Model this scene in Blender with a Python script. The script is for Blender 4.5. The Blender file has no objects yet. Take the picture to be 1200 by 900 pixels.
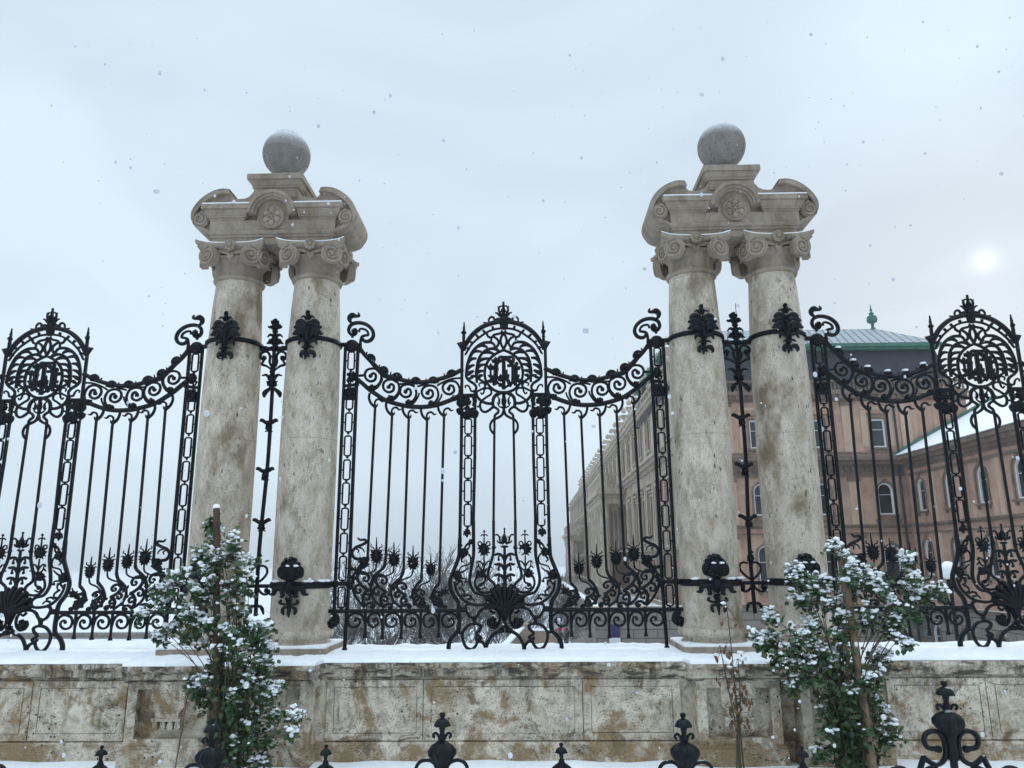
import bpy, math, random
from mathutils import Vector, Matrix, noise as mnoise
PI = math.pi; R = math.radians
sc = bpy.context.scene; col = sc.collection
# ------------------------------------------------------------------ camera
cam_d = bpy.data.cameras.new("camera"); cam = bpy.data.objects.new("camera", cam_d); col.objects.link(cam)
cam_d.sensor_width = 36.0; cam_d.lens = 26.947; cam_d.clip_start = 0.05; cam_d.clip_end = 3000
CAMP = Vector((0.336, -10.0, 2.17))
_p, _y, _r = R(12.935), R(1.2947), R(-0.4124)
fw = Vector((-math.sin(_y)*math.cos(_p), math.cos(_y)*math.cos(_p), math.sin(_p)))
rt = Vector((math.cos(_y), math.sin(_y), 0)); up = rt.cross(fw)
r2 = math.cos(_r)*rt + math.sin(_r)*up; u2 = -math.sin(_r)*rt + math.cos(_r)*up
cam.matrix_world = Matrix(((r2.x, u2.x, -fw.x, CAMP.x), (r2.y, u2.y, -fw.y, CAMP.y), (r2.z, u2.z, -fw.z, CAMP.z), (0, 0, 0, 1)))
sc.camera = cam
# ------------------------------------------------------------------ sky, sun, exposure
SUN_EL, SUN_AZ = R(18.5), R(32.0)          # azimuth measured from +Y towards +X
sd = Vector((math.sin(SUN_AZ)*math.cos(SUN_EL), math.cos(SUN_AZ)*math.cos(SUN_EL), math.sin(SUN_EL)))
w = bpy.data.worlds.new("World"); sc.world = w; w.use_nodes = True
nt = w.node_tree; nt.nodes.clear(); N = nt.nodes.new; LK = nt.links.new
out = N('ShaderNodeOutputWorld'); bg = N('ShaderNodeBackground'); bg.inputs['Strength'].default_value = 0.1
sky = N('ShaderNodeTexSky'); sky.sky_type = 'NISHITA'; sky.sun_disc = False; sky.sun_elevation = SUN_EL; sky.sun_rotation = SUN_AZ; sky.air_density = 1.2; sky.dust_density = 3.0
tc = N('ShaderNodeTexCoord')
n1 = N('ShaderNodeTexNoise'); n1.inputs['Scale'].default_value = 1.6; n1.inputs['Detail'].default_value = 4; n1.inputs['Roughness'].default_value = 0.45; n1.inputs['Distortion'].default_value = 0.6
mp = N('ShaderNodeMapping'); mp.inputs['Scale'].default_value = (1, 1, 1.9); mp.inputs['Location'].default_value = (0.35, 0.2, 0.1)
LK(tc.outputs['Generated'], mp.inputs['Vector']); LK(mp.outputs['Vector'], n1.inputs['Vector'])
cr = N('ShaderNodeValToRGB'); e = cr.color_ramp.elements
e[0].position = 0.36; e[0].color = (5.25, 6.2, 7.25, 1); e[1].position = 0.64; e[1].color = (6.6, 7.9, 8.9, 1)
LK(n1.outputs['Fac'], cr.inputs['Fac'])
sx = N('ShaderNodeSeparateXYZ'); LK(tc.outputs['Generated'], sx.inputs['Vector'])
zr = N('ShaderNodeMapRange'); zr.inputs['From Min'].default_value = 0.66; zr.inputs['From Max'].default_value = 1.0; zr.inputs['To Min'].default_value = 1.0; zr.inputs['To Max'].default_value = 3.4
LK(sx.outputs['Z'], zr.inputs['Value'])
def vm(op, a, b):
    n = N('ShaderNodeVectorMath'); n.operation = op
    if hasattr(a, 'links'): LK(a, n.inputs[0])
    else: n.inputs[0].default_value = a
    if hasattr(b, 'links'): LK(b, n.inputs[1])
    else: n.inputs[1].default_value = b
    return n
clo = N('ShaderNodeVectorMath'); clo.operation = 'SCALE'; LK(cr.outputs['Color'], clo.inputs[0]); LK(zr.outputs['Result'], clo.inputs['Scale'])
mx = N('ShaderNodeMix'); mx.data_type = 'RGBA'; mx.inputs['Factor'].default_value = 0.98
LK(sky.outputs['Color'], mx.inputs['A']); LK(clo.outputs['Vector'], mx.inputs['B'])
dt = vm('DOT_PRODUCT', tc.outputs['Generated'], tuple(sd))
def mth(op, a, b):
    n = N('ShaderNodeMath'); n.operation = op; n.use_clamp = False
    for i, v in enumerate((a, b)):
        if hasattr(v, 'links'): LK(v, n.inputs[i])
        else: n.inputs[i].default_value = v
    return n.outputs[0]
dmax = mth('MAXIMUM', dt.outputs['Value'], 0.0)
g1 = mth('MULTIPLY', mth('POWER', dmax, 12000.0), 2.3)      # the sun's disc behind the cloud
g2 = mth('MULTIPLY', mth('POWER', dmax, 420.0), 0.22)
gl = mth('ADD', g1, g2)
gc = N('ShaderNodeVectorMath'); gc.operation = 'SCALE'; gc.inputs[0].default_value = (1.0, 1.0, 0.99); LK(gl, gc.inputs['Scale'])
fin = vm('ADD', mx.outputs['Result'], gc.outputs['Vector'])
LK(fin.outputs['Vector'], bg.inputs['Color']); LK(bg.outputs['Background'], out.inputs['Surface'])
sl = bpy.data.lights.new("sun", 'SUN'); sl.energy = 0.7; sl.angle = R(14); sl.color = (1.0, 0.95, 0.88)
so = bpy.data.objects.new("sun", sl); col.objects.link(so); so.rotation_euler = sd.to_track_quat('Z', 'Y').to_euler()
vs = sc.view_settings; vs.view_transform = 'Standard'; vs.look = 'None'; vs.exposure = 0.2; vs.gamma = 1.0; vs.use_curve_mapping = False
sc.cycles.max_bounces = 6; sc.cycles.volume_bounces = 0

# ------------------------------------------------------------------ helpers
def tag(o, label=None, cat=None, group=None, kind=None):
    if label: o['label'] = label
    if cat: o['category'] = cat
    if group: o['group'] = group
    if kind: o['kind'] = kind
    return o
def empty(name, loc=(0, 0, 0), rz=0.0):
    o = bpy.data.objects.new(name, None); col.objects.link(o); o.location = loc; o.rotation_euler = (0, 0, rz); o.empty_display_size = 0.2
    return o
def kids(o): return [c for c in bpy.data.objects if c.parent == o]
def copy_tree(o, parent=None):
    ks = kids(o); c = o.copy(); col.objects.link(c); c.parent = parent
    for k in ks: copy_tree(k, c)
    return c
class MB:
    def __init__(s): s.v = []; s.f = []
    def add(s, vs, fs):
        b = len(s.v); s.v += [tuple(q) for q in vs]; s.f += [tuple(i+b for i in f) for f in fs]
    def box(s, x0, x1, y0, y1, z0, z1):
        s.add([(x0,y0,z0),(x1,y0,z0),(x1,y1,z0),(x0,y1,z0),(x0,y0,z1),(x1,y0,z1),(x1,y1,z1),(x0,y1,z1)],
              [(0,3,2,1),(4,5,6,7),(0,1,5,4),(1,2,6,5),(2,3,7,6),(3,0,4,7)])
    def prism(s, pts, y0, y1):                     # polygon in x,z extruded in y
        n = len(pts); s.add([(x,y0,z) for x,z in pts]+[(x,y1,z) for x,z in pts],
              [tuple(range(n)), tuple(range(2*n-1, n-1, -1))]+[(i, i+n, (i+1)%n+n, (i+1)%n) for i in range(n)])
    def lathe(s, prof, n=32, c=(0,0,0), ax='z'):
        vs = []; fs = []; m = len(prof)
        for i in range(n):
            a = 2*PI*i/n
            for r, z in prof:
                if ax == 'z': vs.append((c[0]+r*math.cos(a), c[1]+r*math.sin(a), c[2]+z))
                else: vs.append((c[0]+r*math.cos(a), c[1]+z, c[2]+r*math.sin(a)))
        for i in range(n):
            j = (i+1) % n
            for k in range(m-1):
                q = (i*m+k, j*m+k, j*m+k+1, i*m+k+1); fs.append(q if ax == 'z' else q[::-1])
        s.add(vs, fs)
    def ell(s, c, r, n=10, m=7, jit=0.0, rnd=None):
        vs = []; fs = []
        for k in range(m+1):
            t = PI*k/m
            for i in range(n):
                a = 2*PI*i/n; q = 1.0+(rnd.uniform(-jit, jit) if rnd else 0)
                vs.append((c[0]+r[0]*q*math.sin(t)*math.cos(a), c[1]+r[1]*q*math.sin(t)*math.sin(a), c[2]+r[2]*q*math.cos(t)))
        for k in range(m):
            for i in range(n):
                j = (i+1) % n; fs.append((k*n+i, (k+1)*n+i, (k+1)*n+j, k*n+j))
        s.add(vs, fs)
    def tube(s, path, rad, n=6, closed=False, flat=None, cap=True):
        # path of 3d points, rad list or number; flat=(normal axis, depth factor) keeps the section square to Y
        P = [Vector(q) for q in path]; m = len(P)
        if m < 2: return
        if not isinstance(rad, (list, tuple)): rad = [rad]*m
        vs = []; prev = None
        for i in range(m):
            if closed: t = P[(i+1) % m]-P[(i-1) % m]
            else: t = P[min(i+1, m-1)]-P[max(i-1, 0)]
            if t.length < 1e-9: t = Vector((0, 0, 1))
            t.normalize()
            if flat:
                b = Vector((0, 1, 0)); a = b.cross(t)
                if a.length < 1e-6: a = Vector((1, 0, 0))
                a.normalize()
            else:
                if prev is None:
                    a = t.cross(Vector((0, 0, 1)) if abs(t.z) < 0.9 else Vector((1, 0, 0))).normalized()
                else:
                    a = (prev-t*prev.dot(t));
                    a = a.normalized() if a.length > 1e-6 else t.orthogonal().normalized()
                prev = a; b = t.cross(a)
            for k in range(n):
                an = 2*PI*(k+0.5)/n; rb = rad[i]*(flat if flat else 1.0)
                if flat: rb = min(max(rb, 0.011), 0.03)
                vs.append(P[i]+a*(rad[i]*math.cos(an))+b*(rb*math.sin(an)))
        fs = []
        L = m if closed else m-1
        for i in range(L):
            j = (i+1) % m
            for k in range(n):
                l = (k+1) % n; fs.append((i*n+k, i*n+l, j*n+l, j*n+k))
        if not closed and cap: fs += [tuple(range(n-1, -1, -1)), tuple((m-1)*n+k for k in range(n))]
        s.add(vs, fs)
    def molding(s, cx, cy, hx, hy, prof):          # prof: (offset, z); mitred rectangular loops
        vs = []; fs = []
        for o, z in prof: vs += [(cx-hx-o, cy-hy-o, z), (cx+hx+o, cy-hy-o, z), (cx+hx+o, cy+hy+o, z), (cx-hx-o, cy+hy+o, z)]
        for k in range(len(prof)-1):
            for i in range(4):
                j = (i+1) % 4; fs.append((k*4+i, k*4+j, k*4+4+j, k*4+4+i))
        L = (len(prof)-1)*4; fs += [(3, 2, 1, 0), (L, L+1, L+2, L+3)]
        s.add(vs, fs)
    def build(s, name, mat, parent=None, smooth=35, loc=None, xf=None):
        me = bpy.data.meshes.new(name); vs = s.v
        if xf: vs = [tuple(xf(*q)) for q in vs]
        me.from_pydata(vs, [], s.f); me.validate(); 
        if smooth:
            for q in me.polygons: q.use_smooth = True
            try: me.set_sharp_from_angle(angle=R(smooth))
            except Exception: pass
        me.materials.append(mat); me.update()
        o = bpy.data.objects.new(name, me); col.objects.link(o); o.parent = parent
        if loc: o.location = loc
        return o
def crom(pts, sub=4, closed=False):
    n = len(pts)
    if n < 3 and not closed: 
        return list(pts)
    o = []
    rng = n if closed else n-1
    for i in range(rng):
        if closed: a, b, c, d = pts[(i-1) % n], pts[i], pts[(i+1) % n], pts[(i+2) % n]
        else: a, b, c, d = pts[max(i-1, 0)], pts[i], pts[i+1], pts[min(i+2, n-1)]
        for k in range(sub):
            t = k/sub; t2 = t*t; t3 = t2*t
            o.append(tuple(0.5*(2*b[q]+(c[q]-a[q])*t+(2*a[q]-5*b[q]+4*c[q]-d[q])*t2+(3*b[q]-a[q]-3*c[q]+d[q])*t3) for q in range(len(b))))
    if not closed: o.append(tuple(pts[-1]))
    return o
# ------------------------------------------------------------------ materials
def newmat(name):
    m = bpy.data.materials.new(name); m.use_nodes = True; t = m.node_tree; b = t.nodes['Principled BSDF']; return m, t, b
def rgba(c): return (c[0], c[1], c[2], 1)
class NT:
    def __init__(s, t): s.t = t; s.tc = t.nodes.new('ShaderNodeTexCoord'); s.geo = t.nodes.new('ShaderNodeNewGeometry')
    def map(s, scale=(1,1,1), loc=(0,0,0), src='Object'):
        n = s.t.nodes.new('ShaderNodeMapping'); n.inputs['Scale'].default_value = scale; n.inputs['Location'].default_value = loc
        s.t.links.new(s.tc.outputs[src] if src != 'pos' else s.geo.outputs['Position'], n.inputs['Vector']); return n.outputs['Vector']
    def noise(s, vec, scale, detail=4, rough=0.55, dist=0.0):
        n = s.t.nodes.new('ShaderNodeTexNoise'); n.inputs['Scale'].default_value = scale; n.inputs['Detail'].default_value = detail; n.inputs['Roughness'].default_value = rough; n.inputs['Distortion'].default_value = dist
        s.t.links.new(vec, n.inputs['Vector']); return n.outputs['Fac']
    def vor(s, vec, scale):
        n = s.t.nodes.new('ShaderNodeTexVoronoi'); n.inputs['Scale'].default_value = scale; s.t.links.new(vec, n.inputs['Vector']); return n.outputs['Distance']
    def ramp(s, f, a, b, lo=0.0, hi=1.0):
        n = s.t.nodes.new('ShaderNodeMapRange'); n.clamp = True
        n.inputs['From Min'].default_value = a; n.inputs['From Max'].default_value = b; n.inputs['To Min'].default_value = lo; n.inputs['To Max'].default_value = hi
        s.t.links.new(f, n.inputs['Value']); return n.outputs['Result']
    def m(s, op, a, b=0.0):
        n = s.t.nodes.new('ShaderNodeMath'); n.operation = op
        for i, v in enumerate((a, b)):
            if hasattr(v, 'links'): s.t.links.new(v, n.inputs[i])
            else: n.inputs[i].default_value = v
        return n.outputs[0]
    def mix(s, f, a, b):
        n = s.t.nodes.new('ShaderNodeMix'); n.data_type = 'RGBA'
        for k, v in (('Factor', f), ('A', a), ('B', b)):
            if hasattr(v, 'links'): s.t.links.new(v, n.inputs[k] if k != 'Factor' else n.inputs[0])
            elif k == 'Factor': n.inputs[0].default_value = v
            else: n.inputs[k].default_value = rgba(v)
        return n.outputs['Result']
    def xyz(s, vec):
        n = s.t.nodes.new('ShaderNodeSeparateXYZ'); s.t.links.new(vec, n.inputs['Vector']); return n.outputs
    def bump(s, h, strength=0.4, dist=0.02, b=None):
        n = s.t.nodes.new('ShaderNodeBump'); n.inputs['Strength'].default_value = strength; n.inputs['Distance'].default_value = dist
        s.t.links.new(h, n.inputs['Height']); s.t.links.new(n.outputs['Normal'], b.inputs['Normal'])
SNOWC = (0.86, 0.88, 0.91)
def snow_on(k, c, lo=0.55, hi=0.8, scale=14.0, cover=0.42):
    """settled snow: sits on the faces that look up, broken at its edge"""
    nz = k.xyz(k.geo.outputs['Normal'])[2]
    nn = k.noise(k.map(src='pos'), scale, 3, 0.6)
    f = k.ramp(k.m('ADD', nz, k.m('MULTIPLY', k.m('SUBTRACT', nn, 0.5), 0.9)), lo, hi)
    return k.mix(f, c, SNOWC)
def mk_iron():
    m, t, b = newmat('black_iron'); k = NT(t)
    v = k.map(src='pos'); n = k.noise(v, 22, 4)
    c = k.mix(k.ramp(n, .35, .7), (0.0015, 0.0025, 0.0045), (0.004, 0.006, 0.010))
    nz = k.xyz(k.geo.outputs['Normal'])[2]; sp = k.noise(v, 9, 5, .7)
    f = k.m('MULTIPLY', k.ramp(nz, .80, .95), k.ramp(sp, .56, .62))
    t.links.new(k.mix(f, c, SNOWC), b.inputs['Base Color'])
    b.inputs['Roughness'].default_value = 0.5; b.inputs['Specular IOR Level'].default_value = 0.2
    k.bump(k.noise(v, 60, 3), .25, .004, b); return m
def mk_travertine(name, base, dark, snow=False, stain=.5, holes=1.0, drum=False):
    m, t, b = newmat(name); k = NT(t)
    v = k.map(src='pos')
    big = k.noise(v, 1.3, 5, .6, .4); med = k.noise(k.map((1,1,.45), src='pos'), 7, 6, .65, .3); fine = k.noise(v, 60, 3, .6)
    c = k.mix(k.ramp(big, .3, .72), base, tuple(q*.78 for q in base))
    c = k.mix(k.ramp(med, .42, .66, 0, .9*stain), c, dark)
    c = k.mix(k.ramp(fine, .45, .8, 0, .35), c, tuple(q*.55 for q in base))
    pits = k.vor(k.map((1,1,.38), src='pos'), 17); pm = k.noise(v, 3.6, 5, .6)
    pf = k.m('MULTIPLY', k.ramp(pits, .25, .12), k.ramp(pm, .48, .60, 0, holes))
    p2 = k.vor(k.map((1,1,.5), loc=(3,1,2), src='pos'), 42); pf = k.m('MAXIMUM', pf, k.m('MULTIPLY', k.ramp(p2, .26, .12), k.ramp(pm, .40, .52, 0, holes*.8)))
    vein = k.noise(k.map((3.2,3.2,.9), src='pos'), 10, 8, .75, 1.2); vf = k.ramp(k.m('ABSOLUTE', k.m('SUBTRACT', vein, .5)), .022, .004, 0, .6*holes)
    c = k.mix(pf, c, (0.075, .062, .045)); c = k.mix(vf, c, (0.13, .105, .075))
    och = k.noise(k.map((1,1,.6), loc=(7,3,1), src='pos'), 1.9, 5, .65); c = k.mix(k.ramp(och, .53, .66, 0, .95*stain), c, (0.15, .115, .068))
    if drum:   # bed joints between the drums
        z = k.xyz(k.geo.outputs['Position'])[2]; jf = None
        for j in (3.72,):
            q = k.ramp(k.m('ABSOLUTE', k.m('SUBTRACT', z, j)), .010, .003); c = k.mix(k.m('MULTIPLY', q, .28), c, (0.12, .105, .085))
    if snow: c = snow_on(k, c, .98, 1.15, 30)
    t.links.new(c, b.inputs['Base Color']); b.inputs['Roughness'].default_value = .85; b.inputs['Specular IOR Level'].default_value = .25
    k.bump(k.m('SUBTRACT', k.m('ADD', k.m('MULTIPLY', med, .5), k.m('MULTIPLY', fine, .3)), k.m('MULTIPLY', pf, 1.0)), .55, .015, b); return m
def mk_wall():
    m, t, b = newmat('stained_limestone'); k = NT(t); v = k.map(src='pos'); P = k.xyz(k.geo.outputs['Position'])
    big = k.noise(v, 1.6, 8, .68, .3); med = k.noise(v, 6, 8, .7, .4); fine = k.noise(v, 46, 5, .7)
    c = k.mix(k.ramp(big, .36, .62), (.78, .70, .585), (.53, .465, .37))
    c = k.mix(k.ramp(med, .44, .66, 0, .8), c, (.24, .205, .155))
    lowz = k.ramp(P[2], .30, .17, 0, .075)
    och = k.noise(k.map(loc=(3.3,0,1.1), src='pos'), 2.1, 9, .74, .5)
    of = k.m('MULTIPLY', k.ramp(k.m('ADD', och, lowz), .512, .585, 0, .95), k.ramp(med, .28, .5, .35, 1))
    c = k.mix(of, c, (.27, .185, .10))
    och2 = k.noise(k.map(loc=(9.3,0,4.1), src='pos'), 3.1, 9, .78, .7)
    c = k.mix(k.ramp(och2, .55, .63, 0, .9), c, (.135, .105, .065))
    # black crust streaking down from under the coping
    dr = k.noise(k.map((16,16,.6), src='pos'), 1.0, 5, .62); drz = k.ramp(P[2], .60, .96); d2 = k.noise(k.map((1.5,1,1.5), loc=(2,0,0), src='pos'), 1.5, 5, .65)
    df = k.m('MULTIPLY', k.m('MULTIPLY', k.ramp(dr, .42, .60), drz), k.ramp(d2, .40, .54))
    hz_ = k.noise(k.map((3,3,12), loc=(1,4,0), src='pos'), 1.2, 6, .65); cop = k.m('MULTIPLY', k.ramp(P[2], .84, .87), k.ramp(hz_, .50, .60))
    c = k.mix(k.m('MULTIPLY', k.m('MAXIMUM', df, cop), .88), c, (.032, .029, .025))
    pits = k.vor(v, 15); pm = k.noise(v, 2.6, 5, .65); pf = k.m('MULTIPLY', k.ramp(pits, .24, .12), k.ramp(pm, .52, .60))
    spk = k.vor(k.map(loc=(5,5,5), src='pos'), 40); sf = k.m('MULTIPLY', k.ramp(spk, .3, .14), k.ramp(pm, .40, .5, 0, .8))
    pf = k.m('MAXIMUM', pf, sf); c = k.mix(pf, c, (.045, .038, .028))
    c = k.mix(k.ramp(fine, .5, .8, 0, .5), c, (.16, .135, .10))
    t.links.new(c, b.inputs['Base Color']); b.inputs['Roughness'].default_value = .88; b.inputs['Specular IOR Level'].default_value = .25
    k.bump(k.m('SUBTRACT', k.m('ADD', k.m('MULTIPLY', med, .6), k.m('MULTIPLY', fine, .25)), pf), .6, .018, b); return m
def mk_snow():
    m, t, b = newmat('snow'); k = NT(t); v = k.map(src='pos')
    n = k.noise(v, 9, 6, .6); f = k.noise(v, 90, 2, .6)
    t.links.new(k.mix(k.ramp(n, .35, .65), (.80, .83, .87), (.90, .915, .935)), b.inputs['Base Color'])
    b.inputs['Roughness'].default_value = .7; b.inputs['Specular IOR Level'].default_value = .2
    k.bump(k.m('ADD', n, k.m('MULTIPLY', f, .25)), .5, .02, b); return m
def mk_plain(name, c, c2, scale=3.0, rough=.8, bump=.2, snow=False, streak=0.0, spec=.25, sdist=.01):
    m, t, b = newmat(name); k = NT(t); v = k.map(src='pos')
    n = k.noise(v, scale, 6, .62, .3); q = k.mix(k.ramp(n, .32, .68), c, c2)
    if streak:
        s = k.noise(k.map((2.2, 2.2, .18), src='pos'), 1.0, 6, .62); q = k.mix(k.ramp(s, .5, .72, 0, streak), q, tuple(x*.45 for x in c))
    if snow: q = snow_on(k, q, .55, .8, 5)
    t.links.new(q, b.inputs['Base Color']); b.inputs['Roughness'].default_value = rough; b.inputs['Specular IOR Level'].default_value = spec
    if bump: k.bump(k.noise(v, scale*6, 4), bump, sdist, b)
    return m
def mk_glass():
    m, t, b = newmat('window_glass'); k = NT(t)
    n = k.noise(k.map(src='pos'), .9, 2); t.links.new(k.mix(k.ramp(n, .4, .6), (.012,.016,.02), (.03,.036,.042)), b.inputs['Base Color'])
    b.inputs['Roughness'].default_value = .12; b.inputs['Specular IOR Level'].default_value = .5; return m
def mk_leaf():
    m, t, b = newmat('rose_leaf'); k = NT(t)
    n = k.noise(k.map(src='pos'), 11, 3); c = k.mix(k.ramp(n, .35, .65), (.022,.055,.024), (.06,.11,.035))
    y = k.noise(k.map(loc=(4,4,4), src='pos'), 7, 2); c = k.mix(k.ramp(y, .64, .72), c, (.16,.12,.03))
    t.links.new(c, b.inputs['Base Color']); b.inputs['Roughness'].default_value = .5; return m
def mk_brick(name, c, c2, mortar, w_, h_, axis='x'):
    m, t, b = newmat(name); k = NT(t); P = k.xyz(k.geo.outputs['Position'])
    u = k.m('ADD', P[0], P[1]); cb = t.nodes.new('ShaderNodeCombineXYZ'); t.links.new(u, cb.inputs[0]); t.links.new(P[2], cb.inputs[1])
    br = t.nodes.new('ShaderNodeTexBrick'); br.inputs['Scale'].default_value = 1.0; br.inputs['Brick Width'].default_value = w_; br.inputs['Row Height'].default_value = h_; br.inputs['Mortar Size'].default_value = .03
    br.inputs['Color1'].default_value = rgba(c); br.inputs['Color2'].default_value = rgba(c2); br.inputs['Mortar'].default_value = rgba(mortar); t.links.new(cb.outputs[0], br.inputs['Vector'])
    n = k.noise(k.map(src='pos'), 1.1, 6, .65); q = k.mix(k.ramp(n, .4, .75, 0, .7), br.outputs['Color'], tuple(x*.5 for x in c))
    t.links.new(q, b.inputs['Base Color']); b.inputs['Roughness'].default_value = .85; return m
IRON = mk_iron()
SHAFT = mk_travertine('travertine_shaft', (.67,.585,.485), (.31,.245,.175), stain=.85, holes=1.0, drum=True)
CARVED = mk_travertine('carved_stone', (.38,.315,.25), (.13,.10,.075), snow=True, stain=.6, holes=.35)
BALL = mk_travertine('ball_stone', (.27,.25,.23), (.15,.14,.13), snow=True, stain=.8, holes=1.3)
WALL = mk_wall(); SNOW = mk_snow()
GLASS = mk_glass(); LEAF = mk_leaf()
PEACH = mk_plain('peach_plaster', (.55,.355,.265), (.35,.225,.17), 1.0, .85, .2, streak=.8)
PEACHL = mk_plain('pale_peach_plaster', (.55,.40,.30), (.45,.32,.235), .9, .85, .12, streak=.4)
TRIM = mk_plain('brown_stone_trim', (.25,.185,.14), (.13,.10,.078), 1.6, .85, .2, streak=.6, snow=True)
PALACE = mk_plain('palace_stone', (.36,.275,.205), (.21,.155,.115), .8, .85, .2, streak=.7)
PALACET = mk_plain('palace_trim', (.54,.455,.36), (.32,.26,.20), 1.0, .85, .2, streak=.7, snow=True)
RUST = mk_brick('rusticated_stone', (.27,.245,.215), (.225,.205,.18), (.06,.055,.05), 1.5, .52)
SLATE = mk_plain('dark_slate', (.032,.034,.045), (.045,.046,.058), 2, .6, .2)
def mk_roof():
    m, t, b = newmat('snowy_roof_tiles'); k = NT(t); P = k.xyz(k.geo.outputs['Position'])
    cb = t.nodes.new('ShaderNodeCombineXYZ'); t.links.new(k.m('ADD', P[0], k.m('MULTIPLY', P[1], .3)), cb.inputs[0]); t.links.new(k.m('SUBTRACT', P[0], k.m('MULTIPLY', P[1], .3)), cb.inputs[1])
    ch = t.nodes.new('ShaderNodeTexBrick'); ch.inputs['Scale'].default_value = 1.0; ch.inputs['Brick Width'].default_value = .55; ch.inputs['Row Height'].default_value = .55; ch.inputs['Mortar Size'].default_value = .07; ch.offset = 0
    ch.inputs['Color1'].default_value = (.40,.44,.47,1); ch.inputs['Color2'].default_value = (.31,.35,.38,1); ch.inputs['Mortar'].default_value = (.10,.11,.13,1); t.links.new(cb.outputs[0], ch.inputs['Vector'])
    t.links.new(ch.outputs['Color'], b.inputs['Base Color']); b.inputs['Roughness'].default_value = .7; return m
ROOF = mk_roof()
COPPER = mk_plain('green_copper', (.07,.19,.145), (.05,.13,.105), 2, .6, .1)
WFRAME = mk_plain('white_window_frame', (.80,.81,.82), (.7,.71,.72), 4, .6, 0)
STAKE = mk_plain('old_wood', (.11,.065,.048), (.05,.032,.025), 9, .85, .9, streak=.6, snow=True)
STAKE2 = mk_plain('pale_wood', (.27,.185,.115), (.13,.09,.06), 9, .85, .9, streak=.7, snow=True)
STEM = mk_plain('rose_stem', (.085,.055,.04), (.05,.06,.03), 20, .7, .3)
TWIG = mk_plain('bare_twig', (.10,.095,.09), (.15,.145,.14), 4, .9, 0, snow=True)
DRY = mk_plain('dry_leaf', (.20,.11,.06), (.12,.07,.045), 20, .8, 0)
CLOTH = [mk_plain('dark_cloth', (.02,.02,.025), (.03,.03,.035), 8, .9, 0), mk_plain('grey_cloth', (.05,.05,.055), (.035,.04,.05), 8, .9, 0), mk_plain('brown_cloth', (.06,.04,.03), (.04,.03,.025), 8, .9, 0)]
SKIN = mk_plain('skin', (.45,.28,.2), (.42,.26,.18), 8, .6, 0)
PINK = mk_plain('pink_fabric', (.75,.07,.18), (.7,.06,.16), 8, .7, 0)
GLOBE = mk_plain('lamp_globe', (.8,.8,.8), (.74,.75,.76), 3, .3, 0, spec=.5)
NAVY = mk_plain('navy_banner', (.03,.03,.09), (.04,.04,.11), 4, .7, 0)
WHITEB = mk_plain('white_banner', (.7,.7,.72), (.62,.63,.66), 4, .7, 0)
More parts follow.
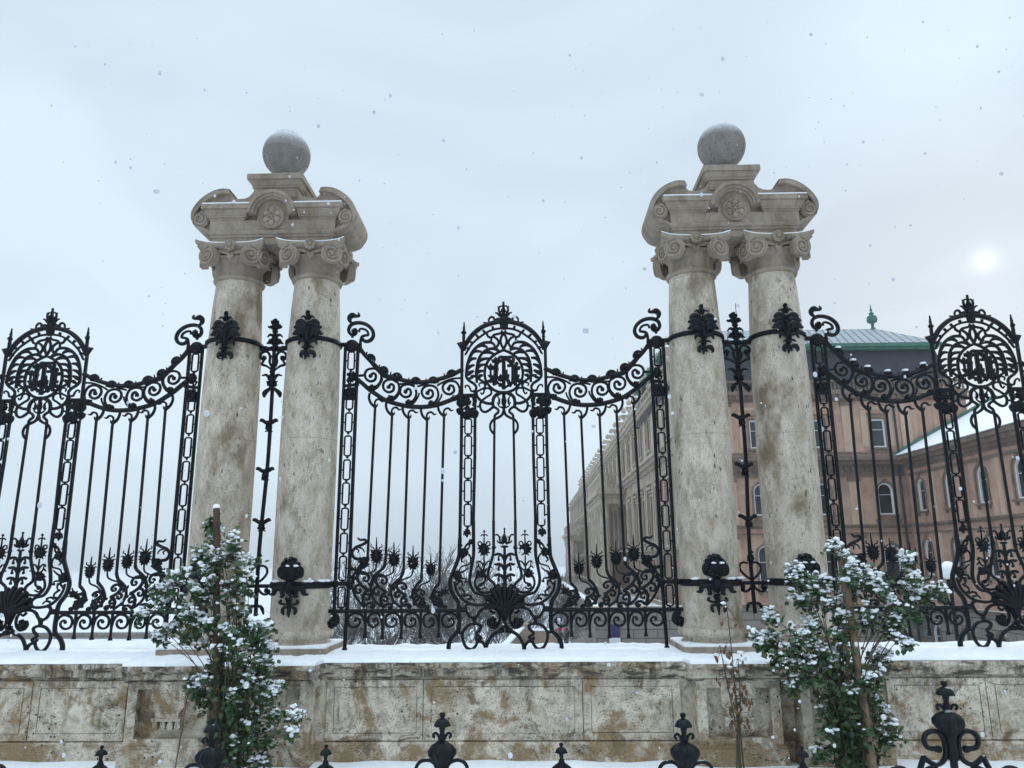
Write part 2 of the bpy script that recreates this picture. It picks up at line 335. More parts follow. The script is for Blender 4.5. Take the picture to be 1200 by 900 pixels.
T={'scroll_finial':[('s',(0.0454,0.0303),0,[(-1.944,4.929),(-1.947,5.015),(-1.95,5.09),(-1.933,5.154),(-1.887,5.173),(-1.85,5.18),(-1.857,5.223),(-1.889,5.253),(-1.932,5.268),(-1.968,5.261),(-1.972,5.22)]),('s',(0.0487,0.0548,0.0548,0.0548,0.0487,0.0365),0,[(-1.932,5.138),(-1.905,5.098),(-1.858,5.087),(-1.806,5.11),(-1.777,5.168),(-1.79,5.239),(-1.839,5.299),(-1.903,5.338),(-1.982,5.355),(-2.055,5.345),(-2.102,5.31),(-2.119,5.254),(-2.101,5.205),(-2.062,5.182),(-2.023,5.193),(-2.005,5.226)]),('b',(0.0438,0.0438),0,[(-2.037,5.234)]),('b',(0.0208,0.0187),0,[(-2.065,5.158)]),('s',(0.0245,0.0688,0.0917,0.0459,0.0459,0.0153),0,[(-2.068,5.346),(-2.109,5.384),(-2.111,5.433),(-2.073,5.462),(-2.027,5.451),(-1.993,5.453),(-1.986,5.475),(-2.001,5.503)])],
'rosette_top':[('b',(0.0955,0.0914),0,[(-2.068,5.025)])],
'rosette_mid':[('b',(0.063,0.072),0,[(-2.048,4.593)]),('s',(0.0241,0.0241),0,[(-2.118,4.557),(-2.089,4.506),(-2.043,4.49),(-1.995,4.505),(-1.97,4.551)]),('s',(0.045,0.045),0,[(-2.146,4.47),(-2.047,4.478),(-1.949,4.486)]),('s',(0.06,0.06),0,[(-2.108,4.429),(-2.063,4.419),(-1.983,4.427)]),('s',(0.0599,0.0599),0,[(-2.124,4.383),(-2.071,4.401),(-2.025,4.364)]),('s',(0.0599,0.0599),0,[(-2.017,4.391),(-2.015,4.345),(-1.97,4.318)]),('s',(0.0599,0.0599),0,[(-2.122,4.329),(-2.069,4.337),(-2.041,4.309)]),('s',(0.0598,0.0598),0,[(-2.129,4.292),(-2.059,4.314),(-1.986,4.291)]),('b',(0.0493,0.0627),0,[(-2.097,4.365)]),('b',(0.0358,0.0537),0,[(-2.012,4.364)])],
'swag':[('s',(0.0637,0.0637),0,[(-1.952,4.988),(-1.877,4.886),(-1.769,4.778),(-1.695,4.703),(-1.615,4.625),(-1.522,4.582),(-1.382,4.545),(-1.266,4.518),(-1.117,4.506),(-1.002,4.517),(-0.876,4.545),(-0.715,4.596),(-0.624,4.642),(-0.544,4.682)]),('s',(0.0661,0.0661),0,[(-1.971,4.558),(-1.888,4.487),(-1.804,4.412),(-1.698,4.338),(-1.605,4.278),(-1.489,4.23),(-1.316,4.186),(-1.201,4.171),(-1.053,4.169),(-0.916,4.188),(-0.803,4.222),(-0.689,4.267),(-0.564,4.33)]),('s',(0.0332,0.0332),0,[(-1.842,4.836),(-1.733,4.704),(-1.626,4.595),(-1.521,4.559),(-1.439,4.51)]),('s',(0.0299,0.0299),0,[(-1.404,4.486),(-1.289,4.485),(-1.196,4.46)]),('s',(0.0299,0.0299),0,[(-1.161,4.448),(-1.058,4.47),(-0.955,4.457)]),('s',(0.0298,0.0298),0,[(-0.897,4.457),(-0.806,4.508),(-0.692,4.548),(-0.577,4.558)])],
'spiral0':[('s',(0.0391,0.0391,0.0361,0.0361),0,[(-1.792,4.606),(-1.765,4.64),(-1.726,4.614),(-1.736,4.549),(-1.8,4.528),(-1.858,4.568),(-1.873,4.637),(-1.837,4.692),(-1.752,4.704),(-1.673,4.66),(-1.65,4.578),(-1.672,4.502),(-1.739,4.434)]),('b',(0.0277,0.0277),0,[(-1.795,4.602)]),('b',(0.0484,0.0415),0,[(-1.768,4.441)]),('s',(0.0269,0.0269),0,[(-1.749,4.405),(-1.693,4.446),(-1.644,4.527),(-1.634,4.574)]),('s',(0.0376,0.0376),0,[(-1.874,4.613),(-1.954,4.608)])],
'spiral1':[('s',(0.0389,0.0389,0.0359,0.0359),0,[(-1.543,4.451),(-1.517,4.485),(-1.479,4.461),(-1.487,4.397),(-1.549,4.375),(-1.606,4.411),(-1.622,4.478),(-1.589,4.533),(-1.507,4.548),(-1.429,4.508),(-1.404,4.428),(-1.423,4.354),(-1.486,4.285)]),('b',(0.0276,0.0276),0,[(-1.545,4.447)]),('b',(0.0482,0.0413),0,[(-1.515,4.291)]),('s',(0.0268,0.0268),0,[(-1.497,4.256),(-1.441,4.296),(-1.391,4.378),(-1.381,4.424)])],
'spiral2':[('s',(0.0388,0.0388,0.0358,0.0358),0,[(-1.314,4.38),(-1.292,4.417),(-1.251,4.396),(-1.253,4.332),(-1.312,4.304),(-1.372,4.334),(-1.395,4.398),(-1.367,4.457),(-1.287,4.48),(-1.206,4.449),(-1.174,4.372),(-1.186,4.296),(-1.241,4.221)]),('b',(0.0276,0.0276),0,[(-1.316,4.376)]),('b',(0.048,0.0412),0,[(-1.27,4.227)]),('s',(0.0267,0.0267),0,[(-1.252,4.192),(-1.196,4.232),(-1.146,4.313),(-1.135,4.36)])],
'spiral3':[('s',(0.0387,0.0387,0.0358,0.0358),0,[(-1.019,4.358),(-0.999,4.397),(-0.957,4.38),(-0.955,4.315),(-1.012,4.283),(-1.074,4.308),(-1.1,4.371),(-1.077,4.431),(-0.999,4.461),(-0.916,4.435),(-0.879,4.361),(-0.886,4.284),(-0.937,4.205)]),('b',(0.0275,0.0275),0,[(-1.021,4.355)]),('b',(0.048,0.0411),0,[(-0.965,4.212)]),('s',(0.0267,0.0267),0,[(-0.948,4.177),(-0.891,4.217),(-0.841,4.297),(-0.83,4.344)])],
'spiral4':[('s',(0.0387,0.0387,0.0358,0.0358),0,[(-0.736,4.412),(-0.723,4.454),(-0.68,4.444),(-0.667,4.381),(-0.717,4.338),(-0.782,4.353),(-0.818,4.411),(-0.805,4.474),(-0.734,4.517),(-0.648,4.507),(-0.6,4.44),(-0.594,4.362),(-0.631,4.275)]),('b',(0.0275,0.0275),0,[(-0.739,4.409)]),('b',(0.048,0.0411),0,[(-0.66,4.281)])],
'leaf0':[('s',(0.0453,0.0392,0.0362,0.0151),0,[(-1.775,4.789),(-1.752,4.834),(-1.77,4.88),(-1.813,4.898),(-1.854,4.886),(-1.864,4.914),(-1.85,4.941)]),('b',(0.0558,0.0372),0,[(-1.802,4.842)])],
'leaf1':[('s',(0.0451,0.0391,0.0361,0.015),0,[(-1.589,4.625),(-1.572,4.669),(-1.594,4.711),(-1.636,4.722),(-1.673,4.707),(-1.685,4.731),(-1.675,4.758)]),('b',(0.0555,0.037),0,[(-1.619,4.671)])],
'leaf2':[('s',(0.0449,0.0389,0.0359,0.015),0,[(-1.39,4.529),(-1.383,4.584),(-1.418,4.626),(-1.468,4.627),(-1.506,4.6),(-1.525,4.624),(-1.521,4.658)]),('b',(0.0554,0.0369),0,[(-1.436,4.574)])],
'leaf3':[('s',(0.0448,0.0389,0.0359,0.0149),0,[(-1.128,4.483),(-1.134,4.536),(-1.175,4.566),(-1.221,4.555),(-1.249,4.52),(-1.273,4.538),(-1.277,4.57)]),('b',(0.0552,0.0368),0,[(-1.18,4.513)])],
'leaf4':[('s',(0.0448,0.0388,0.0358,0.0149),0,[(-0.888,4.494),(-0.902,4.546),(-0.946,4.57),(-0.99,4.552),(-1.013,4.514),(-1.038,4.528),(-1.046,4.559)]),('b',(0.0552,0.0368),0,[(-0.944,4.517)])],
'leaf5':[('s',(0.0449,0.0389,0.0359,0.015),0,[(-0.638,4.602),(-0.663,4.649),(-0.711,4.662),(-0.749,4.633),(-0.762,4.59),(-0.79,4.597),(-0.806,4.626)]),('b',(0.0552,0.0368),0,[(-0.697,4.61)])],
'hook0':[('s',(0.0359,0.0389,0.0449),0,[(-1.8,4.366),(-1.807,4.301),(-1.779,4.227),(-1.72,4.172)]),('s',(0.0149,0.0298,0.0298,0.0328,0.0149),0,[(-1.69,4.221),(-1.7,4.181),(-1.728,4.221),(-1.712,4.268),(-1.664,4.279),(-1.631,4.248),(-1.597,4.257)])],
'hook1':[('s',(0.0358,0.0387,0.0447),0,[(-1.568,4.251),(-1.575,4.187),(-1.548,4.112),(-1.49,4.058)]),('s',(0.0148,0.0297,0.0297,0.0327,0.0148),0,[(-1.459,4.107),(-1.469,4.067),(-1.497,4.107),(-1.481,4.153),(-1.433,4.164),(-1.4,4.134),(-1.366,4.143)])],
'hook2':[('s',(0.0357,0.0387,0.0446),0,[(-1.344,4.209),(-1.351,4.145),(-1.324,4.07),(-1.266,4.017)]),('s',(0.0148,0.0296,0.0296,0.0326,0.0148),0,[(-1.235,4.065),(-1.246,4.026),(-1.273,4.065),(-1.257,4.111),(-1.209,4.122),(-1.177,4.092),(-1.143,4.101)])],
'hook3':[('s',(0.0356,0.0386,0.0445),0,[(-1.098,4.181),(-1.105,4.118),(-1.079,4.043),(-1.021,3.99)]),('s',(0.0148,0.0296,0.0296,0.0325,0.0148),0,[(-0.99,4.038),(-1.001,3.999),(-1.028,4.038),(-1.011,4.084),(-0.964,4.095),(-0.931,4.065),(-0.897,4.074)])],
'hook4':[('s',(0.0356,0.0386,0.0445),0,[(-0.871,4.231),(-0.879,4.167),(-0.853,4.093),(-0.796,4.039)]),('s',(0.0148,0.0296,0.0296,0.0325,0.0148),0,[(-0.764,4.087),(-0.775,4.048),(-0.802,4.087),(-0.785,4.133),(-0.738,4.145),(-0.706,4.114),(-0.672,4.123)])],
'barlow0':[('s',(0.0456,0.0371,0.0371),0,[(-1.752,2.232),(-1.755,2.162),(-1.856,2.074),(-1.917,2.004),(-1.939,1.881),(-1.898,1.759),(-1.822,1.655),(-1.761,1.603)])],
'barlow1':[('s',(0.0455,0.0369,0.0369),0,[(-1.521,2.142),(-1.547,2.081),(-1.644,2.002),(-1.69,1.915),(-1.692,1.793),(-1.652,1.697),(-1.587,1.636),(-1.527,1.601)])],
'barlow2':[('s',(0.0453,0.0368,0.0368),0,[(-1.287,2.047),(-1.319,1.965),(-1.41,1.884),(-1.441,1.787),(-1.407,1.681),(-1.352,1.633),(-1.296,1.592)])],
'barlow3':[('s',(0.0452,0.0367,0.0367),0,[(-1.056,1.931),(-1.13,1.85),(-1.17,1.753),(-1.143,1.672),(-1.067,1.599)])],
'barlow4':[('s',(0.0451,0.0366,0.0366),0,[(-0.828,1.888),(-0.894,1.816),(-0.918,1.735),(-0.892,1.662),(-0.824,1.606)])],
'leaflet0':[('s',(0.0369,0.0369,0.0142),0,[(-1.856,2.074),(-1.897,2.066),(-1.904,2.103)]),('s',(0.0369,0.0369,0.0142),0,[(-1.856,2.074),(-1.882,2.054),(-1.878,2.082)]),('s',(0.0369,0.0369,0.0142),0,[(-1.917,2.004),(-1.95,1.966),(-1.967,2.006)]),('s',(0.0369,0.0369,0.0142),0,[(-1.917,2.004),(-1.931,1.962),(-1.934,1.999)]),('s',(0.0368,0.0368,0.0142),0,[(-1.939,1.881),(-1.949,1.832),(-1.975,1.862)]),('s',(0.0368,0.0368,0.0142),0,[(-1.939,1.881),(-1.931,1.837),(-1.943,1.87)])],
'leaflet1':[('s',(0.0369,0.0369,0.0142),0,[(-1.644,2.002),(-1.683,1.983),(-1.695,2.021)]),('s',(0.0369,0.0369,0.0142),0,[(-1.644,2.002),(-1.666,1.975),(-1.664,2.005)]),('s',(0.0368,0.0368,0.0141),0,[(-1.69,1.915),(-1.716,1.873),(-1.736,1.909)]),('s',(0.0368,0.0368,0.0141),0,[(-1.69,1.915),(-1.697,1.872),(-1.703,1.907)]),('s',(0.0367,0.0367,0.0141),0,[(-1.692,1.793),(-1.701,1.751),(-1.726,1.774)]),('s',(0.0367,0.0367,0.0141),0,[(-1.692,1.793),(-1.684,1.757),(-1.695,1.785)])],
'leaflet2':[('s',(0.0367,0.0367,0.0141),0,[(-1.41,1.884),(-1.445,1.858),(-1.46,1.893)]),('s',(0.0367,0.0367,0.0141),0,[(-1.41,1.884),(-1.427,1.852),(-1.428,1.883)]),('s',(0.0366,0.0366,0.0141),0,[(-1.441,1.787),(-1.453,1.743),(-1.478,1.769)]),('s',(0.0366,0.0366,0.0141),0,[(-1.441,1.787),(-1.435,1.748),(-1.446,1.778)]),('s',(0.0365,0.0365,0.0141),0,[(-1.407,1.681),(-1.405,1.647),(-1.427,1.652)]),('s',(0.0365,0.0365,0.0141),0,[(-1.407,1.681),(-1.393,1.66),(-1.405,1.676)])],
'leaflet3':[('s',(0.0366,0.0366,0.0141),0,[(-1.17,1.753),(-1.185,1.718),(-1.208,1.738)]),('s',(0.0366,0.0366,0.0141),0,[(-1.17,1.753),(-1.167,1.723),(-1.176,1.747)]),('s',(0.0365,0.0365,0.014),0,[(-1.143,1.672),(-1.134,1.629),(-1.159,1.64)]),('s',(0.0365,0.0365,0.014),0,[(-1.143,1.672),(-1.121,1.642),(-1.136,1.663)])],
'leaflet4':[('s',(0.0365,0.0365,0.014),0,[(-0.918,1.735),(-0.933,1.702),(-0.955,1.72)]),('s',(0.0365,0.0365,0.014),0,[(-0.918,1.735),(-0.915,1.708),(-0.924,1.73)]),('s',(0.0364,0.0364,0.014),0,[(-0.892,1.662),(-0.884,1.624),(-0.907,1.631)]),('s',(0.0364,0.0364,0.014),0,[(-0.892,1.662),(-0.872,1.638),(-0.886,1.655)])],
'vine0':[('s',(0.044,0.044),0,[(-1.822,2.056),(-1.865,2.025),(-1.875,1.96),(-1.834,1.889),(-1.775,1.842),(-1.719,1.81)]),('s',(0.0426,0.0355,0.0255),0,[(-1.864,2.007),(-1.818,2.035),(-1.755,2.013),(-1.725,1.964),(-1.745,1.922),(-1.785,1.929),(-1.794,1.961),(-1.772,1.971)]),('s',(0.0424,0.0354,0.0255),0,[(-1.83,1.881),(-1.877,1.867),(-1.897,1.825),(-1.874,1.783),(-1.834,1.787),(-1.824,1.814),(-1.847,1.828)]),('s',(0.0438,0.0438),0,[(-1.716,1.814),(-1.762,1.79),(-1.792,1.733),(-1.786,1.668),(-1.758,1.616)]),('s',(0.0422,0.0351,0.0253),0,[(-1.758,1.616),(-1.717,1.654),(-1.663,1.65),(-1.641,1.619),(-1.661,1.595),(-1.691,1.606),(-1.688,1.626)]),('s',(0.0423,0.0353,0.0254),0,[(-1.786,1.759),(-1.746,1.762),(-1.713,1.737),(-1.719,1.699),(-1.751,1.699),(-1.752,1.724)]),('s',(0.0425,0.0354,0.0255),0,[(-1.874,1.969),(-1.906,1.955),(-1.923,1.92),(-1.904,1.895)]),('b',(0.0145,0.0145),0,[(-1.772,1.964)]),('b',(0.0145,0.0145),0,[(-1.843,1.818)]),('b',(0.0162,0.0162),0,[(-1.677,1.619)])],
'vine1':[('s',(0.0439,0.0439),0,[(-1.589,2.019),(-1.63,1.99),(-1.64,1.928),(-1.601,1.861),(-1.545,1.816),(-1.492,1.786)]),('s',(0.0425,0.0354,0.0255),0,[(-1.629,1.973),(-1.585,1.999),(-1.526,1.979),(-1.497,1.932),(-1.516,1.892),(-1.554,1.899),(-1.562,1.929),(-1.542,1.939)]),('s',(0.0424,0.0353,0.0254),0,[(-1.598,1.853),(-1.642,1.84),(-1.661,1.801),(-1.639,1.761),(-1.602,1.764),(-1.592,1.79),(-1.613,1.804)]),('s',(0.0437,0.0437),0,[(-1.489,1.79),(-1.533,1.767),(-1.562,1.713),(-1.557,1.652),(-1.53,1.602)]),('s',(0.0421,0.0351,0.0253),0,[(-1.53,1.602),(-1.492,1.638),(-1.44,1.635),(-1.419,1.605),(-1.439,1.582),(-1.466,1.592),(-1.463,1.612)]),('s',(0.0422,0.0352,0.0253),0,[(-1.556,1.737),(-1.519,1.74),(-1.487,1.717),(-1.493,1.681),(-1.524,1.681),(-1.524,1.704)]),('s',(0.0425,0.0354,0.0255),0,[(-1.638,1.936),(-1.669,1.923),(-1.685,1.89),(-1.667,1.867)]),('b',(0.0138,0.0138),0,[(-1.542,1.932)]),('b',(0.0137,0.0137),0,[(-1.609,1.794)]),('b',(0.0154,0.0154),0,[(-1.453,1.605)])],
'vine2':[('s',(0.0438,0.0438),0,[(-1.324,1.916),(-1.358,1.894),(-1.367,1.849),(-1.335,1.8),(-1.288,1.767),(-1.244,1.745)]),('s',(0.0423,0.0353,0.0254),0,[(-1.358,1.882),(-1.321,1.901),(-1.271,1.886),(-1.247,1.852),(-1.264,1.823),(-1.296,1.828),(-1.302,1.85),(-1.285,1.857)]),('s',(0.0423,0.0352,0.0254),0,[(-1.332,1.794),(-1.37,1.785),(-1.386,1.756),(-1.368,1.726),(-1.336,1.729),(-1.328,1.748),(-1.346,1.758)]),('s',(0.0436,0.0436),0,[(-1.241,1.747),(-1.279,1.731),(-1.304,1.691),(-1.3,1.646),(-1.277,1.61)]),('s',(0.0421,0.0351,0.0252),0,[(-1.277,1.61),(-1.245,1.636),(-1.201,1.633),(-1.183,1.612),(-1.2,1.595),(-1.224,1.602),(-1.221,1.617)]),('s',(0.0422,0.0351,0.0253),0,[(-1.298,1.709),(-1.267,1.711),(-1.24,1.694),(-1.245,1.668),(-1.271,1.668),(-1.272,1.685)]),('s',(0.0423,0.0353,0.0254),0,[(-1.366,1.855),(-1.392,1.846),(-1.406,1.821),(-1.391,1.804)]),('b',(0.0116,0.0101),0,[(-1.285,1.852)]),('b',(0.0116,0.0101),0,[(-1.343,1.75)]),('b',(0.013,0.0113),0,[(-1.212,1.612)])],
'vine3':[('s',(0.0436,0.0436),0,[(-1.085,1.823),(-1.117,1.807),(-1.126,1.774),(-1.097,1.737),(-1.054,1.713),(-1.013,1.696)]),('s',(0.0422,0.0352,0.0253),0,[(-1.117,1.798),(-1.083,1.813),(-1.037,1.801),(-1.015,1.776),(-1.03,1.754),(-1.06,1.758),(-1.066,1.774),(-1.05,1.78)]),('s',(0.0421,0.0351,0.0253),0,[(-1.094,1.733),(-1.129,1.726),(-1.145,1.704),(-1.128,1.682),(-1.099,1.684),(-1.091,1.698),(-1.107,1.706)]),('s',(0.0435,0.0435),0,[(-1.01,1.698),(-1.045,1.686),(-1.069,1.656),(-1.065,1.623),(-1.045,1.595)]),('s',(0.042,0.035,0.0252),0,[(-1.045,1.595),(-1.014,1.615),(-0.974,1.613),(-0.958,1.597),(-0.973,1.584),(-0.995,1.59),(-0.993,1.6)]),('s',(0.0421,0.0351,0.0252),0,[(-1.064,1.669),(-1.034,1.671),(-1.01,1.658),(-1.015,1.638),(-1.039,1.639),(-1.039,1.651)]),('s',(0.0422,0.0352,0.0253),0,[(-1.125,1.778),(-1.149,1.771),(-1.162,1.753),(-1.148,1.74)]),('b',(0.0108,0.0075),0,[(-1.05,1.776)]),('b',(0.0107,0.0075),0,[(-1.104,1.7)]),('b',(0.0121,0.0084),0,[(-0.984,1.597)])],
'vine4':[('s',(0.0436,0.0436),0,[(-0.856,1.795),(-0.887,1.781),(-0.896,1.752),(-0.868,1.721),(-0.826,1.7),(-0.786,1.685)]),('s',(0.0421,0.0351,0.0253),0,[(-0.887,1.773),(-0.853,1.785),(-0.809,1.776),(-0.787,1.754),(-0.803,1.735),(-0.832,1.738),(-0.837,1.752),(-0.821,1.757)]),('s',(0.0421,0.0351,0.0253),0,[(-0.865,1.717),(-0.899,1.711),(-0.915,1.692),(-0.899,1.674),(-0.87,1.675),(-0.862,1.687),(-0.878,1.694)]),('s',(0.0434,0.0434),0,[(-0.784,1.687),(-0.818,1.676),(-0.841,1.651),(-0.838,1.622),(-0.818,1.599)]),('s',(0.042,0.035,0.0252),0,[(-0.818,1.599),(-0.788,1.616),(-0.749,1.614),(-0.733,1.6),(-0.749,1.59),(-0.77,1.594),(-0.767,1.604)]),('s',(0.042,0.035,0.0252),0,[(-0.836,1.663),(-0.807,1.664),(-0.783,1.653),(-0.788,1.636),(-0.812,1.636),(-0.812,1.647)]),('s',(0.0421,0.0351,0.0253),0,[(-0.895,1.756),(-0.918,1.75),(-0.931,1.734),(-0.918,1.723)]),('b',(0.0105,0.0064),0,[(-0.821,1.754)]),('b',(0.0105,0.0064),0,[(-0.875,1.689)]),('b',(0.0117,0.0072),0,[(-0.759,1.6)])],
'flower0':[('s',(0.0256,0.0227),0,[(-1.869,2.028),(-1.789,2.006),(-1.655,2.055),(-1.636,2.157)]),('b',(0.0552,0.0789),0,[(-1.639,2.233)]),('s',(0.0456,0.0371,0.0086),0,[(-1.666,2.269),(-1.692,2.278),(-1.715,2.298)]),('s',(0.0456,0.0371,0.0086),0,[(-1.669,2.253),(-1.698,2.247),(-1.724,2.253)]),('s',(0.0456,0.0371,0.0086),0,[(-1.667,2.237),(-1.695,2.216),(-1.719,2.208)]),('s',(0.0456,0.037,0.0085),0,[(-1.661,2.224),(-1.683,2.189),(-1.702,2.17)]),('s',(0.0456,0.037,0.0085),0,[(-1.652,2.212),(-1.664,2.166),(-1.675,2.137)]),('s',(0.0456,0.0371,0.0086),0,[(-1.614,2.268),(-1.589,2.278),(-1.567,2.297)]),('s',(0.0456,0.0371,0.0086),0,[(-1.61,2.253),(-1.58,2.246),(-1.555,2.252)]),('s',(0.0456,0.037,0.0085),0,[(-1.61,2.237),(-1.581,2.215),(-1.556,2.207)]),('s',(0.0456,0.037,0.0085),0,[(-1.615,2.224),(-1.591,2.188),(-1.571,2.169)]),('s',(0.0456,0.037,0.0085),0,[(-1.624,2.212),(-1.609,2.165),(-1.596,2.136)]),('s',(0.0456,0.037,0.0085),0,[(-1.638,2.209),(-1.636,2.158),(-1.635,2.126)]),('s',(0.0314,0.01),0,[(-1.641,2.297),(-1.646,2.471)]),('s',(0.02,0.0128),0,[(-1.653,2.285),(-1.682,2.336),(-1.715,2.349),(-1.709,2.381)]),('s',(0.0171,0.0114),0,[(-1.673,2.291),(-1.714,2.311),(-1.74,2.301)]),('s',(0.02,0.0128),0,[(-1.627,2.284),(-1.602,2.336),(-1.57,2.348),(-1.577,2.38)]),('s',(0.0171,0.0114),0,[(-1.608,2.291),(-1.569,2.31),(-1.542,2.299)])],
'flower1':[('s',(0.0255,0.0227),0,[(-1.633,2.0),(-1.557,1.974),(-1.43,2.02),(-1.411,2.115)]),('b',(0.0514,0.0735),0,[(-1.413,2.186)]),('s',(0.0455,0.037,0.0085),0,[(-1.438,2.219),(-1.462,2.228),(-1.483,2.246)]),('s',(0.0455,0.037,0.0085),0,[(-1.441,2.204),(-1.468,2.199),(-1.492,2.204)]),('s',(0.0455,0.037,0.0085),0,[(-1.44,2.19),(-1.466,2.17),(-1.488,2.163)]),('s',(0.0455,0.037,0.0085),0,[(-1.434,2.177),(-1.455,2.145),(-1.472,2.127)]),('s',(0.0455,0.037,0.0085),0,[(-1.425,2.166),(-1.437,2.123),(-1.447,2.096)]),('s',(0.0455,0.037,0.0085),0,[(-1.39,2.219),(-1.366,2.227),(-1.346,2.245)]),('s',(0.0455,0.037,0.0085),0,[(-1.386,2.204),(-1.358,2.198),(-1.335,2.203)]),('s',(0.0455,0.037,0.0085),0,[(-1.386,2.189),(-1.359,2.169),(-1.336,2.162)]),('s',(0.0455,0.037,0.0085),0,[(-1.391,2.177),(-1.369,2.144),(-1.35,2.126)]),('s',(0.0455,0.0369,0.0085),0,[(-1.399,2.166),(-1.385,2.123),(-1.374,2.096)]),('s',(0.0455,0.0369,0.0085),0,[(-1.412,2.163),(-1.411,2.116),(-1.41,2.086)]),('s',(0.0313,0.01),0,[(-1.414,2.246),(-1.419,2.407)]),('s',(0.0199,0.0128),0,[(-1.426,2.234),(-1.452,2.282),(-1.483,2.294),(-1.478,2.324)]),('s',(0.0171,0.0114),0,[(-1.445,2.24),(-1.482,2.258),(-1.507,2.249)]),('s',(0.0199,0.0128),0,[(-1.402,2.234),(-1.379,2.281),(-1.348,2.293),(-1.355,2.323)]),('s',(0.0171,0.0114),0,[(-1.384,2.239),(-1.347,2.257),(-1.323,2.247)])],
'flower2':[('s',(0.0254,0.0226),0,[(-1.359,1.93),(-1.294,1.939),(-1.186,1.985),(-1.167,2.077)]),('b',(0.0504,0.072),0,[(-1.168,2.147)]),('s',(0.0454,0.0369,0.0085),0,[(-1.193,2.179),(-1.216,2.188),(-1.237,2.206)]),('s',(0.0454,0.0369,0.0085),0,[(-1.196,2.165),(-1.222,2.16),(-1.246,2.165)]),('s',(0.0454,0.0369,0.0085),0,[(-1.194,2.151),(-1.22,2.131),(-1.242,2.124)]),('s',(0.0454,0.0369,0.0085),0,[(-1.189,2.139),(-1.209,2.107),(-1.227,2.089)]),('s',(0.0454,0.0369,0.0085),0,[(-1.18,2.128),(-1.192,2.085),(-1.202,2.059)]),('s',(0.0454,0.0369,0.0085),0,[(-1.145,2.179),(-1.122,2.188),(-1.102,2.205)]),('s',(0.0454,0.0369,0.0085),0,[(-1.142,2.165),(-1.115,2.159),(-1.092,2.164)]),('s',(0.0454,0.0369,0.0085),0,[(-1.142,2.15),(-1.116,2.131),(-1.093,2.123)]),('s',(0.0454,0.0369,0.0085),0,[(-1.147,2.138),(-1.125,2.106),(-1.107,2.089)]),('s',(0.0454,0.0369,0.0085),0,[(-1.155,2.128),(-1.142,2.085),(-1.13,2.059)]),('s',(0.0454,0.0369,0.0085),0,[(-1.168,2.125),(-1.167,2.079),(-1.166,2.049)]),('s',(0.0313,0.0099),0,[(-1.17,2.206),(-1.173,2.364)]),('s',(0.0199,0.0128),0,[(-1.181,2.194),(-1.206,2.241),(-1.237,2.253),(-1.231,2.282)]),('s',(0.017,0.0114),0,[(-1.199,2.2),(-1.236,2.218),(-1.26,2.209)]),('s',(0.0199,0.0128),0,[(-1.157,2.194),(-1.134,2.24),(-1.104,2.252),(-1.111,2.281)]),('s',(0.017,0.0114),0,[(-1.139,2.199),(-1.104,2.217),(-1.079,2.207)])],
'flower3':[('s',(0.0253,0.0225),0,[(-1.107,1.819),(-1.051,1.876),(-0.959,1.917),(-0.939,1.999)]),('b',(0.0448,0.064),0,[(-0.94,2.061)]),('s',(0.0453,0.0368,0.0085),0,[(-0.961,2.09),(-0.982,2.098),(-1.001,2.113)]),('s',(0.0453,0.0368,0.0085),0,[(-0.964,2.077),(-0.988,2.072),(-1.008,2.077)]),('s',(0.0453,0.0368,0.0085),0,[(-0.963,2.064),(-0.986,2.047),(-1.006,2.041)]),('s',(0.0453,0.0368,0.0085),0,[(-0.958,2.053),(-0.977,2.025),(-0.992,2.01)]),('s',(0.0453,0.0368,0.0085),0,[(-0.951,2.044),(-0.961,2.006),(-0.971,1.983)]),('s',(0.0453,0.0368,0.0085),0,[(-0.919,2.089),(-0.899,2.097),(-0.881,2.112)]),('s',(0.0453,0.0368,0.0085),0,[(-0.916,2.077),(-0.892,2.072),(-0.872,2.076)]),('s',(0.0453,0.0368,0.0085),0,[(-0.917,2.064),(-0.893,2.046),(-0.874,2.04)]),('s',(0.0453,0.0368,0.0085),0,[(-0.921,2.053),(-0.902,2.025),(-0.886,2.009)]),('s',(0.0452,0.0368,0.0085),0,[(-0.928,2.044),(-0.917,2.006),(-0.907,1.982)]),('s',(0.0452,0.0368,0.0085),0,[(-0.94,2.041),(-0.939,2.0),(-0.938,1.974)]),('s',(0.0312,0.0099),0,[(-0.941,2.113),(-0.943,2.253)]),('s',(0.0198,0.0127),0,[(-0.951,2.103),(-0.973,2.144),(-1.0,2.155),(-0.995,2.181)]),('s',(0.017,0.0113),0,[(-0.967,2.108),(-1.0,2.124),(-1.021,2.115)]),('s',(0.0198,0.0127),0,[(-0.93,2.102),(-0.909,2.144),(-0.883,2.154),(-0.888,2.18)]),('s',(0.017,0.0113),0,[(-0.914,2.107),(-0.882,2.123),(-0.861,2.114)])],
'flower4':[('b',(0.0403,0.0403),0,[(-0.759,1.783)]),('s',(0.0421,0.0098),0,[(-0.759,1.783),(-0.684,1.831)]),('s',(0.0421,0.0098),0,[(-0.759,1.783),(-0.735,1.864)]),('s',(0.0421,0.0098),0,[(-0.759,1.783),(-0.692,1.75)]),('s',(0.0421,0.0098),0,[(-0.759,1.783),(-0.81,1.823)]),('s',(0.0421,0.0098),0,[(-0.759,1.783),(-0.81,1.807)])],
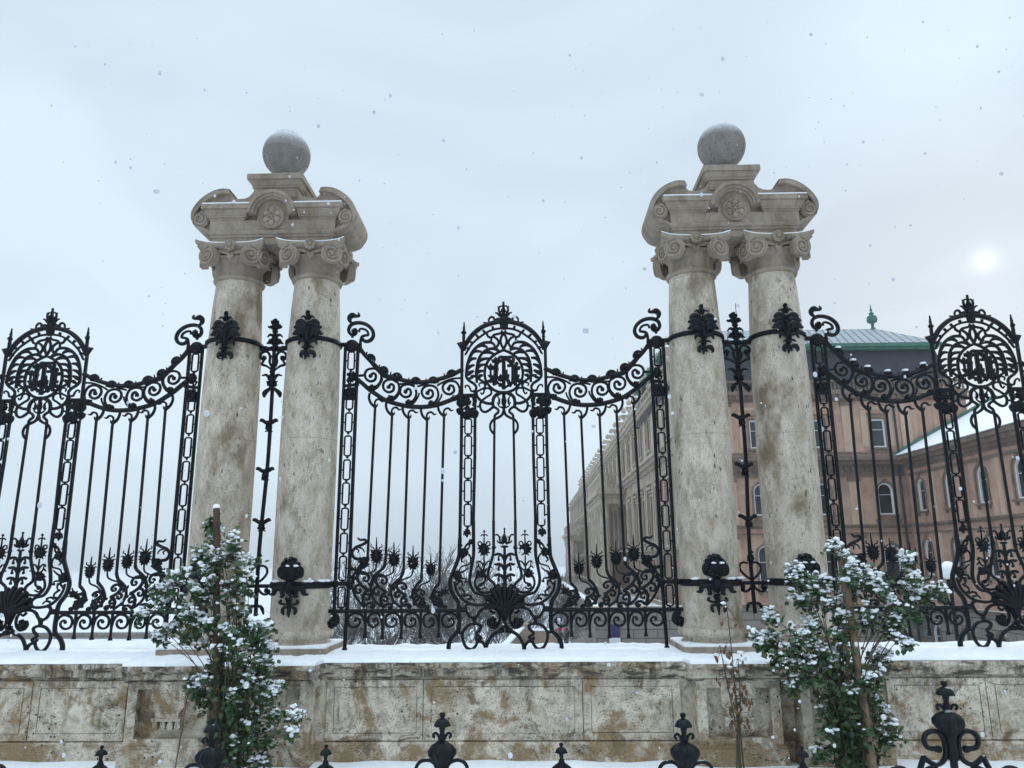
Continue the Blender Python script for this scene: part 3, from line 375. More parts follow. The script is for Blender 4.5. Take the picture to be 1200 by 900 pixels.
'serpent':[('s',(0.0201,0.0373,0.043,0.043,0.043,0.0488),0,[(-1.889,2.465),(-1.857,2.435),(-1.796,2.438),(-1.782,2.402),(-1.84,2.37),(-1.915,2.337),(-1.955,2.273),(-1.92,2.21),(-1.851,2.194)]),('b',(0.0621,0.0475),0,[(-1.805,2.176)]),('s',(0.0286,0.0143),0,[(-1.911,2.331),(-1.87,2.304),(-1.882,2.272)]),('s',(0.0286,0.0143),0,[(-1.866,2.34),(-1.819,2.322),(-1.796,2.277)]),('s',(0.0484,0.0342),0,[(-1.774,2.188),(-1.839,2.118),(-1.873,2.056),(-1.811,2.082),(-1.731,2.135)]),('b',(0.0237,0.0237),0,[(-1.942,2.074)]),('s',(0.0284,0.0284),0,[(-1.942,2.074),(-1.882,2.039),(-1.858,1.986)])],
'bottom_rail':[('s',(0.0535,0.0535),0,[(-2.245,1.558),(-1.683,1.557),(-1.091,1.558),(-0.5,1.559)]),('s',(0.0422,0.1125,0.1406,0.0703),0,[(-2.19,1.536),(-2.14,1.493),(-2.137,1.433),(-2.177,1.395)]),('b',(0.0647,0.0575),0,[(-2.172,1.416)])],
'stub0':[('s',(0.0421,0.0365,0.0337,0.0618),0,[(-1.753,1.589),(-1.75,1.419),(-1.75,1.296),(-1.75,1.235)])],
'stub1':[('s',(0.0421,0.0365,0.0337,0.0617),0,[(-1.537,1.588),(-1.534,1.402),(-1.535,1.28),(-1.535,1.219)])],
'stub2':[('s',(0.042,0.0364,0.0336,0.0617),0,[(-1.296,1.586),(-1.295,1.401),(-1.296,1.279),(-1.296,1.218)])],
'stub3':[('s',(0.042,0.0364,0.0336,0.0616),0,[(-1.057,1.585),(-1.057,1.41),(-1.058,1.288),(-1.059,1.227)])],
'stub4':[('s',(0.042,0.0364,0.0336,0.0615),0,[(-0.825,1.584),(-0.826,1.419),(-0.829,1.297),(-0.83,1.236)])],
'drop0':[('s',(0.0363,0.0363,0.0335,0.028),0,[(-1.749,1.378),(-1.772,1.47),(-1.825,1.525),(-1.891,1.533),(-1.955,1.502),(-1.971,1.441),(-1.947,1.384),(-1.884,1.366),(-1.832,1.394),(-1.82,1.44),(-1.856,1.471),(-1.89,1.457)]),('b',(0.0216,0.0216),0,[(-1.88,1.446)])],
'drop1':[('s',(0.0363,0.0363,0.0335,0.0279),0,[(-1.534,1.377),(-1.557,1.469),(-1.597,1.524),(-1.653,1.531),(-1.704,1.501),(-1.718,1.439),(-1.698,1.383),(-1.648,1.365),(-1.603,1.392),(-1.594,1.439),(-1.619,1.47),(-1.653,1.455)]),('b',(0.0215,0.0215),0,[(-1.643,1.445)])],
'drop2':[('s',(0.0363,0.0363,0.0335,0.0279),0,[(-1.295,1.376),(-1.317,1.468),(-1.363,1.523),(-1.425,1.53),(-1.482,1.5),(-1.498,1.438),(-1.476,1.382),(-1.42,1.364),(-1.371,1.391),(-1.36,1.437),(-1.391,1.468),(-1.425,1.454)]),('b',(0.0215,0.0215),0,[(-1.415,1.444)])],
'drop3':[('s',(0.0362,0.0362,0.0334,0.0279),0,[(-1.057,1.374),(-1.078,1.467),(-1.124,1.521),(-1.185,1.529),(-1.242,1.498),(-1.259,1.437),(-1.237,1.38),(-1.181,1.363),(-1.132,1.39),(-1.121,1.436),(-1.151,1.467),(-1.185,1.453)]),('b',(0.0215,0.0215),0,[(-1.176,1.443)])],
'drop4':[('s',(0.0362,0.0362,0.0334,0.0278),0,[(-0.827,1.373),(-0.847,1.465),(-0.891,1.52),(-0.95,1.528),(-1.006,1.497),(-1.022,1.436),(-1.001,1.379),(-0.947,1.362),(-0.9,1.389),(-0.889,1.435),(-0.917,1.466),(-0.951,1.452)]),('b',(0.0215,0.0215),0,[(-0.941,1.441)])],
'drop5':[('s',(0.0361,0.0361,0.0334,0.0278),0,[(-0.57,1.372),(-0.59,1.464),(-0.64,1.519),(-0.705,1.526),(-0.768,1.496),(-0.787,1.434),(-0.764,1.378),(-0.703,1.36),(-0.651,1.388),(-0.638,1.434),(-0.672,1.464),(-0.706,1.45)]),('b',(0.0214,0.0214),0,[(-0.697,1.44)])],
'c_low':[('s',(0.057,0.057,0.057,0.0627),0,[(-0.572,2.455),(-0.576,2.322),(-0.586,2.206),(-0.649,2.042),(-0.692,1.912),(-0.667,1.782),(-0.59,1.661),(-0.577,1.54),(-0.577,1.333),(-0.658,1.239),(-0.697,1.16),(-0.701,1.089)])],
'd_low':[('s',(0.0515,0.0458,0.0429,0.0372),0,[(-0.4,2.67),(-0.397,2.44),(-0.396,2.231),(-0.426,2.062),(-0.443,1.94),(-0.429,1.857),(-0.375,1.773),(-0.279,1.745),(-0.229,1.698),(-0.245,1.638),(-0.308,1.62)]),('s',(0.031,0.0422,0.0422),0,[(-0.637,1.914),(-0.615,1.811),(-0.547,1.709),(-0.451,1.644),(-0.355,1.624),(-0.298,1.623)])],
'leafwork':[('s',(0.0341,0.0199),0,[(-0.426,2.402),(-0.484,2.364),(-0.513,2.288),(-0.439,2.222),(-0.444,2.128),(-0.55,2.091),(-0.588,2.007)]),('b',(0.0543,0.0582),0,[(-0.522,2.266)]),('b',(0.0579,0.0617),0,[(-0.607,1.988)]),('b',(0.035,0.0311),0,[(-0.426,2.402)]),('s',(0.0369,0.017),0,[(-0.522,2.27),(-0.581,2.327),(-0.552,2.355)]),('s',(0.0369,0.017),0,[(-0.522,2.27),(-0.455,2.326),(-0.451,2.364)]),('s',(0.0368,0.017),0,[(-0.522,2.222),(-0.551,2.175),(-0.522,2.147)]),('s',(0.0367,0.0169),0,[(-0.588,2.007),(-0.521,2.034),(-0.463,2.081)]),('s',(0.0366,0.0169),0,[(-0.597,1.969),(-0.549,1.95),(-0.491,1.941),(-0.501,1.894)]),('s',(0.0366,0.0169),0,[(-0.587,1.932),(-0.539,1.894),(-0.548,1.839)]),('s',(0.0365,0.0169),0,[(-0.577,1.839),(-0.509,1.783),(-0.528,1.728)]),('s',(0.0364,0.0168),0,[(-0.519,1.728),(-0.471,1.746),(-0.423,1.727),(-0.432,1.69)]),('s',(0.0364,0.0168),0,[(-0.471,1.69),(-0.413,1.699),(-0.375,1.662)]),('s',(0.0366,0.0169),0,[(-0.625,1.858),(-0.568,1.913),(-0.53,1.913)]),('b',(0.0173,0.0173),0,[(-0.532,1.742)]),('b',(0.0172,0.0172),0,[(-0.429,1.731)]),('b',(0.0173,0.0173),0,[(-0.481,1.909)]),('b',(0.0175,0.0175),0,[(-0.552,2.355)]),('b',(0.0175,0.0175),0,[(-0.451,2.364)])],
'tassel':[('b',(0.0468,0.0468),0,[(-0.481,2.52)]),('s',(0.0428,0.02),0,[(-0.481,2.488),(-0.481,2.455)]),('s',(0.0214,0.0214),0,[(-0.482,2.593),(-0.482,2.555)]),('s',(0.0285,0.0143),0,[(-0.515,2.517),(-0.526,2.483)]),('s',(0.0285,0.0143),0,[(-0.448,2.516),(-0.436,2.482)])],
'e_low':[('s',(0.0429,0.04,0.0372,0.0314),0,[(-0.14,2.667),(-0.14,2.457),(-0.142,2.286),(-0.16,2.182),(-0.208,2.032),(-0.208,1.948),(-0.141,1.888),(-0.124,1.836),(-0.16,1.79),(-0.251,1.772),(-0.333,1.8),(-0.376,1.875),(-0.36,1.959),(-0.318,2.001)]),('b',(0.0272,0.0272),0,[(-0.14,2.327)]),('s',(0.0338,0.0225),0,[(-0.264,2.023),(-0.245,1.958),(-0.26,1.893),(-0.318,1.874),(-0.333,1.837),(-0.299,1.815),(-0.251,1.837)]),('b',(0.023,0.023),0,[(-0.299,1.865)]),('b',(0.0578,0.0501),0,[(-0.309,2.001)]),('s',(0.0338,0.0169),0,[(-0.309,2.005),(-0.251,2.023),(-0.237,2.06)])],
'tallflower':[('b',(0.064,0.0698),0,[(-0.265,2.306)]),('s',(0.0338,0.0197),0,[(-0.299,2.005),(-0.264,2.061),(-0.263,2.23)]),('s',(0.0256,0.0114),0,[(-0.263,2.362),(-0.261,2.549)]),('b',(0.0156,0.0156),0,[(-0.261,2.53)]),('s',(0.0171,0.0171),0,[(-0.304,2.471),(-0.284,2.492),(-0.261,2.477),(-0.238,2.492),(-0.214,2.471)]),('s',(0.0284,0.0142),0,[(-0.292,2.344),(-0.34,2.363),(-0.331,2.401)]),('s',(0.0284,0.0142),0,[(-0.301,2.315),(-0.35,2.316)]),('s',(0.0284,0.0142),0,[(-0.298,2.287),(-0.34,2.259)]),('s',(0.0283,0.0142),0,[(-0.282,2.258),(-0.311,2.226)]),('s',(0.0284,0.0142),0,[(-0.278,2.353),(-0.306,2.401),(-0.341,2.397)]),('s',(0.0282,0.0141),0,[(-0.266,2.098),(-0.301,2.145),(-0.336,2.159),(-0.359,2.127)]),('s',(0.0282,0.0141),0,[(-0.266,2.042),(-0.32,2.08),(-0.336,2.155)]),('s',(0.0282,0.0141),0,[(-0.336,2.099),(-0.369,2.071)]),('s',(0.0284,0.0142),0,[(-0.234,2.343),(-0.185,2.362),(-0.195,2.4)]),('s',(0.0284,0.0142),0,[(-0.224,2.315),(-0.175,2.314)]),('s',(0.0283,0.0142),0,[(-0.228,2.286),(-0.185,2.258)]),('s',(0.0283,0.0142),0,[(-0.243,2.258),(-0.214,2.226)]),('s',(0.0284,0.0142),0,[(-0.247,2.353),(-0.22,2.4),(-0.185,2.396)]),('s',(0.0282,0.0141),0,[(-0.259,2.098),(-0.224,2.145),(-0.189,2.158),(-0.166,2.126)]),('s',(0.0282,0.0141),0,[(-0.259,2.042),(-0.205,2.079),(-0.189,2.154)]),('s',(0.0282,0.0141),0,[(-0.189,2.098),(-0.156,2.069)])],
'lily':[('s',(0.0448,0.0364,0.0308),0,[(-0.005,1.826),(-0.004,2.096),(-0.003,2.332)]),('p',(0,),0,[(-0.032,2.38),(-0.043,2.427),(-0.027,2.475),(-0.002,2.522),(0.023,2.474),(0.038,2.427),(0.027,2.379)]),('s',(0.0228,0.01),0,[(-0.002,2.494),(-0.002,2.574)]),('b',(0.0117,0.0156),0,[(-0.002,2.559)]),('b',(0.0504,0.0174),0,[(-0.003,2.338)]),('s',(0.0226,0.0395,0.0367,0.0198),0,[(-0.004,2.149),(-0.03,2.215),(-0.071,2.247),(-0.115,2.24),(-0.131,2.225)]),('s',(0.0198,0.0141),0,[(-0.061,2.244),(-0.081,2.206),(-0.077,2.178)]),('b',(0.0135,0.0193),0,[(-0.079,2.178)]),('s',(0.0225,0.0394,0.0366,0.0197),0,[(-0.004,2.025),(-0.031,2.091),(-0.071,2.123),(-0.116,2.116),(-0.131,2.127)]),('s',(0.0197,0.0141),0,[(-0.062,2.119),(-0.081,2.082),(-0.077,2.054)]),('b',(0.0135,0.0193),0,[(-0.079,2.054)]),('s',(0.0224,0.0393,0.0365,0.0196),0,[(-0.005,1.895),(-0.031,1.96),(-0.072,1.992),(-0.116,1.985),(-0.131,1.97)]),('s',(0.0197,0.0141),0,[(-0.062,1.988),(-0.081,1.951),(-0.078,1.923)]),('b',(0.0134,0.0192),0,[(-0.08,1.923)]),('s',(0.0284,0.0184),0,[(-0.018,2.37),(-0.057,2.399),(-0.068,2.456),(-0.095,2.491),(-0.119,2.479)]),('s',(0.0227,0.0142),0,[(-0.045,2.38),(-0.08,2.39),(-0.096,2.418)]),('s',(0.017,0.0142),0,[(-0.061,2.399),(-0.061,2.452),(-0.041,2.46)]),('s',(0.0226,0.0395,0.0367,0.0198),0,[(-0.004,2.149),(0.024,2.215),(0.065,2.246),(0.109,2.239),(0.124,2.223)]),('s',(0.0198,0.0141),0,[(0.055,2.243),(0.074,2.205),(0.07,2.177)]),('b',(0.0135,0.0193),0,[(0.072,2.177)]),('s',(0.0225,0.0394,0.0366,0.0197),0,[(-0.004,2.025),(0.023,2.091),(0.064,2.122),(0.108,2.114),(0.124,2.126)]),('s',(0.0197,0.0141),0,[(0.054,2.118),(0.073,2.081),(0.069,2.053)]),('b',(0.0135,0.0193),0,[(0.071,2.053)]),('s',(0.0224,0.0393,0.0365,0.0196),0,[(-0.005,1.895),(0.022,1.96),(0.063,1.991),(0.107,1.983),(0.122,1.968)]),('s',(0.0197,0.0141),0,[(0.053,1.988),(0.072,1.95),(0.068,1.922)]),('b',(0.0134,0.0192),0,[(0.07,1.922)]),('s',(0.0284,0.0184),0,[(0.013,2.37),(0.052,2.398),(0.064,2.455),(0.091,2.489),(0.115,2.478)]),('s',(0.0227,0.0142),0,[(0.04,2.379),(0.075,2.388),(0.091,2.417)]),('s',(0.017,0.0142),0,[(0.056,2.398),(0.056,2.451),(0.037,2.459)])],
'shell':[('p',(0,),0,[(-0.004,1.359),(-0.032,1.45),(-0.069,1.541),(-0.117,1.582),(-0.174,1.615),(-0.208,1.674),(-0.197,1.735),(-0.161,1.766),(-0.136,1.799),(-0.088,1.808),(-0.053,1.836),(-0.001,1.85),(0.05,1.835),(0.085,1.807),(0.133,1.798),(0.157,1.764),(0.193,1.733),(0.204,1.672),(0.169,1.613),(0.112,1.581),(0.064,1.541),(0.025,1.45)]),('s',(0.0418,0.0975),0,[(-0.012,1.559),(-0.102,1.641),(-0.203,1.698)]),('s',(0.0418,0.0975),0,[(-0.012,1.559),(-0.088,1.673),(-0.174,1.762)]),('s',(0.0418,0.0975),0,[(-0.012,1.559),(-0.061,1.694),(-0.12,1.803)]),('s',(0.0418,0.0975),0,[(-0.012,1.559),(-0.031,1.71),(-0.059,1.836)]),('b',(0.0303,0.0303),0,[(-0.007,1.377)])],
'basescroll':[('s',(0.0419,0.0419),0,[(-0.575,1.584),(-0.499,1.584),(-0.479,1.544),(-0.446,1.492),(-0.383,1.466),(-0.34,1.503),(-0.308,1.552),(-0.25,1.586),(-0.165,1.589),(-0.088,1.569)]),('s',(0.0419,0.0419),0,[(-0.493,1.571),(-0.485,1.617),(-0.451,1.635)]),('s',(0.039,0.039,0.0334),0,[(-0.107,1.569),(-0.066,1.496),(-0.07,1.414),(-0.117,1.351),(-0.184,1.36),(-0.218,1.411),(-0.199,1.46)]),('b',(0.057,0.0608),0,[(-0.155,1.418)]),('s',(0.0418,0.0223),0,[(-0.184,1.56),(-0.146,1.524),(-0.117,1.542)]),('b',(0.0305,0.0343),0,[(-0.382,1.461)]),('s',(0.0557,0.0557),0,[(-0.382,1.47),(-0.381,1.388)]),('s',(0.0388,0.0415,0.0415,0.0415,0.0471),0,[(-0.369,1.238),(-0.339,1.207),(-0.297,1.23),(-0.335,1.256),(-0.358,1.285),(-0.311,1.328),(-0.303,1.375),(-0.374,1.397),(-0.459,1.376),(-0.525,1.298),(-0.524,1.199),(-0.476,1.113),(-0.41,1.094),(-0.358,1.144),(-0.339,1.189),(-0.288,1.18),(-0.252,1.14),(-0.241,1.094)]),('s',(0.0469,0.0469),0,[(-0.237,1.094),(-0.218,1.162),(-0.174,1.242),(-0.099,1.296),(-0.008,1.308)]),('s',(0.0305,0.0305),0,[(-0.007,1.372),(-0.051,1.338),(-0.078,1.32)]),('s',(0.0277,0.0277),0,[(-0.089,1.33),(-0.008,1.33)]),('s',(0.0416,0.0416),0,[(-0.582,1.299),(-0.529,1.289)]),('b',(0.0264,0.0226),0,[(-0.237,1.097)])],
'medallion':[('s',(0.0693,0.0693),0,[(-0.523,5.01),(-0.454,5.123),(-0.373,5.21),(-0.268,5.282),(-0.152,5.323),(-0.07,5.34),(0.007,5.343)]),('s',(0.0331,0.0331),0,[(-0.513,4.89),(-0.465,4.979),(-0.407,5.054),(-0.326,5.125),(-0.221,5.196),(-0.117,5.236),(0.007,5.25)]),('s',(0.0392,0.0392),0,[(-0.497,4.979),(-0.464,4.949)]),('s',(0.0392,0.0392),0,[(-0.448,5.063),(-0.413,5.032)]),('s',(0.0393,0.0393),0,[(-0.373,5.158),(-0.343,5.122)]),('s',(0.0393,0.0393),0,[(-0.28,5.224),(-0.251,5.185)]),('s',(0.0394,0.0394),0,[(-0.152,5.276),(-0.14,5.236)]),('s',(0.0301,0.0301),0,[(-0.528,4.89),(-0.51,4.884)])],
'rings':[('s',(0.0363,0.0363),0,[(-0.018,5.214),(-0.041,5.178),(-0.129,5.155),(-0.163,5.119),(-0.208,5.132),(-0.227,5.168),(-0.231,5.199)]),('s',(0.0362,0.0423,0.0423),0,[(-0.146,5.137),(-0.082,5.088),(-0.069,5.028),(-0.112,4.974),(-0.198,4.957),(-0.268,4.92),(-0.334,4.828),(-0.362,4.709),(-0.364,4.591),(-0.361,4.491)]),('s',(0.0419,0.0359,0.0299),0,[(-0.362,4.709),(-0.371,4.603),(-0.325,4.537),(-0.258,4.49),(-0.25,4.431),(-0.313,4.393),(-0.375,4.362)]),('s',(0.0331,0.0451,0.0451,0.0451),0,[(-0.112,4.974),(-0.129,5.016),(-0.158,5.043),(-0.216,5.051),(-0.291,5.037),(-0.372,4.981),(-0.441,4.889),(-0.489,4.747),(-0.502,4.64),(-0.504,4.593)]),('s',(0.0448,0.0418,0.0299,0.0209),0,[(-0.504,4.593),(-0.499,4.563),(-0.462,4.519),(-0.399,4.476),(-0.368,4.426),(-0.387,4.38),(-0.436,4.378),(-0.456,4.422),(-0.485,4.454),(-0.517,4.446),(-0.513,4.417)]),('s',(0.0332,0.0332),0,[(-0.169,5.113),(-0.169,5.071),(-0.21,5.051)]),('s',(0.0393,0.0393),0,[(0.006,5.189),(-0.033,5.117),(-0.038,5.039),(0.005,4.943)]),('s',(0.042,0.042),0,[(0.005,4.943),(-0.094,4.896),(-0.187,4.82),(-0.242,4.72),(-0.258,4.601),(-0.256,4.59)]),('s',(0.0418,0.0418),0,[(-0.256,4.601),(-0.239,4.516),(-0.176,4.424),(-0.096,4.37),(0.002,4.349)]),('s',(0.03,0.0569,0.03),0,[(-0.492,4.735),(-0.446,4.815),(-0.366,4.828)]),('s',(0.0299,0.0568,0.0299),0,[(-0.5,4.652),(-0.463,4.711),(-0.392,4.739)]),('s',(0.0299,0.0568,0.0299),0,[(-0.502,4.593),(-0.468,4.628),(-0.4,4.656)]),('s',(0.03,0.0571,0.03),0,[(-0.447,4.853),(-0.401,4.927),(-0.297,4.92)]),('s',(0.0301,0.0572,0.0301),0,[(-0.372,4.978),(-0.291,5.013),(-0.216,4.976)]),('s',(0.0298,0.0567,0.0298),0,[(-0.479,4.545),(-0.434,4.562),(-0.416,4.582),(-0.365,4.577)]),('s',(0.0299,0.0568,0.0299),0,[(-0.499,4.593),(-0.468,4.616),(-0.4,4.656)]),('s',(0.0299,0.0569,0.0299),0,[(-0.359,4.709),(-0.314,4.804),(-0.193,4.828)]),('s',(0.0299,0.0568,0.0299),0,[(-0.364,4.638),(-0.331,4.721),(-0.244,4.743)]),('s',(0.0299,0.0567,0.0299),0,[(-0.361,4.603),(-0.336,4.644),(-0.262,4.655)]),('s',(0.03,0.0571,0.03),0,[(-0.268,4.898),(-0.21,4.916),(-0.129,4.885)]),('s',(0.0301,0.0571,0.0301),0,[(-0.175,4.957),(-0.106,4.956),(-0.048,4.907)]),('s',(0.0298,0.0567,0.0298),0,[(-0.33,4.549),(-0.319,4.585),(-0.279,4.59)]),('s',(0.0327,0.0208),0,[(-0.25,4.437),(-0.265,4.484),(-0.307,4.487),(-0.333,4.467),(-0.319,4.438)]),('s',(0.0326,0.0326,0.0296,0.0207),0,[(-0.295,4.245),(-0.233,4.291),(-0.173,4.331),(-0.17,4.383),(-0.21,4.413),(-0.256,4.402),(-0.269,4.355),(-0.295,4.332),(-0.31,4.358)]),('s',(0.0446,0.0446),0,[(-0.367,4.362),(-0.358,4.304),(-0.301,4.241),(-0.221,4.206),(-0.144,4.205)]),('s',(0.0385,0.0385),0,[(-0.299,4.239),(-0.318,4.187),(-0.301,4.117),(-0.25,4.09),(-0.193,4.116),(-0.142,4.154),(-0.091,4.132),(-0.071,4.092),(-0.113,4.052),(-0.125,4.017)]),('s',(0.0296,0.0296),0,[(-0.358,4.164),(-0.318,4.167)]),('s',(0.0504,0.0504),0,[(0.002,4.352),(-0.073,4.339),(-0.13,4.289),(-0.147,4.214),(-0.136,4.139)]),('b',(0.0296,0.1046),0,[(0.002,4.23)]),('b',(0.0171,0.0478),0,[(-0.062,4.236)]),('s',(0.0295,0.0148),0,[(-0.017,4.143),(-0.062,4.167),(-0.09,4.219)]),('s',(0.0237,0.0148),0,[(-0.062,4.271),(-0.084,4.306),(-0.05,4.323)]),('s',(0.0237,0.0148),0,[(-0.01,4.317),(-0.027,4.335)]),('s',(0.0443,0.0384,0.0354,0.0384),0,[(0.001,4.12),(-0.023,4.051),(-0.085,4.008),(-0.148,3.977),(-0.182,3.915),(-0.174,3.846),(-0.131,3.794)])],
'crown':[('p',(0,),0,[(-0.047,5.257),(-0.055,5.318),(-0.044,5.384),(-0.058,5.427),(0.007,5.426),(0.073,5.425),(0.059,5.383),(0.069,5.316),(0.06,5.255),(0.037,5.225),(-0.024,5.226)]),('s',(0.0455,0.0152),0,[(0.007,5.426),(0.008,5.629)]),('b',(0.0257,0.0351),0,[(0.008,5.5)]),('s',(0.0425,0.0334,0.0182),0,[(-0.023,5.415),(-0.052,5.47),(-0.064,5.525),(-0.046,5.562),(-0.013,5.564)]),('s',(0.0395,0.0212),0,[(-0.041,5.415),(-0.07,5.446),(-0.093,5.467),(-0.116,5.471)]),('s',(0.0243,0.0243),0,[(-0.052,5.47),(-0.034,5.488)]),('s',(0.0213,0.0213),0,[(-0.06,5.55),(-0.079,5.556)]),('s',(0.0394,0.0333,0.0182),0,[(-0.035,5.36),(-0.081,5.385),(-0.117,5.349),(-0.132,5.398),(-0.169,5.411),(-0.2,5.375),(-0.204,5.332),(-0.251,5.33),(-0.277,5.335)])],
'spike':[('b',(0.0326,0.0256),0,[(-0.54,5.193)]),('b',(0.0198,0.0163),0,[(-0.541,5.258)]),('b',(0.0256,0.0186),0,[(-0.542,5.125)]),('s',(0.0152,0.0304,0.0456,0.0456),0,[(-0.538,5.343),(-0.538,5.276),(-0.54,5.167),(-0.544,5.034)]),('p',(0,),0,[(-0.639,5.048),(-0.575,5.065),(-0.511,5.046),(-0.499,4.998),(-0.516,4.938),(-0.568,4.927),(-0.604,4.987)])],
'postrose':[('b',(0.0775,0.0707),0,[(-0.512,4.23)]),('s',(0.0386,0.0386),0,[(-0.57,4.324),(-0.472,4.325),(-0.358,4.327)]),('s',(0.0445,0.0742,0.0297),0,[(-0.592,4.277),(-0.603,4.208),(-0.562,4.149)]),('s',(0.0445,0.0742,0.0297),0,[(-0.415,4.31),(-0.386,4.24),(-0.415,4.171)]),('s',(0.0444,0.074,0.0296),0,[(-0.562,4.126),(-0.608,4.115),(-0.59,4.057)]),('s',(0.0444,0.0739,0.0296),0,[(-0.54,4.126),(-0.562,4.068),(-0.544,4.022)]),('s',(0.0444,0.0739,0.0296),0,[(-0.483,4.137),(-0.46,4.067),(-0.471,3.998)]),('s',(0.0444,0.0739,0.0296),0,[(-0.426,4.148),(-0.403,4.067),(-0.414,4.009)]),('s',(0.0443,0.0739,0.0296),0,[(-0.414,4.125),(-0.363,4.078),(-0.374,4.009)]),('b',(0.0796,0.0682),0,[(-0.483,4.102)]),('b',(0.0397,0.0397),0,[(-0.505,4.033)]),('b',(0.0398,0.0682),0,[(-0.42,4.078)]),('b',(0.0319,0.0364),0,[(-0.579,4.115)])],
'monogram':[('s',(0.0599,0.0599),0,[(0.0,4.833),(0.001,4.652),(-0.003,4.394)]),('s',(0.0449,0.0449),0,[(-0.066,4.82),(-0.045,4.841),(0.004,4.837),(0.074,4.836),(0.138,4.839)]),('s',(0.0524,0.0674,0.0449),0,[(0.032,4.818),(0.074,4.789),(0.116,4.759),(0.138,4.824)]),('s',(0.0449,0.0749,0.0674),0,[(-0.066,4.82),(-0.077,4.776),(-0.102,4.726),(-0.106,4.617),(-0.116,4.51),(-0.082,4.48)]),('s',(0.0449,0.0449),0,[(-0.067,4.772),(-0.038,4.787),(-0.017,4.801)]),('s',(0.0449,0.0449),0,[(-0.137,4.712),(-0.106,4.679),(-0.067,4.675)]),('s',(0.0448,0.0448),0,[(0.046,4.717),(0.102,4.719),(0.186,4.715)]),('s',(0.0821,0.0821),0,[(0.137,4.708),(0.136,4.593),(0.132,4.478)]),('s',(0.0448,0.0448),0,[(0.172,4.708),(0.164,4.614),(0.156,4.506)]),('s',(0.0299,0.0672,0.0149),0,[(-0.179,4.654),(-0.172,4.705),(-0.176,4.756)]),('s',(0.0299,0.0672,0.0149),0,[(-0.165,4.661),(-0.191,4.694),(-0.228,4.727)]),('s',(0.0299,0.0672,0.0149),0,[(-0.172,4.669),(-0.131,4.697),(-0.102,4.726)]),('s',(0.0299,0.0674,0.015),0,[(-0.116,4.769),(-0.107,4.806),(-0.109,4.842)]),('s',(0.0299,0.0674,0.015),0,[(-0.123,4.762),(-0.138,4.784),(-0.165,4.806)]),('s',(0.0298,0.067,0.0149),0,[(-0.123,4.538),(-0.163,4.564),(-0.214,4.59)]),('s',(0.0298,0.067,0.0149),0,[(-0.137,4.51),(-0.177,4.51),(-0.228,4.511)]),('s',(0.0298,0.067,0.0149),0,[(-0.123,4.495),(-0.128,4.47),(-0.144,4.445)]),('s',(0.0298,0.067,0.0149),0,[(-0.067,4.509),(-0.048,4.555),(-0.039,4.602)]),('s',(0.0298,0.067,0.0149),0,[(-0.053,4.537),(-0.065,4.552),(-0.088,4.567)]),('s',(0.0297,0.0669,0.0149),0,[(-0.04,4.48),(-0.048,4.455),(-0.068,4.43)]),('s',(0.0298,0.067,0.0149),0,[(-0.004,4.551),(0.026,4.608),(0.045,4.666)]),('s',(0.0298,0.067,0.0149),0,[(0.009,4.515),(0.047,4.558),(0.073,4.601)]),('s',(0.0298,0.067,0.0149),0,[(0.045,4.536),(0.06,4.504),(0.065,4.471)]),('s',(0.0297,0.0669,0.0149),0,[(0.044,4.479),(0.078,4.482),(0.1,4.485)]),('s',(0.0297,0.0669,0.0149),0,[(0.072,4.478),(0.085,4.45),(0.086,4.421)]),('s',(0.0297,0.0669,0.0149),0,[(0.135,4.506),(0.197,4.513),(0.247,4.519)]),('s',(0.0298,0.0669,0.0149),0,[(0.142,4.535),(0.183,4.563),(0.213,4.592)]),('s',(0.0298,0.0671,0.0149),0,[(0.171,4.664),(0.202,4.686),(0.221,4.707)]),('s',(0.0299,0.0672,0.0149),0,[(0.158,4.715),(0.173,4.744),(0.176,4.773)]),('s',(0.0297,0.0669,0.0149),0,[(0.135,4.478),(0.158,4.459),(0.17,4.441)]),('s',(0.0298,0.0671,0.0149),0,[(-0.025,4.58),(0.008,4.573),(0.031,4.565)]),('s',(0.0298,0.067,0.0149),0,[(-0.067,4.538),(-0.037,4.523),(-0.019,4.508)]),('s',(0.0297,0.0669,0.0149),0,[(-0.033,4.437),(0.004,4.429),(0.03,4.422)]),('s',(0.0358,0.0358),0,[(-0.176,4.654),(-0.169,4.582),(-0.116,4.51),(-0.04,4.451),(-0.001,4.408)]),('s',(0.0358,0.0358),0,[(0.175,4.664),(0.171,4.563),(0.135,4.492),(0.058,4.443),(-0.001,4.408)])],
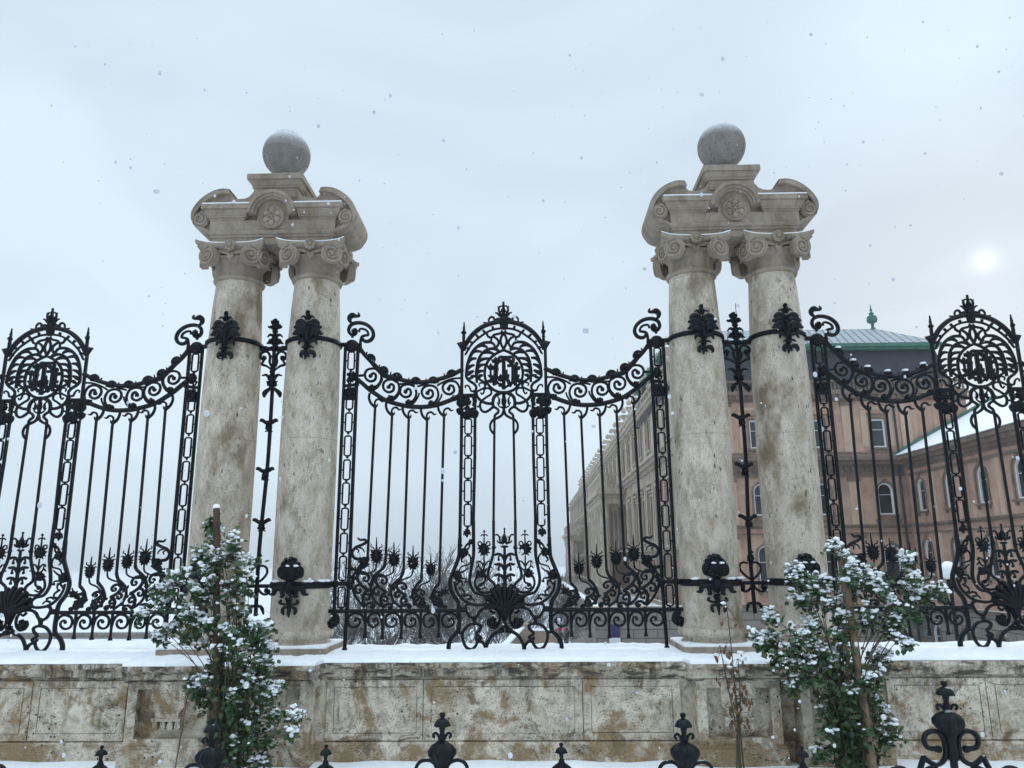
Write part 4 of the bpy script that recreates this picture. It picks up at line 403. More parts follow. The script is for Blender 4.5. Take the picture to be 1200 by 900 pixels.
'stanchion':[('s',(0.0519,0.0519),0,[(0.001,5.01),(0.011,4.39),(0.013,3.469),(-0.015,2.692),(-0.026,2.26),(-0.023,1.837),(-0.017,1.503)]),('b',(0.0819,0.0409),0,[(0.0,5.31)]),('s',(0.0462,0.0369,0.0616),0,[(-0.007,5.428),(-0.001,5.281),(0.007,5.006)]),('b',(0.0377,0.0315),0,[(-0.002,5.248)]),('b',(0.0408,0.0941),0,[(0.002,5.135)]),('b',(0.0532,0.0469),0,[(0.004,5.006)]),('s',(0.0553,0.0399,0.0154),0,[(-0.01,5.346),(-0.051,5.371),(-0.061,5.404)]),('s',(0.0553,0.0399,0.0154),0,[(-0.009,5.33),(-0.078,5.307),(-0.106,5.323)]),('s',(0.0551,0.0398,0.0153),0,[(0.001,5.167),(-0.064,5.201),(-0.105,5.165)]),('s',(0.055,0.0397,0.0153),0,[(0.006,5.086),(-0.051,5.127),(-0.08,5.096),(-0.109,5.072)]),('s',(0.0554,0.04,0.0154),0,[(-0.013,5.387),(-0.032,5.396),(-0.038,5.42)]),('s',(0.055,0.0397,0.0153),0,[(0.008,5.054),(-0.056,5.087),(-0.086,5.068)]),('s',(0.0364,0.0394,0.0394,0.0303),0,[(-0.019,4.75),(-0.05,4.814),(-0.049,4.894),(-0.087,4.955),(-0.142,4.959),(-0.181,4.92),(-0.167,4.864),(-0.127,4.85),(-0.117,4.882)]),('b',(0.0343,0.0343),0,[(-0.131,4.871)]),('s',(0.0304,0.0395,0.0243),0,[(-0.127,4.847),(-0.154,4.784),(-0.09,4.759),(-0.024,4.71)]),('s',(0.0335,0.0335),0,[(-0.005,4.893),(-0.036,4.894)]),('s',(0.0604,0.0453,0.0181),0,[(-0.009,4.544),(-0.052,4.607),(-0.093,4.636),(-0.143,4.624)]),('s',(0.0452,0.0543,0.0754,0.0211),0,[(0.004,4.457),(-0.048,4.426),(-0.091,4.38),(-0.095,4.322)]),('s',(0.0453,0.0151),0,[(-0.0,4.528),(-0.079,4.545)]),('s',(0.0453,0.0151),0,[(0.001,4.504),(-0.068,4.489)]),('s',(0.0553,0.0399,0.0154),0,[(-0.01,5.346),(0.028,5.37),(0.034,5.403)]),('s',(0.0553,0.0399,0.0154),0,[(-0.009,5.33),(0.063,5.304),(0.089,5.32)]),('s',(0.0551,0.0398,0.0153),0,[(0.001,5.167),(0.062,5.199),(0.108,5.162)]),('s',(0.055,0.0397,0.0153),0,[(0.006,5.086),(0.059,5.126),(0.092,5.093),(0.123,5.068)]),('s',(0.0554,0.04,0.0154),0,[(-0.013,5.387),(0.006,5.395),(0.009,5.42)]),('s',(0.055,0.0397,0.0153),0,[(0.008,5.054),(0.069,5.085),(0.101,5.066)]),('s',(0.0364,0.0394,0.0394,0.0303),0,[(0.027,4.749),(0.05,4.813),(0.039,4.893),(0.069,4.953),(0.124,4.956),(0.168,4.915),(0.161,4.859),(0.123,4.847),(0.108,4.879)]),('b',(0.0343,0.0343),0,[(0.124,4.868)]),('s',(0.0304,0.0395,0.0243),0,[(0.123,4.844),(0.158,4.779),(0.097,4.756),(0.038,4.709)]),('s',(0.0335,0.0335),0,[(-0.005,4.893),(0.026,4.893)]),('s',(0.0604,0.0453,0.0181),0,[(0.006,4.544),(0.041,4.606),(0.078,4.634),(0.13,4.621)]),('s',(0.0452,0.0543,0.0754,0.0211),0,[(0.004,4.457),(0.06,4.425),(0.109,4.377),(0.121,4.319)]),('s',(0.0453,0.0151),0,[(-0.0,4.528),(0.076,4.543)]),('s',(0.0453,0.0151),0,[(0.001,4.504),(0.072,4.488)]),('b',(0.062,0.0929),0,[(-0.001,4.544)]),('b',(0.0435,0.0622),0,[(-0.002,4.702)]),('s',(0.0611,0.0611),0,[(-0.191,4.995),(0.012,5.002),(0.191,5.0)]),('b',(0.0458,0.0535),0,[(-0.004,3.906)]),('b',(0.0536,0.023),0,[(-0.012,3.983)]),('s',(0.0596,0.0537,0.0239),0,[(-0.007,3.956),(-0.071,3.995),(-0.11,4.018),(-0.124,3.992)]),('s',(0.0298,0.0149),0,[(-0.002,3.886),(-0.05,3.856)]),('s',(0.0596,0.0537,0.0239),0,[(-0.007,3.956),(0.052,3.993),(0.089,4.016),(0.106,3.989)]),('s',(0.0298,0.0149),0,[(-0.002,3.886),(0.049,3.855)]),('b',(0.0452,0.0527),0,[(-0.011,3.263)]),('b',(0.0528,0.0226),0,[(-0.02,3.338)]),('s',(0.0588,0.0529,0.0235),0,[(-0.014,3.311),(-0.077,3.349),(-0.116,3.372),(-0.13,3.346)]),('s',(0.0294,0.0147),0,[(-0.01,3.244),(-0.057,3.215)]),('s',(0.0588,0.0529,0.0235),0,[(-0.014,3.311),(0.044,3.348),(0.08,3.37),(0.097,3.344)]),('s',(0.0294,0.0147),0,[(-0.01,3.244),(0.041,3.214)]),('b',(0.0445,0.0519),0,[(-0.012,2.601)]),('b',(0.052,0.0223),0,[(-0.021,2.674)]),('s',(0.0579,0.0521,0.0232),0,[(-0.015,2.649),(-0.077,2.685),(-0.116,2.707),(-0.129,2.682)]),('s',(0.0289,0.0145),0,[(-0.011,2.583),(-0.057,2.555)]),('s',(0.0579,0.0521,0.0232),0,[(-0.015,2.649),(0.042,2.684),(0.077,2.706),(0.094,2.68)]),('s',(0.0289,0.0145),0,[(-0.011,2.583),(0.039,2.554)]),('s',(0.0342,0.0313,0.0313),0,[(-0.025,1.905),(-0.1,1.958),(-0.16,2.027),(-0.162,2.092),(-0.119,2.122),(-0.063,2.111)]),('s',(0.037,0.0342,0.0285),0,[(-0.023,1.874),(-0.05,1.806),(-0.11,1.766),(-0.175,1.792),(-0.17,1.827)]),('b',(0.0347,0.0316),0,[(-0.148,1.814)]),('s',(0.0425,0.0425,0.0481,0.0198),0,[(-0.022,1.625),(-0.076,1.621),(-0.101,1.588),(-0.112,1.521)]),('s',(0.0342,0.0313,0.0313),0,[(-0.025,1.905),(0.043,1.957),(0.093,2.026),(0.086,2.09),(0.04,2.121),(-0.015,2.111)]),('s',(0.037,0.0342,0.0285),0,[(-0.023,1.874),(0.013,1.806),(0.079,1.765),(0.14,1.79),(0.13,1.825)]),('b',(0.0347,0.0315),0,[(0.11,1.813)]),('s',(0.0425,0.0425,0.0481,0.0198),0,[(-0.022,1.625),(0.033,1.621),(0.062,1.587),(0.083,1.52)]),('b',(0.0414,0.0716),0,[(-0.024,2.164)]),('b',(0.0319,0.0351),0,[(-0.017,2.249)])],
'strap':[('s',(0.057,0.057),0,[(-0.2,1.864),(-0.026,1.879),(0.16,1.883)])],
'acanthus_top':[('b',(0.0334,0.0455),0,[(0.015,5.329)]),('b',(0.0273,0.0243),0,[(0.013,5.385)]),('b',(0.0392,0.1658),0,[(0.022,5.071)]),('s',(0.0432,0.0324,0.0108),0,[(0.006,5.282),(-0.042,5.33),(-0.082,5.307)]),('s',(0.0431,0.0647,0.0162),0,[(0.009,5.219),(-0.069,5.268),(-0.128,5.24),(-0.148,5.237)]),('s',(0.043,0.0753,0.0161),0,[(0.013,5.149),(-0.074,5.213),(-0.14,5.182),(-0.17,5.183)]),('s',(0.043,0.0752,0.0161),0,[(0.016,5.086),(-0.078,5.15),(-0.143,5.096),(-0.18,5.089)]),('s',(0.0429,0.0644,0.0215),0,[(0.02,5.016),(-0.052,5.103),(-0.096,5.065),(-0.079,5.033)]),('s',(0.0429,0.0536,0.0214),0,[(0.022,4.97),(-0.062,5.002),(-0.089,4.94)]),('s',(0.0321,0.0321,0.0107),0,[(0.033,4.907),(-0.012,4.916),(-0.049,4.893)]),('s',(0.0213,0.0427,0.0747,0.0427,0.016),0,[(0.059,4.768),(0.022,4.83),(-0.03,4.831),(-0.05,4.785),(-0.026,4.762)]),('s',(0.0432,0.0324,0.0108),0,[(0.021,5.282),(0.064,5.329),(0.106,5.304)]),('s',(0.0431,0.0647,0.0162),0,[(0.024,5.219),(0.098,5.265),(0.159,5.236),(0.179,5.233)]),('s',(0.043,0.0753,0.0161),0,[(0.028,5.149),(0.108,5.21),(0.177,5.178),(0.208,5.177)]),('s',(0.043,0.0752,0.0161),0,[(0.031,5.086),(0.119,5.147),(0.189,5.092),(0.227,5.083)]),('s',(0.0429,0.0644,0.0215),0,[(0.035,5.016),(0.098,5.101),(0.146,5.061),(0.132,5.03)]),('s',(0.0429,0.0536,0.0214),0,[(0.038,4.969),(0.119,4.999),(0.152,4.937)]),('s',(0.0321,0.0321,0.0107),0,[(0.033,4.907),(0.078,4.914),(0.117,4.891)]),('s',(0.0213,0.0427,0.0747,0.0427,0.016),0,[(0.023,4.769),(0.052,4.83),(0.105,4.829),(0.13,4.783),(0.108,4.76)]),('s',(0.0321,0.0535,0.0161),0,[(0.016,4.892),(0.014,4.815),(0.006,4.738)]),('b',(0.033,0.033),0,[(0.016,4.892)])],
'acanthus_low':[('b',(0.128,0.1067),0,[(-0.02,2.059)]),('b',(0.084,0.0733),0,[(-0.02,2.14)]),('b',(0.0518,0.0457),0,[(-0.101,2.008)]),('b',(0.0517,0.0456),0,[(0.07,2.011)]),('b',(0.0459,0.0367),0,[(-0.02,2.191)]),('b',(0.073,0.038),0,[(-0.022,1.971)]),('b',(0.0637,0.091),0,[(-0.024,1.868)]),('b',(0.0393,0.0393),0,[(-0.023,1.723)]),('s',(0.0803,0.0703,0.0201),0,[(-0.025,2.118),(-0.111,2.148),(-0.139,2.118)]),('s',(0.0802,0.0902,0.0301),0,[(-0.037,2.059),(-0.13,2.089),(-0.148,2.015),(-0.131,1.979)]),('s',(0.0603,0.0503,0.0201),0,[(-0.027,2.162),(-0.083,2.199),(-0.104,2.17)]),('s',(0.0599,0.0699,0.0499,0.015),0,[(-0.047,1.869),(-0.113,1.84),(-0.101,1.76),(-0.139,1.76)]),('s',(0.0298,0.0298,0.0397,0.0298),0,[(-0.02,1.665),(-0.088,1.666),(-0.134,1.688),(-0.113,1.717)]),('s',(0.0298,0.0397,0.0496,0.0199),0,[(-0.018,1.637),(-0.085,1.623),(-0.093,1.579),(-0.073,1.543)]),('s',(0.0599,0.0699,0.0599,0.015),0,[(-0.122,1.854),(-0.197,1.84),(-0.216,1.79),(-0.269,1.783)]),('s',(0.0803,0.0703,0.0201),0,[(-0.025,2.118),(0.057,2.146),(0.09,2.117)]),('s',(0.0802,0.0902,0.0301),0,[(-0.006,2.058),(0.084,2.087),(0.11,2.014),(0.097,1.977)]),('s',(0.0603,0.0503,0.0201),0,[(-0.027,2.162),(0.024,2.198),(0.049,2.169)]),('s',(0.0599,0.0699,0.0499,0.015),0,[(-0.016,1.868),(0.053,1.839),(0.05,1.759),(0.088,1.759)]),('s',(0.0298,0.0298,0.0397,0.0298),0,[(-0.02,1.665),(0.048,1.665),(0.092,1.686),(0.068,1.715)]),('s',(0.0298,0.0397,0.0496,0.0199),0,[(-0.018,1.637),(0.051,1.622),(0.064,1.579),(0.048,1.543)]),('s',(0.0598,0.0698,0.0598,0.015),0,[(0.06,1.853),(0.137,1.838),(0.162,1.787),(0.216,1.78)]),('s',(0.0596,0.0497,0.0149),0,[(-0.021,1.694),(-0.016,1.608),(-0.014,1.51)])]}
# ------------------------------------------------------------------ ground
rnd = random.Random(7)
def sheet(name, mat, xs, ys, zf):
    m = MB(); nx, ny = len(xs), len(ys)
    m.add([(x, y, zf(x, y)) for y in ys for x in xs], [(j*nx+i, j*nx+i+1, (j+1)*nx+i+1, (j+1)*nx+i) for j in range(ny-1) for i in range(nx-1)])
    return m.build(name, mat, None, 60)
def lin(a, b, n): return [a+(b-a)*i/(n-1) for i in range(n)]
GROUNDM = mk_plain('trodden_snow', (.58,.60,.63), (.74,.76,.79), .5, .8, .4, sdist=.05)
g = sheet('ground', SNOW, lin(-14, 14, 90), lin(-14, 1.2, 60), lambda x, y: .015+.05*mnoise.noise(Vector((x*1.3, y*1.3, 0)))+.02*mnoise.noise(Vector((x*5, y*5, 3))))
tag(g, kind='structure')
xs = [-900, -500, -250]+lin(-120, 120, 60)+[250, 500, 900]; ys = lin(1.0, 200, 60)+[300, 450, 700, 900]
t = sheet('terrace', GROUNDM, xs, ys, lambda x, y: -6.0+.12*mnoise.noise(Vector((x*.15, y*.15, 0))))
tag(t, kind='structure')
# ------------------------------------------------------------------ balustrade wall under the fence
PX = 3.13; CX = 0.545
wall = empty('stone_wall', (0, -.5, 0)); tag(wall, 'long stained pale stone wall with panels and piers, snow along its top', 'wall')
def wp(mb, name, mat=WALL, sm=35, parent=wall):
    return mb.build(name, mat, parent, sm, xf=lambda x, y, z: (x, y+.5, z))
YW = -.80
m = MB(); m.box(-11, 11, YW, .95, -.3, .90); wp(m, 'wall_face')
m = MB(); m.add(*(lambda pr: ([(x, y, z) for x in (-11, 11) for y, z in pr], [(i, i+1, i+1+len(pr), i+len(pr)) for i in range(len(pr)-1)]+[tuple(range(len(pr)-1, -1, -1)), tuple(range(len(pr), 2*len(pr)))]))([(-.86,-.3),(-.86,.185),(-.845,.205),(-.802,.212),(-.802,-.3)])); wp(m, 'base_course')
def coping(x0, x1, yf):
    pr = [(yf+.09, .86), (yf+.085, .885), (yf+.045, .90), (yf+.045, .965), (yf+.02, .985), (yf, 1.0), (yf, 1.045), (.98, 1.045), (.98, .86)]
    n = len(pr); mm = MB(); mm.add([(x, y, z) for x in (x0, x1) for y, z in pr], [(i, i+n, (i+1)%n+n, (i+1)%n) for i in range(n)]+[tuple(range(n)), tuple(range(2*n-1, n-1, -1))]); return mm
wp(coping(-11, 11, -.90), 'coping')
# slabs with open joints between them, and the panels set into the slabs
def ring(mb, x0, x1, z0, z1, y, X0, X1, Z0, Z1, dp):
    mb.box(x0, X0, y-dp, y+.02, z0, z1); mb.box(X1, x1, y-dp, y+.02, z0, z1); mb.box(X0, X1, y-dp, y+.02, z0, Z0); mb.box(X0, X1, y-dp, y+.02, Z1, z1)
for b in (-1, 0, 1):
    o = b*6.26; edges = [-1.99, -.895, .895, 1.99]
    for k, (x0, x1) in enumerate(((-1.905, -.965), (-.80, .80), (.985, 1.895))):
        e0, e1 = o+edges[k]+.005, o+edges[k+1]-.005
        m = MB(); ring(m, e0, e1, .222, .856, YW, o+x0, o+x1, .295, .785, .034); wp(m, 'wall_block', WALL, 30)
        m = MB(); g_ = .006 if k != 1 else .004; m.box(o+x0+g_, o+x1-g_, YW-(.046 if k == 1 else .028), YW+.02, .295+g_, .785-g_); wp(m, 'panel', WALL, 30)
# piers under each column, with the recessed key panel and its row of drops
def pier(cx):
    m = MB(); m.box(cx-.45, cx+.45, -.965, -.79, -.3, .888); p = wp(m, 'pier')
    m = MB(); m.box(cx-.49, cx+.49, -1.11, -.81, -.3, .185); m.box(cx-.475, cx+.475, -1.09, -.81, .185, .2145); m.v = [(x, y+.5, z) for x, y, z in m.v]; m.build('pier_base', WALL, p)
    cm = coping(cx-.53, cx+.53, -1.14); cm.v = [(x, y+.5, z+.003) for x, y, z in cm.v]; cm.build('pier_coping', WALL, p)
    # frame proud of the face, so the field inside reads as sunk
    m = MB(); y = -1.0; d = .075
    m.box(cx-.45, cx-.345, y-d, y+.036, .215, .886); m.box(cx+.345, cx+.45, y-d, y+.036, .215, .886)
    m.box(cx-.345, cx+.345, y-d, y+.036, .80, .886); m.box(cx-.345, cx+.345, y-d, y+.036, .215, .29)
    m.prism([(cx-.185,.80),(cx-.185,.62),(cx-.13,.555),(cx-.13,.50),(cx+.13,.50),(cx+.13,.555),(cx+.185,.62),(cx+.185,.80)], y-d+.006, y+.036)
    m.box(cx-.16, cx+.16, y-d-.014, y+.036, .472, .499)
    for q in range(4):
        x = cx-.125+q*.083; m.prism([(x-.02,.478),(x-.034,.40),(x+.034,.40),(x+.02,.478)], y-.062, y+.036); m.prism([(x-.026,.399),(x-.02,.38),(x+.02,.38),(x+.026,.399)], y-.062, y+.036)
    m.v = [(a, b_+.5, c) for a, b_, c in m.v]; m.build('panel', WALL, p, 30)
for s in (-1, 1):
    for q in (-1, 1): pier(s*PX+q*.56)
# snow lying on the coping
def snow_ridge():
    m = MB(); NXs = 620; Y = [0, .012, .04, .10, .2, .4, .7, 1.0, 1.3, 1.6, 1.9]
    for i in range(NXs):
        x = -10.9+21.8*i/(NXs-1); yf = -.885
        for s in (-1, 1):
            for q in (-1, 1):
                d = abs(x-(s*PX+q*.56)); 
                if d < .53: yf = -1.125
        yf += .022*mnoise.noise(Vector((x*2.5, 0, 0)))+.018*mnoise.noise(Vector((x*9, 4, 0)))+.012*mnoise.noise(Vector((x*23, 7, 0)))-.004
        for k, dy in enumerate(Y):
            y = yf+dy*(.96-yf)/1.9; h = .042+.018*mnoise.noise(Vector((x*2.2, y*3, 1)))+.014*mnoise.noise(Vector((x*8, y*8, 5)))+.008*mnoise.noise(Vector((x*19, y*19, 8)))+(.02*math.exp(-((y)/.3)**2)*(0.5+mnoise.noise(Vector((x*2.3, 9, 1)))))
            z = 1.0495+(0 if k == 0 else (h*.62 if k == 1 else (h*.92 if k == 2 else h)))
            if k == len(Y)-1: z = 1.0495
            m.v.append((x, y, z))
    n = len(Y)
    for i in range(NXs-1):
        for k in range(n-1): m.f.append((i*n+k, (i+1)*n+k, (i+1)*n+k+1, i*n+k+1))
    return m
wp(snow_ridge(), 'snow_cap', SNOW, 60)
# ------------------------------------------------------------------ twin-column pillars
def spiral(u0, v0, r0, turns, sgn, n=40, r1=.018):
    o = []
    for i in range(n):
        t = i/(n-1); a = PI/2-sgn*2*PI*turns*t; r = r0*(1-t)+r1*t; o.append((u0+r*math.cos(a), v0+r*math.sin(a)))
    return o
def capital(parent, cx):
    Z = 6.20; m = MB()
    m.lathe([(.0,5.90),(.303,5.90),(.335,5.915),(.345,5.94),(.335,5.965),(.305,5.98),(.30,6.02),(.302,6.13),(.325,6.17),(.355,6.20),(.365,6.235),(.33,6.27),(.30,6.30),(0,6.30)], 40, (cx,0,0))
    # abacus with hollow sides and raised corners
    lo = []
    N_ = 14
    def edge(hw, dip):
        L = []
        for s in range(4):
            a = s*PI/2
            for i in range(N_):
                t = i/N_*2-1; d = hw-dip*(1-t*t); L.append((t*hw*math.cos(a)+d*math.sin(a), t*hw*math.sin(a)-d*math.cos(a), t))
        return L
    pr = [(.40,.06,6.275),(.43,.06,6.28),(.445,.06,6.30),(.435,.06,6.312),(.447,.055,6.33),(.462,.05,6.345),(.465,.05,6.36),(.465,.05,6.395),(.445,.05,6.40)]
    vs = []; fs = []
    for hw, dip, z in pr:
        for x, y, t in edge(hw, dip): vs.append((cx+x, y, z+.035*abs(t)**5-.012))
    n = 4*N_
    for k in range(len(pr)-1):
        for i in range(n): fs.append((k*n+i, k*n+(i+1)%n, (k+1)*n+(i+1)%n, (k+1)*n+i))
    fs.append(tuple((len(pr)-1)*n+i for i in range(n))); fs.append(tuple(range(n-1,-1,-1))); m.add(vs, fs)
    o = m.build('capital', CARVED, parent, 40)
    m = MB(); k_ = [(hw, dip, z) for hw, dip, z in ((.462,.05,6.3965),(.46,.05,6.408),(.42,.05,6.413))]; vs = []; fs = []
    for hw, dip, z in k_:
        for x, y, t in edge(hw, dip): vs.append((cx+x, y, z+.035*abs(t)**5-.012))
    for k in range(2):
        for i in range(n): fs.append((k*n+i, k*n+(i+1)%n, (k+1)*n+(i+1)%n, (k+1)*n+i))
    m.add(vs, fs); m.build('abacus_snow', SNOW, o, 60)
    for s in range(4):
        a = s*PI/2; ca, sa = math.cos(a), math.sin(a)
        def rot(q): return (cx+q[0]*ca-q[1]*sa, q[0]*sa+q[1]*ca, q[2])
        for sg in (-1, 1):
            v = MB(); th = sg*R(22); ex, ey = sg*.295, -.42
            def L(u, d, z): return rot((ex+u*math.cos(th)-d*math.sin(th), ey+u*math.sin(th)+d*math.cos(th), z))
            P = spiral(0, 0, .137, 2.1, sg, 56, .022)
            v.tube([L(u, -.012, Z+w_) for u, w_ in P], [.020-.009*i/len(P) for i in range(len(P))], 6)
            disc = [(.143*math.cos(2*PI*i/24), .143*math.sin(2*PI*i/24)) for i in range(24)]
            vs = [L(u, 0, Z+w_) for u, w_ in disc]+[L(u*.92, .085, Z+w_*.92) for u, w_ in disc]
            v.add(vs, [tuple(range(24))[::-1], tuple(range(24,48))]+[(i, (i+1)%24, (i+1)%24+24, i+24) for i in range(24)])
            c_ = L(0, -.012, Z); v.ell(c_, (.028,.022,.028), 10, 6)
            v.build('volute', CARVED, o, 40)
        g_ = MB()
        # band from volute to volute, egg course, flower and pendant
        g_.tube([rot(q) for q in crom([(-.30,-.40,6.292),(-.17,-.385,6.275),(-.07,-.375,6.255),(0,-.372,6.25),(.07,-.375,6.255),(.17,-.385,6.275),(.30,-.40,6.292)], 3)], .022, 6)
        g_.tube([rot(q) for q in crom([(-.20,-.352,6.22),(0,-.345,6.205),(.20,-.352,6.22)], 4)], .018, 6)
        for k in range(8):
            b_ = 2*PI*k/8; g_.ell(rot((.055*math.cos(b_), -.435, 6.34+.055*math.sin(b_))), (.032,.03,.032), 8, 5)
        g_.ell(rot((0, -.45, 6.34)), (.034,.034,.034), 8, 6)
        for k in (-1, 0, 1): g_.ell(rot((.026*k, -.39, 6.215-.03*(k==0))), (.022,.022,.05), 8, 6)
        for k in (-1, 1):
            for q in range(4): g_.ell(rot((k*(.09+.035*q), -.40-.006*q, 6.318)), (.017,.017,.017), 6, 5)
        g_.build('flower', CARVED, o, 40)
    return o
def pillar(cx, snowball):
    root = empty('twin_column_pillar', (cx, 0, 1.05))
    def pb(m, name, mat=CARVED, parent=root, sm=35): return m.build(name, mat, parent, sm, xf=(lambda x, y, z: (x, y, z-1.05)) if parent is root else None)
    for q in (-1, 1):
        c = q*CX; m = MB()
        prof = [(0,1.40),(.362,1.40)]+[(.362,1.8),(.365,2.4),(.368,3.0),(.368,3.7),(.365,4.3),(.352,4.9),(.341,5.2),(.325,5.55),(.306,5.86),(.300,5.905),(0,5.905)]
        m.lathe(prof, 56, (c,0,0)); sh = pb(m, 'column_shaft', SHAFT)
        m = MB(); m.lathe([(0,1.165),(.40,1.165),(.40,1.19),(.378,1.205),(.374,1.235),(.39,1.25),(.41,1.258),(.425,1.275),(.43,1.30),(.425,1.325),(.408,1.342),(.38,1.35),(.376,1.37),(.362,1.405),(0,1.405)], 48, (c,0,0))
        m.v = [(x, y, z-1.05) for x, y, z in m.v]; bs = m.build('column_base', SHAFT, root, 35)
        m = MB(); m.box(c-.47, c+.47, -.50, .50, 0.0, .108); pl = m.build('plinth', CARVED, bs, 30)
        m = MB(); m.molding(c, 0, .455, .485, [(0,.1085),(.0,.125),(-.03,.134),(-.12,.138)]); m.build('plinth_snow', SNOW, bs, 60)
        cp = capital(root, c); cp.location = (0, 0, -1.05)
    m = MB(); hx, hy = .83, .36
    A = lambda z: z+2.17
    m.molding(0, 0, hx, hy, [(0,A(4.205)),(0,A(4.30)),(.018,A(4.304)),(.018,A(4.34)),(.035,A(4.343)),(.055,A(4.372)),(.055,A(4.385)),(.03,A(4.41)),(.03,A(4.545)),(-.05,A(4.546))])
    cpr = [(0,A(4.5455)),(.03,A(4.5456)),(.045,A(4.555)),(.045,A(4.575)),(.065,A(4.577)),(.065,A(4.605)),(.072,A(4.607)),(.09,A(4.64)),(.105,A(4.672)),(.105,A(4.682)),(.13,A(4.685)),(.13,A(4.752))]
    for q in (-1, 1): m.molding(q*.6275, 0, hx-.6275, hy, cpr)
    ent = pb(m, 'entablature', sm=22)
    m = MB()
    for q in (-1, 1): m.molding(q*.6275, 0, hx-.6275+.125, hy+.125, [(-.004,A(4.7525)),(.002,A(4.765)),(-.01,A(4.776)),(-.12,A(4.78))])
    m.v = [(x,y,z-1.05) for x,y,z in m.v]; m.build('cornice_snow', SNOW, ent, 60)
    # hood over the roundel
    def arc(r0, r1, y0, y1, mb, a0=0, a1=PI, n=24, zc=A(4.62)):
        o_ = [(r1*math.cos(a0+(a1-a0)*i/n), zc+r1*math.sin(a0+(a1-a0)*i/n)) for i in range(n+1)]; i_ = [(r0*math.cos(a0+(a1-a0)*i/n), zc+r0*math.sin(a0+(a1-a0)*i/n)) for i in range(n+1)]
        for k in range(n):
            q = [i_[k], o_[k], o_[k+1], i_[k+1]]; mb.add([(x,y0,z) for x,z in q]+[(x,y1,z) for x,z in q], [(0,1,2,3)[::-1],(1,0,4,5)[::-1],(1,5,6,2)[::1],(3,2,6,7)[::1],(0,3,7,4)])
    m = MB(); arc(.285,.33,-.500,-.2,m); arc(.245,.285,-.475,-.2,m); arc(.215,.245,-.445,-.2,m); arc(0.0,.215,-.393,-.2,m)
    for q in (-1, 1): m.box(min(q*.285,q*.33), max(q*.285,q*.33), -.498, -.2, A(4.70), A(4.62)+.0005) if 0 else None
    m.box(-.215,.215,-.392,-.2,A(4.5462),A(4.6195))
    h_ = pb(m, 'hood', CARVED, root, 30)
    m = MB(); zc = A(4.575); yc = -.425
    pts = [(.15*math.cos(2*PI*i/28), yc, zc+.15*math.sin(2*PI*i/28)) for i in range(28)]; m.tube(pts, .016, 6, True)
    m.lathe([(0,-.01),(.15,-.01),(.15,.06)][::-1], 28, (0,yc,zc), 'y')
    for k in range(6):
        a = PI/6+k*PI/3; m.ell((.088*math.cos(a), yc-.015, zc+.088*math.sin(a)), (.042,.03,.042), 10, 6); m.ell((.128*math.cos(a+PI/6), yc-.015, zc+.128*math.sin(a+PI/6)), (.02,.02,.02), 8, 5)
    for k in range(6):
        a = k*PI/3; m.ell((.045*math.cos(a), yc-.025, zc+.045*math.sin(a)), (.02,.02,.02), 8, 5)
    m.ell((0, yc-.03, zc), (.026,.026,.026), 8, 6); pb(m, 'roundel')
    # attic with its scroll arms
    half = [(.30,5.04),(.325,4.985),(.37,4.93),(.43,4.90),(.52,4.893),(.585,4.91),(.62,4.955),(.635,5.0),(.75,5.005),(.87,4.965),(.98,4.89),(1.07,4.79),(1.125,4.68),(1.13,4.58),(1.09,4.50),(1.02,4.46),(.95,4.44),(.88,4.40)]
    half = half[:8]+crom(half[7:], 3)[1:]
    pl_ = [(x, A(z)) for x, z in half]+[(-x, A(z)) for x, z in half[::-1]]
    m = MB(); m.prism(pl_[::-1], -.33, .33); pb(m, 'attic', CARVED, root, 40)
    for q in (-1, 1):
        m = MB()
        arm = half[7:]; band = [(q*x*1.0+q*.0, A(z)) for x, z in arm]
        vs = []; fs = []
        for x, z in band: vs += [(x, -.40, z+.012), (x, .40, z+.012), (x*.965, .40, z-.05), (x*.965, -.40, z-.05)]
        for i in range(len(band)-1):
            for k in range(4): f_ = (i*4+k, i*4+(k+1)%4, i*4+4+(k+1)%4, i*4+4+k); fs.append(f_ if q < 0 else f_[::-1])
        m.add(vs, fs)
        m.lathe([(0,-.39),(.10,-.39),(.118,-.37),(.11,-.25),(.10,0),(.11,.25),(.118,.37),(.10,.39),(0,.39)], 24, (q*1.005,0,A(4.575)), 'y')
        P = spiral(q*1.005, A(4.575), .10, 1.8, -q); m.tube([(u, -.398, z) for u, z in P], [.022-.010*i/len(P) for i in range(len(P))], 6)
        sa = pb(m, 'scroll_arm', CARVED, root, 40); m = MB(); bs_ = band[:int(len(band)*.55)]; vs = []; fs = []
        for i, (x, z) in enumerate(bs_): e_ = .026*math.sin(PI*min(1, (i+1.5)/(len(bs_)-1)*.9))+.004; vs += [(x, -.405, z+.0125), (x, -.37, z+.013+e_), (x, .37, z+.013+e_), (x, .405, z+.0125)]
        for i in range(len(bs_)-1):
            for k in range(3): f_ = (i*4+k, i*4+k+1, i*4+5+k, i*4+4+k); fs.append(f_ if q > 0 else f_[::-1])
        m.add(vs, fs); m.v = [(x,y,z-1.05) for x,y,z in m.v]; m.build('settled_snow', SNOWD, sa, 60)
    m = MB(); m.molding(0, 0, .30, .345, [(0,A(4.90)),(0,A(5.04)),(.022,A(5.042)),(.022,A(5.07)),(.03,A(5.072)),(.05,A(5.10)),(.062,A(5.135)),(.062,A(5.142)),(.085,A(5.145)),(.085,A(5.222))], ); pd = pb(m, 'pedestal', sm=22)
    m = MB(); m.molding(0, 0, .345, .39, [(0,A(5.2225)),(.004,A(5.24)),(-.02,A(5.256)),(-.1,A(5.262))]); m.v = [(x,y,z-1.05) for x,y,z in m.v]; m.build('pedestal_snow', SNOW, pd, 60)
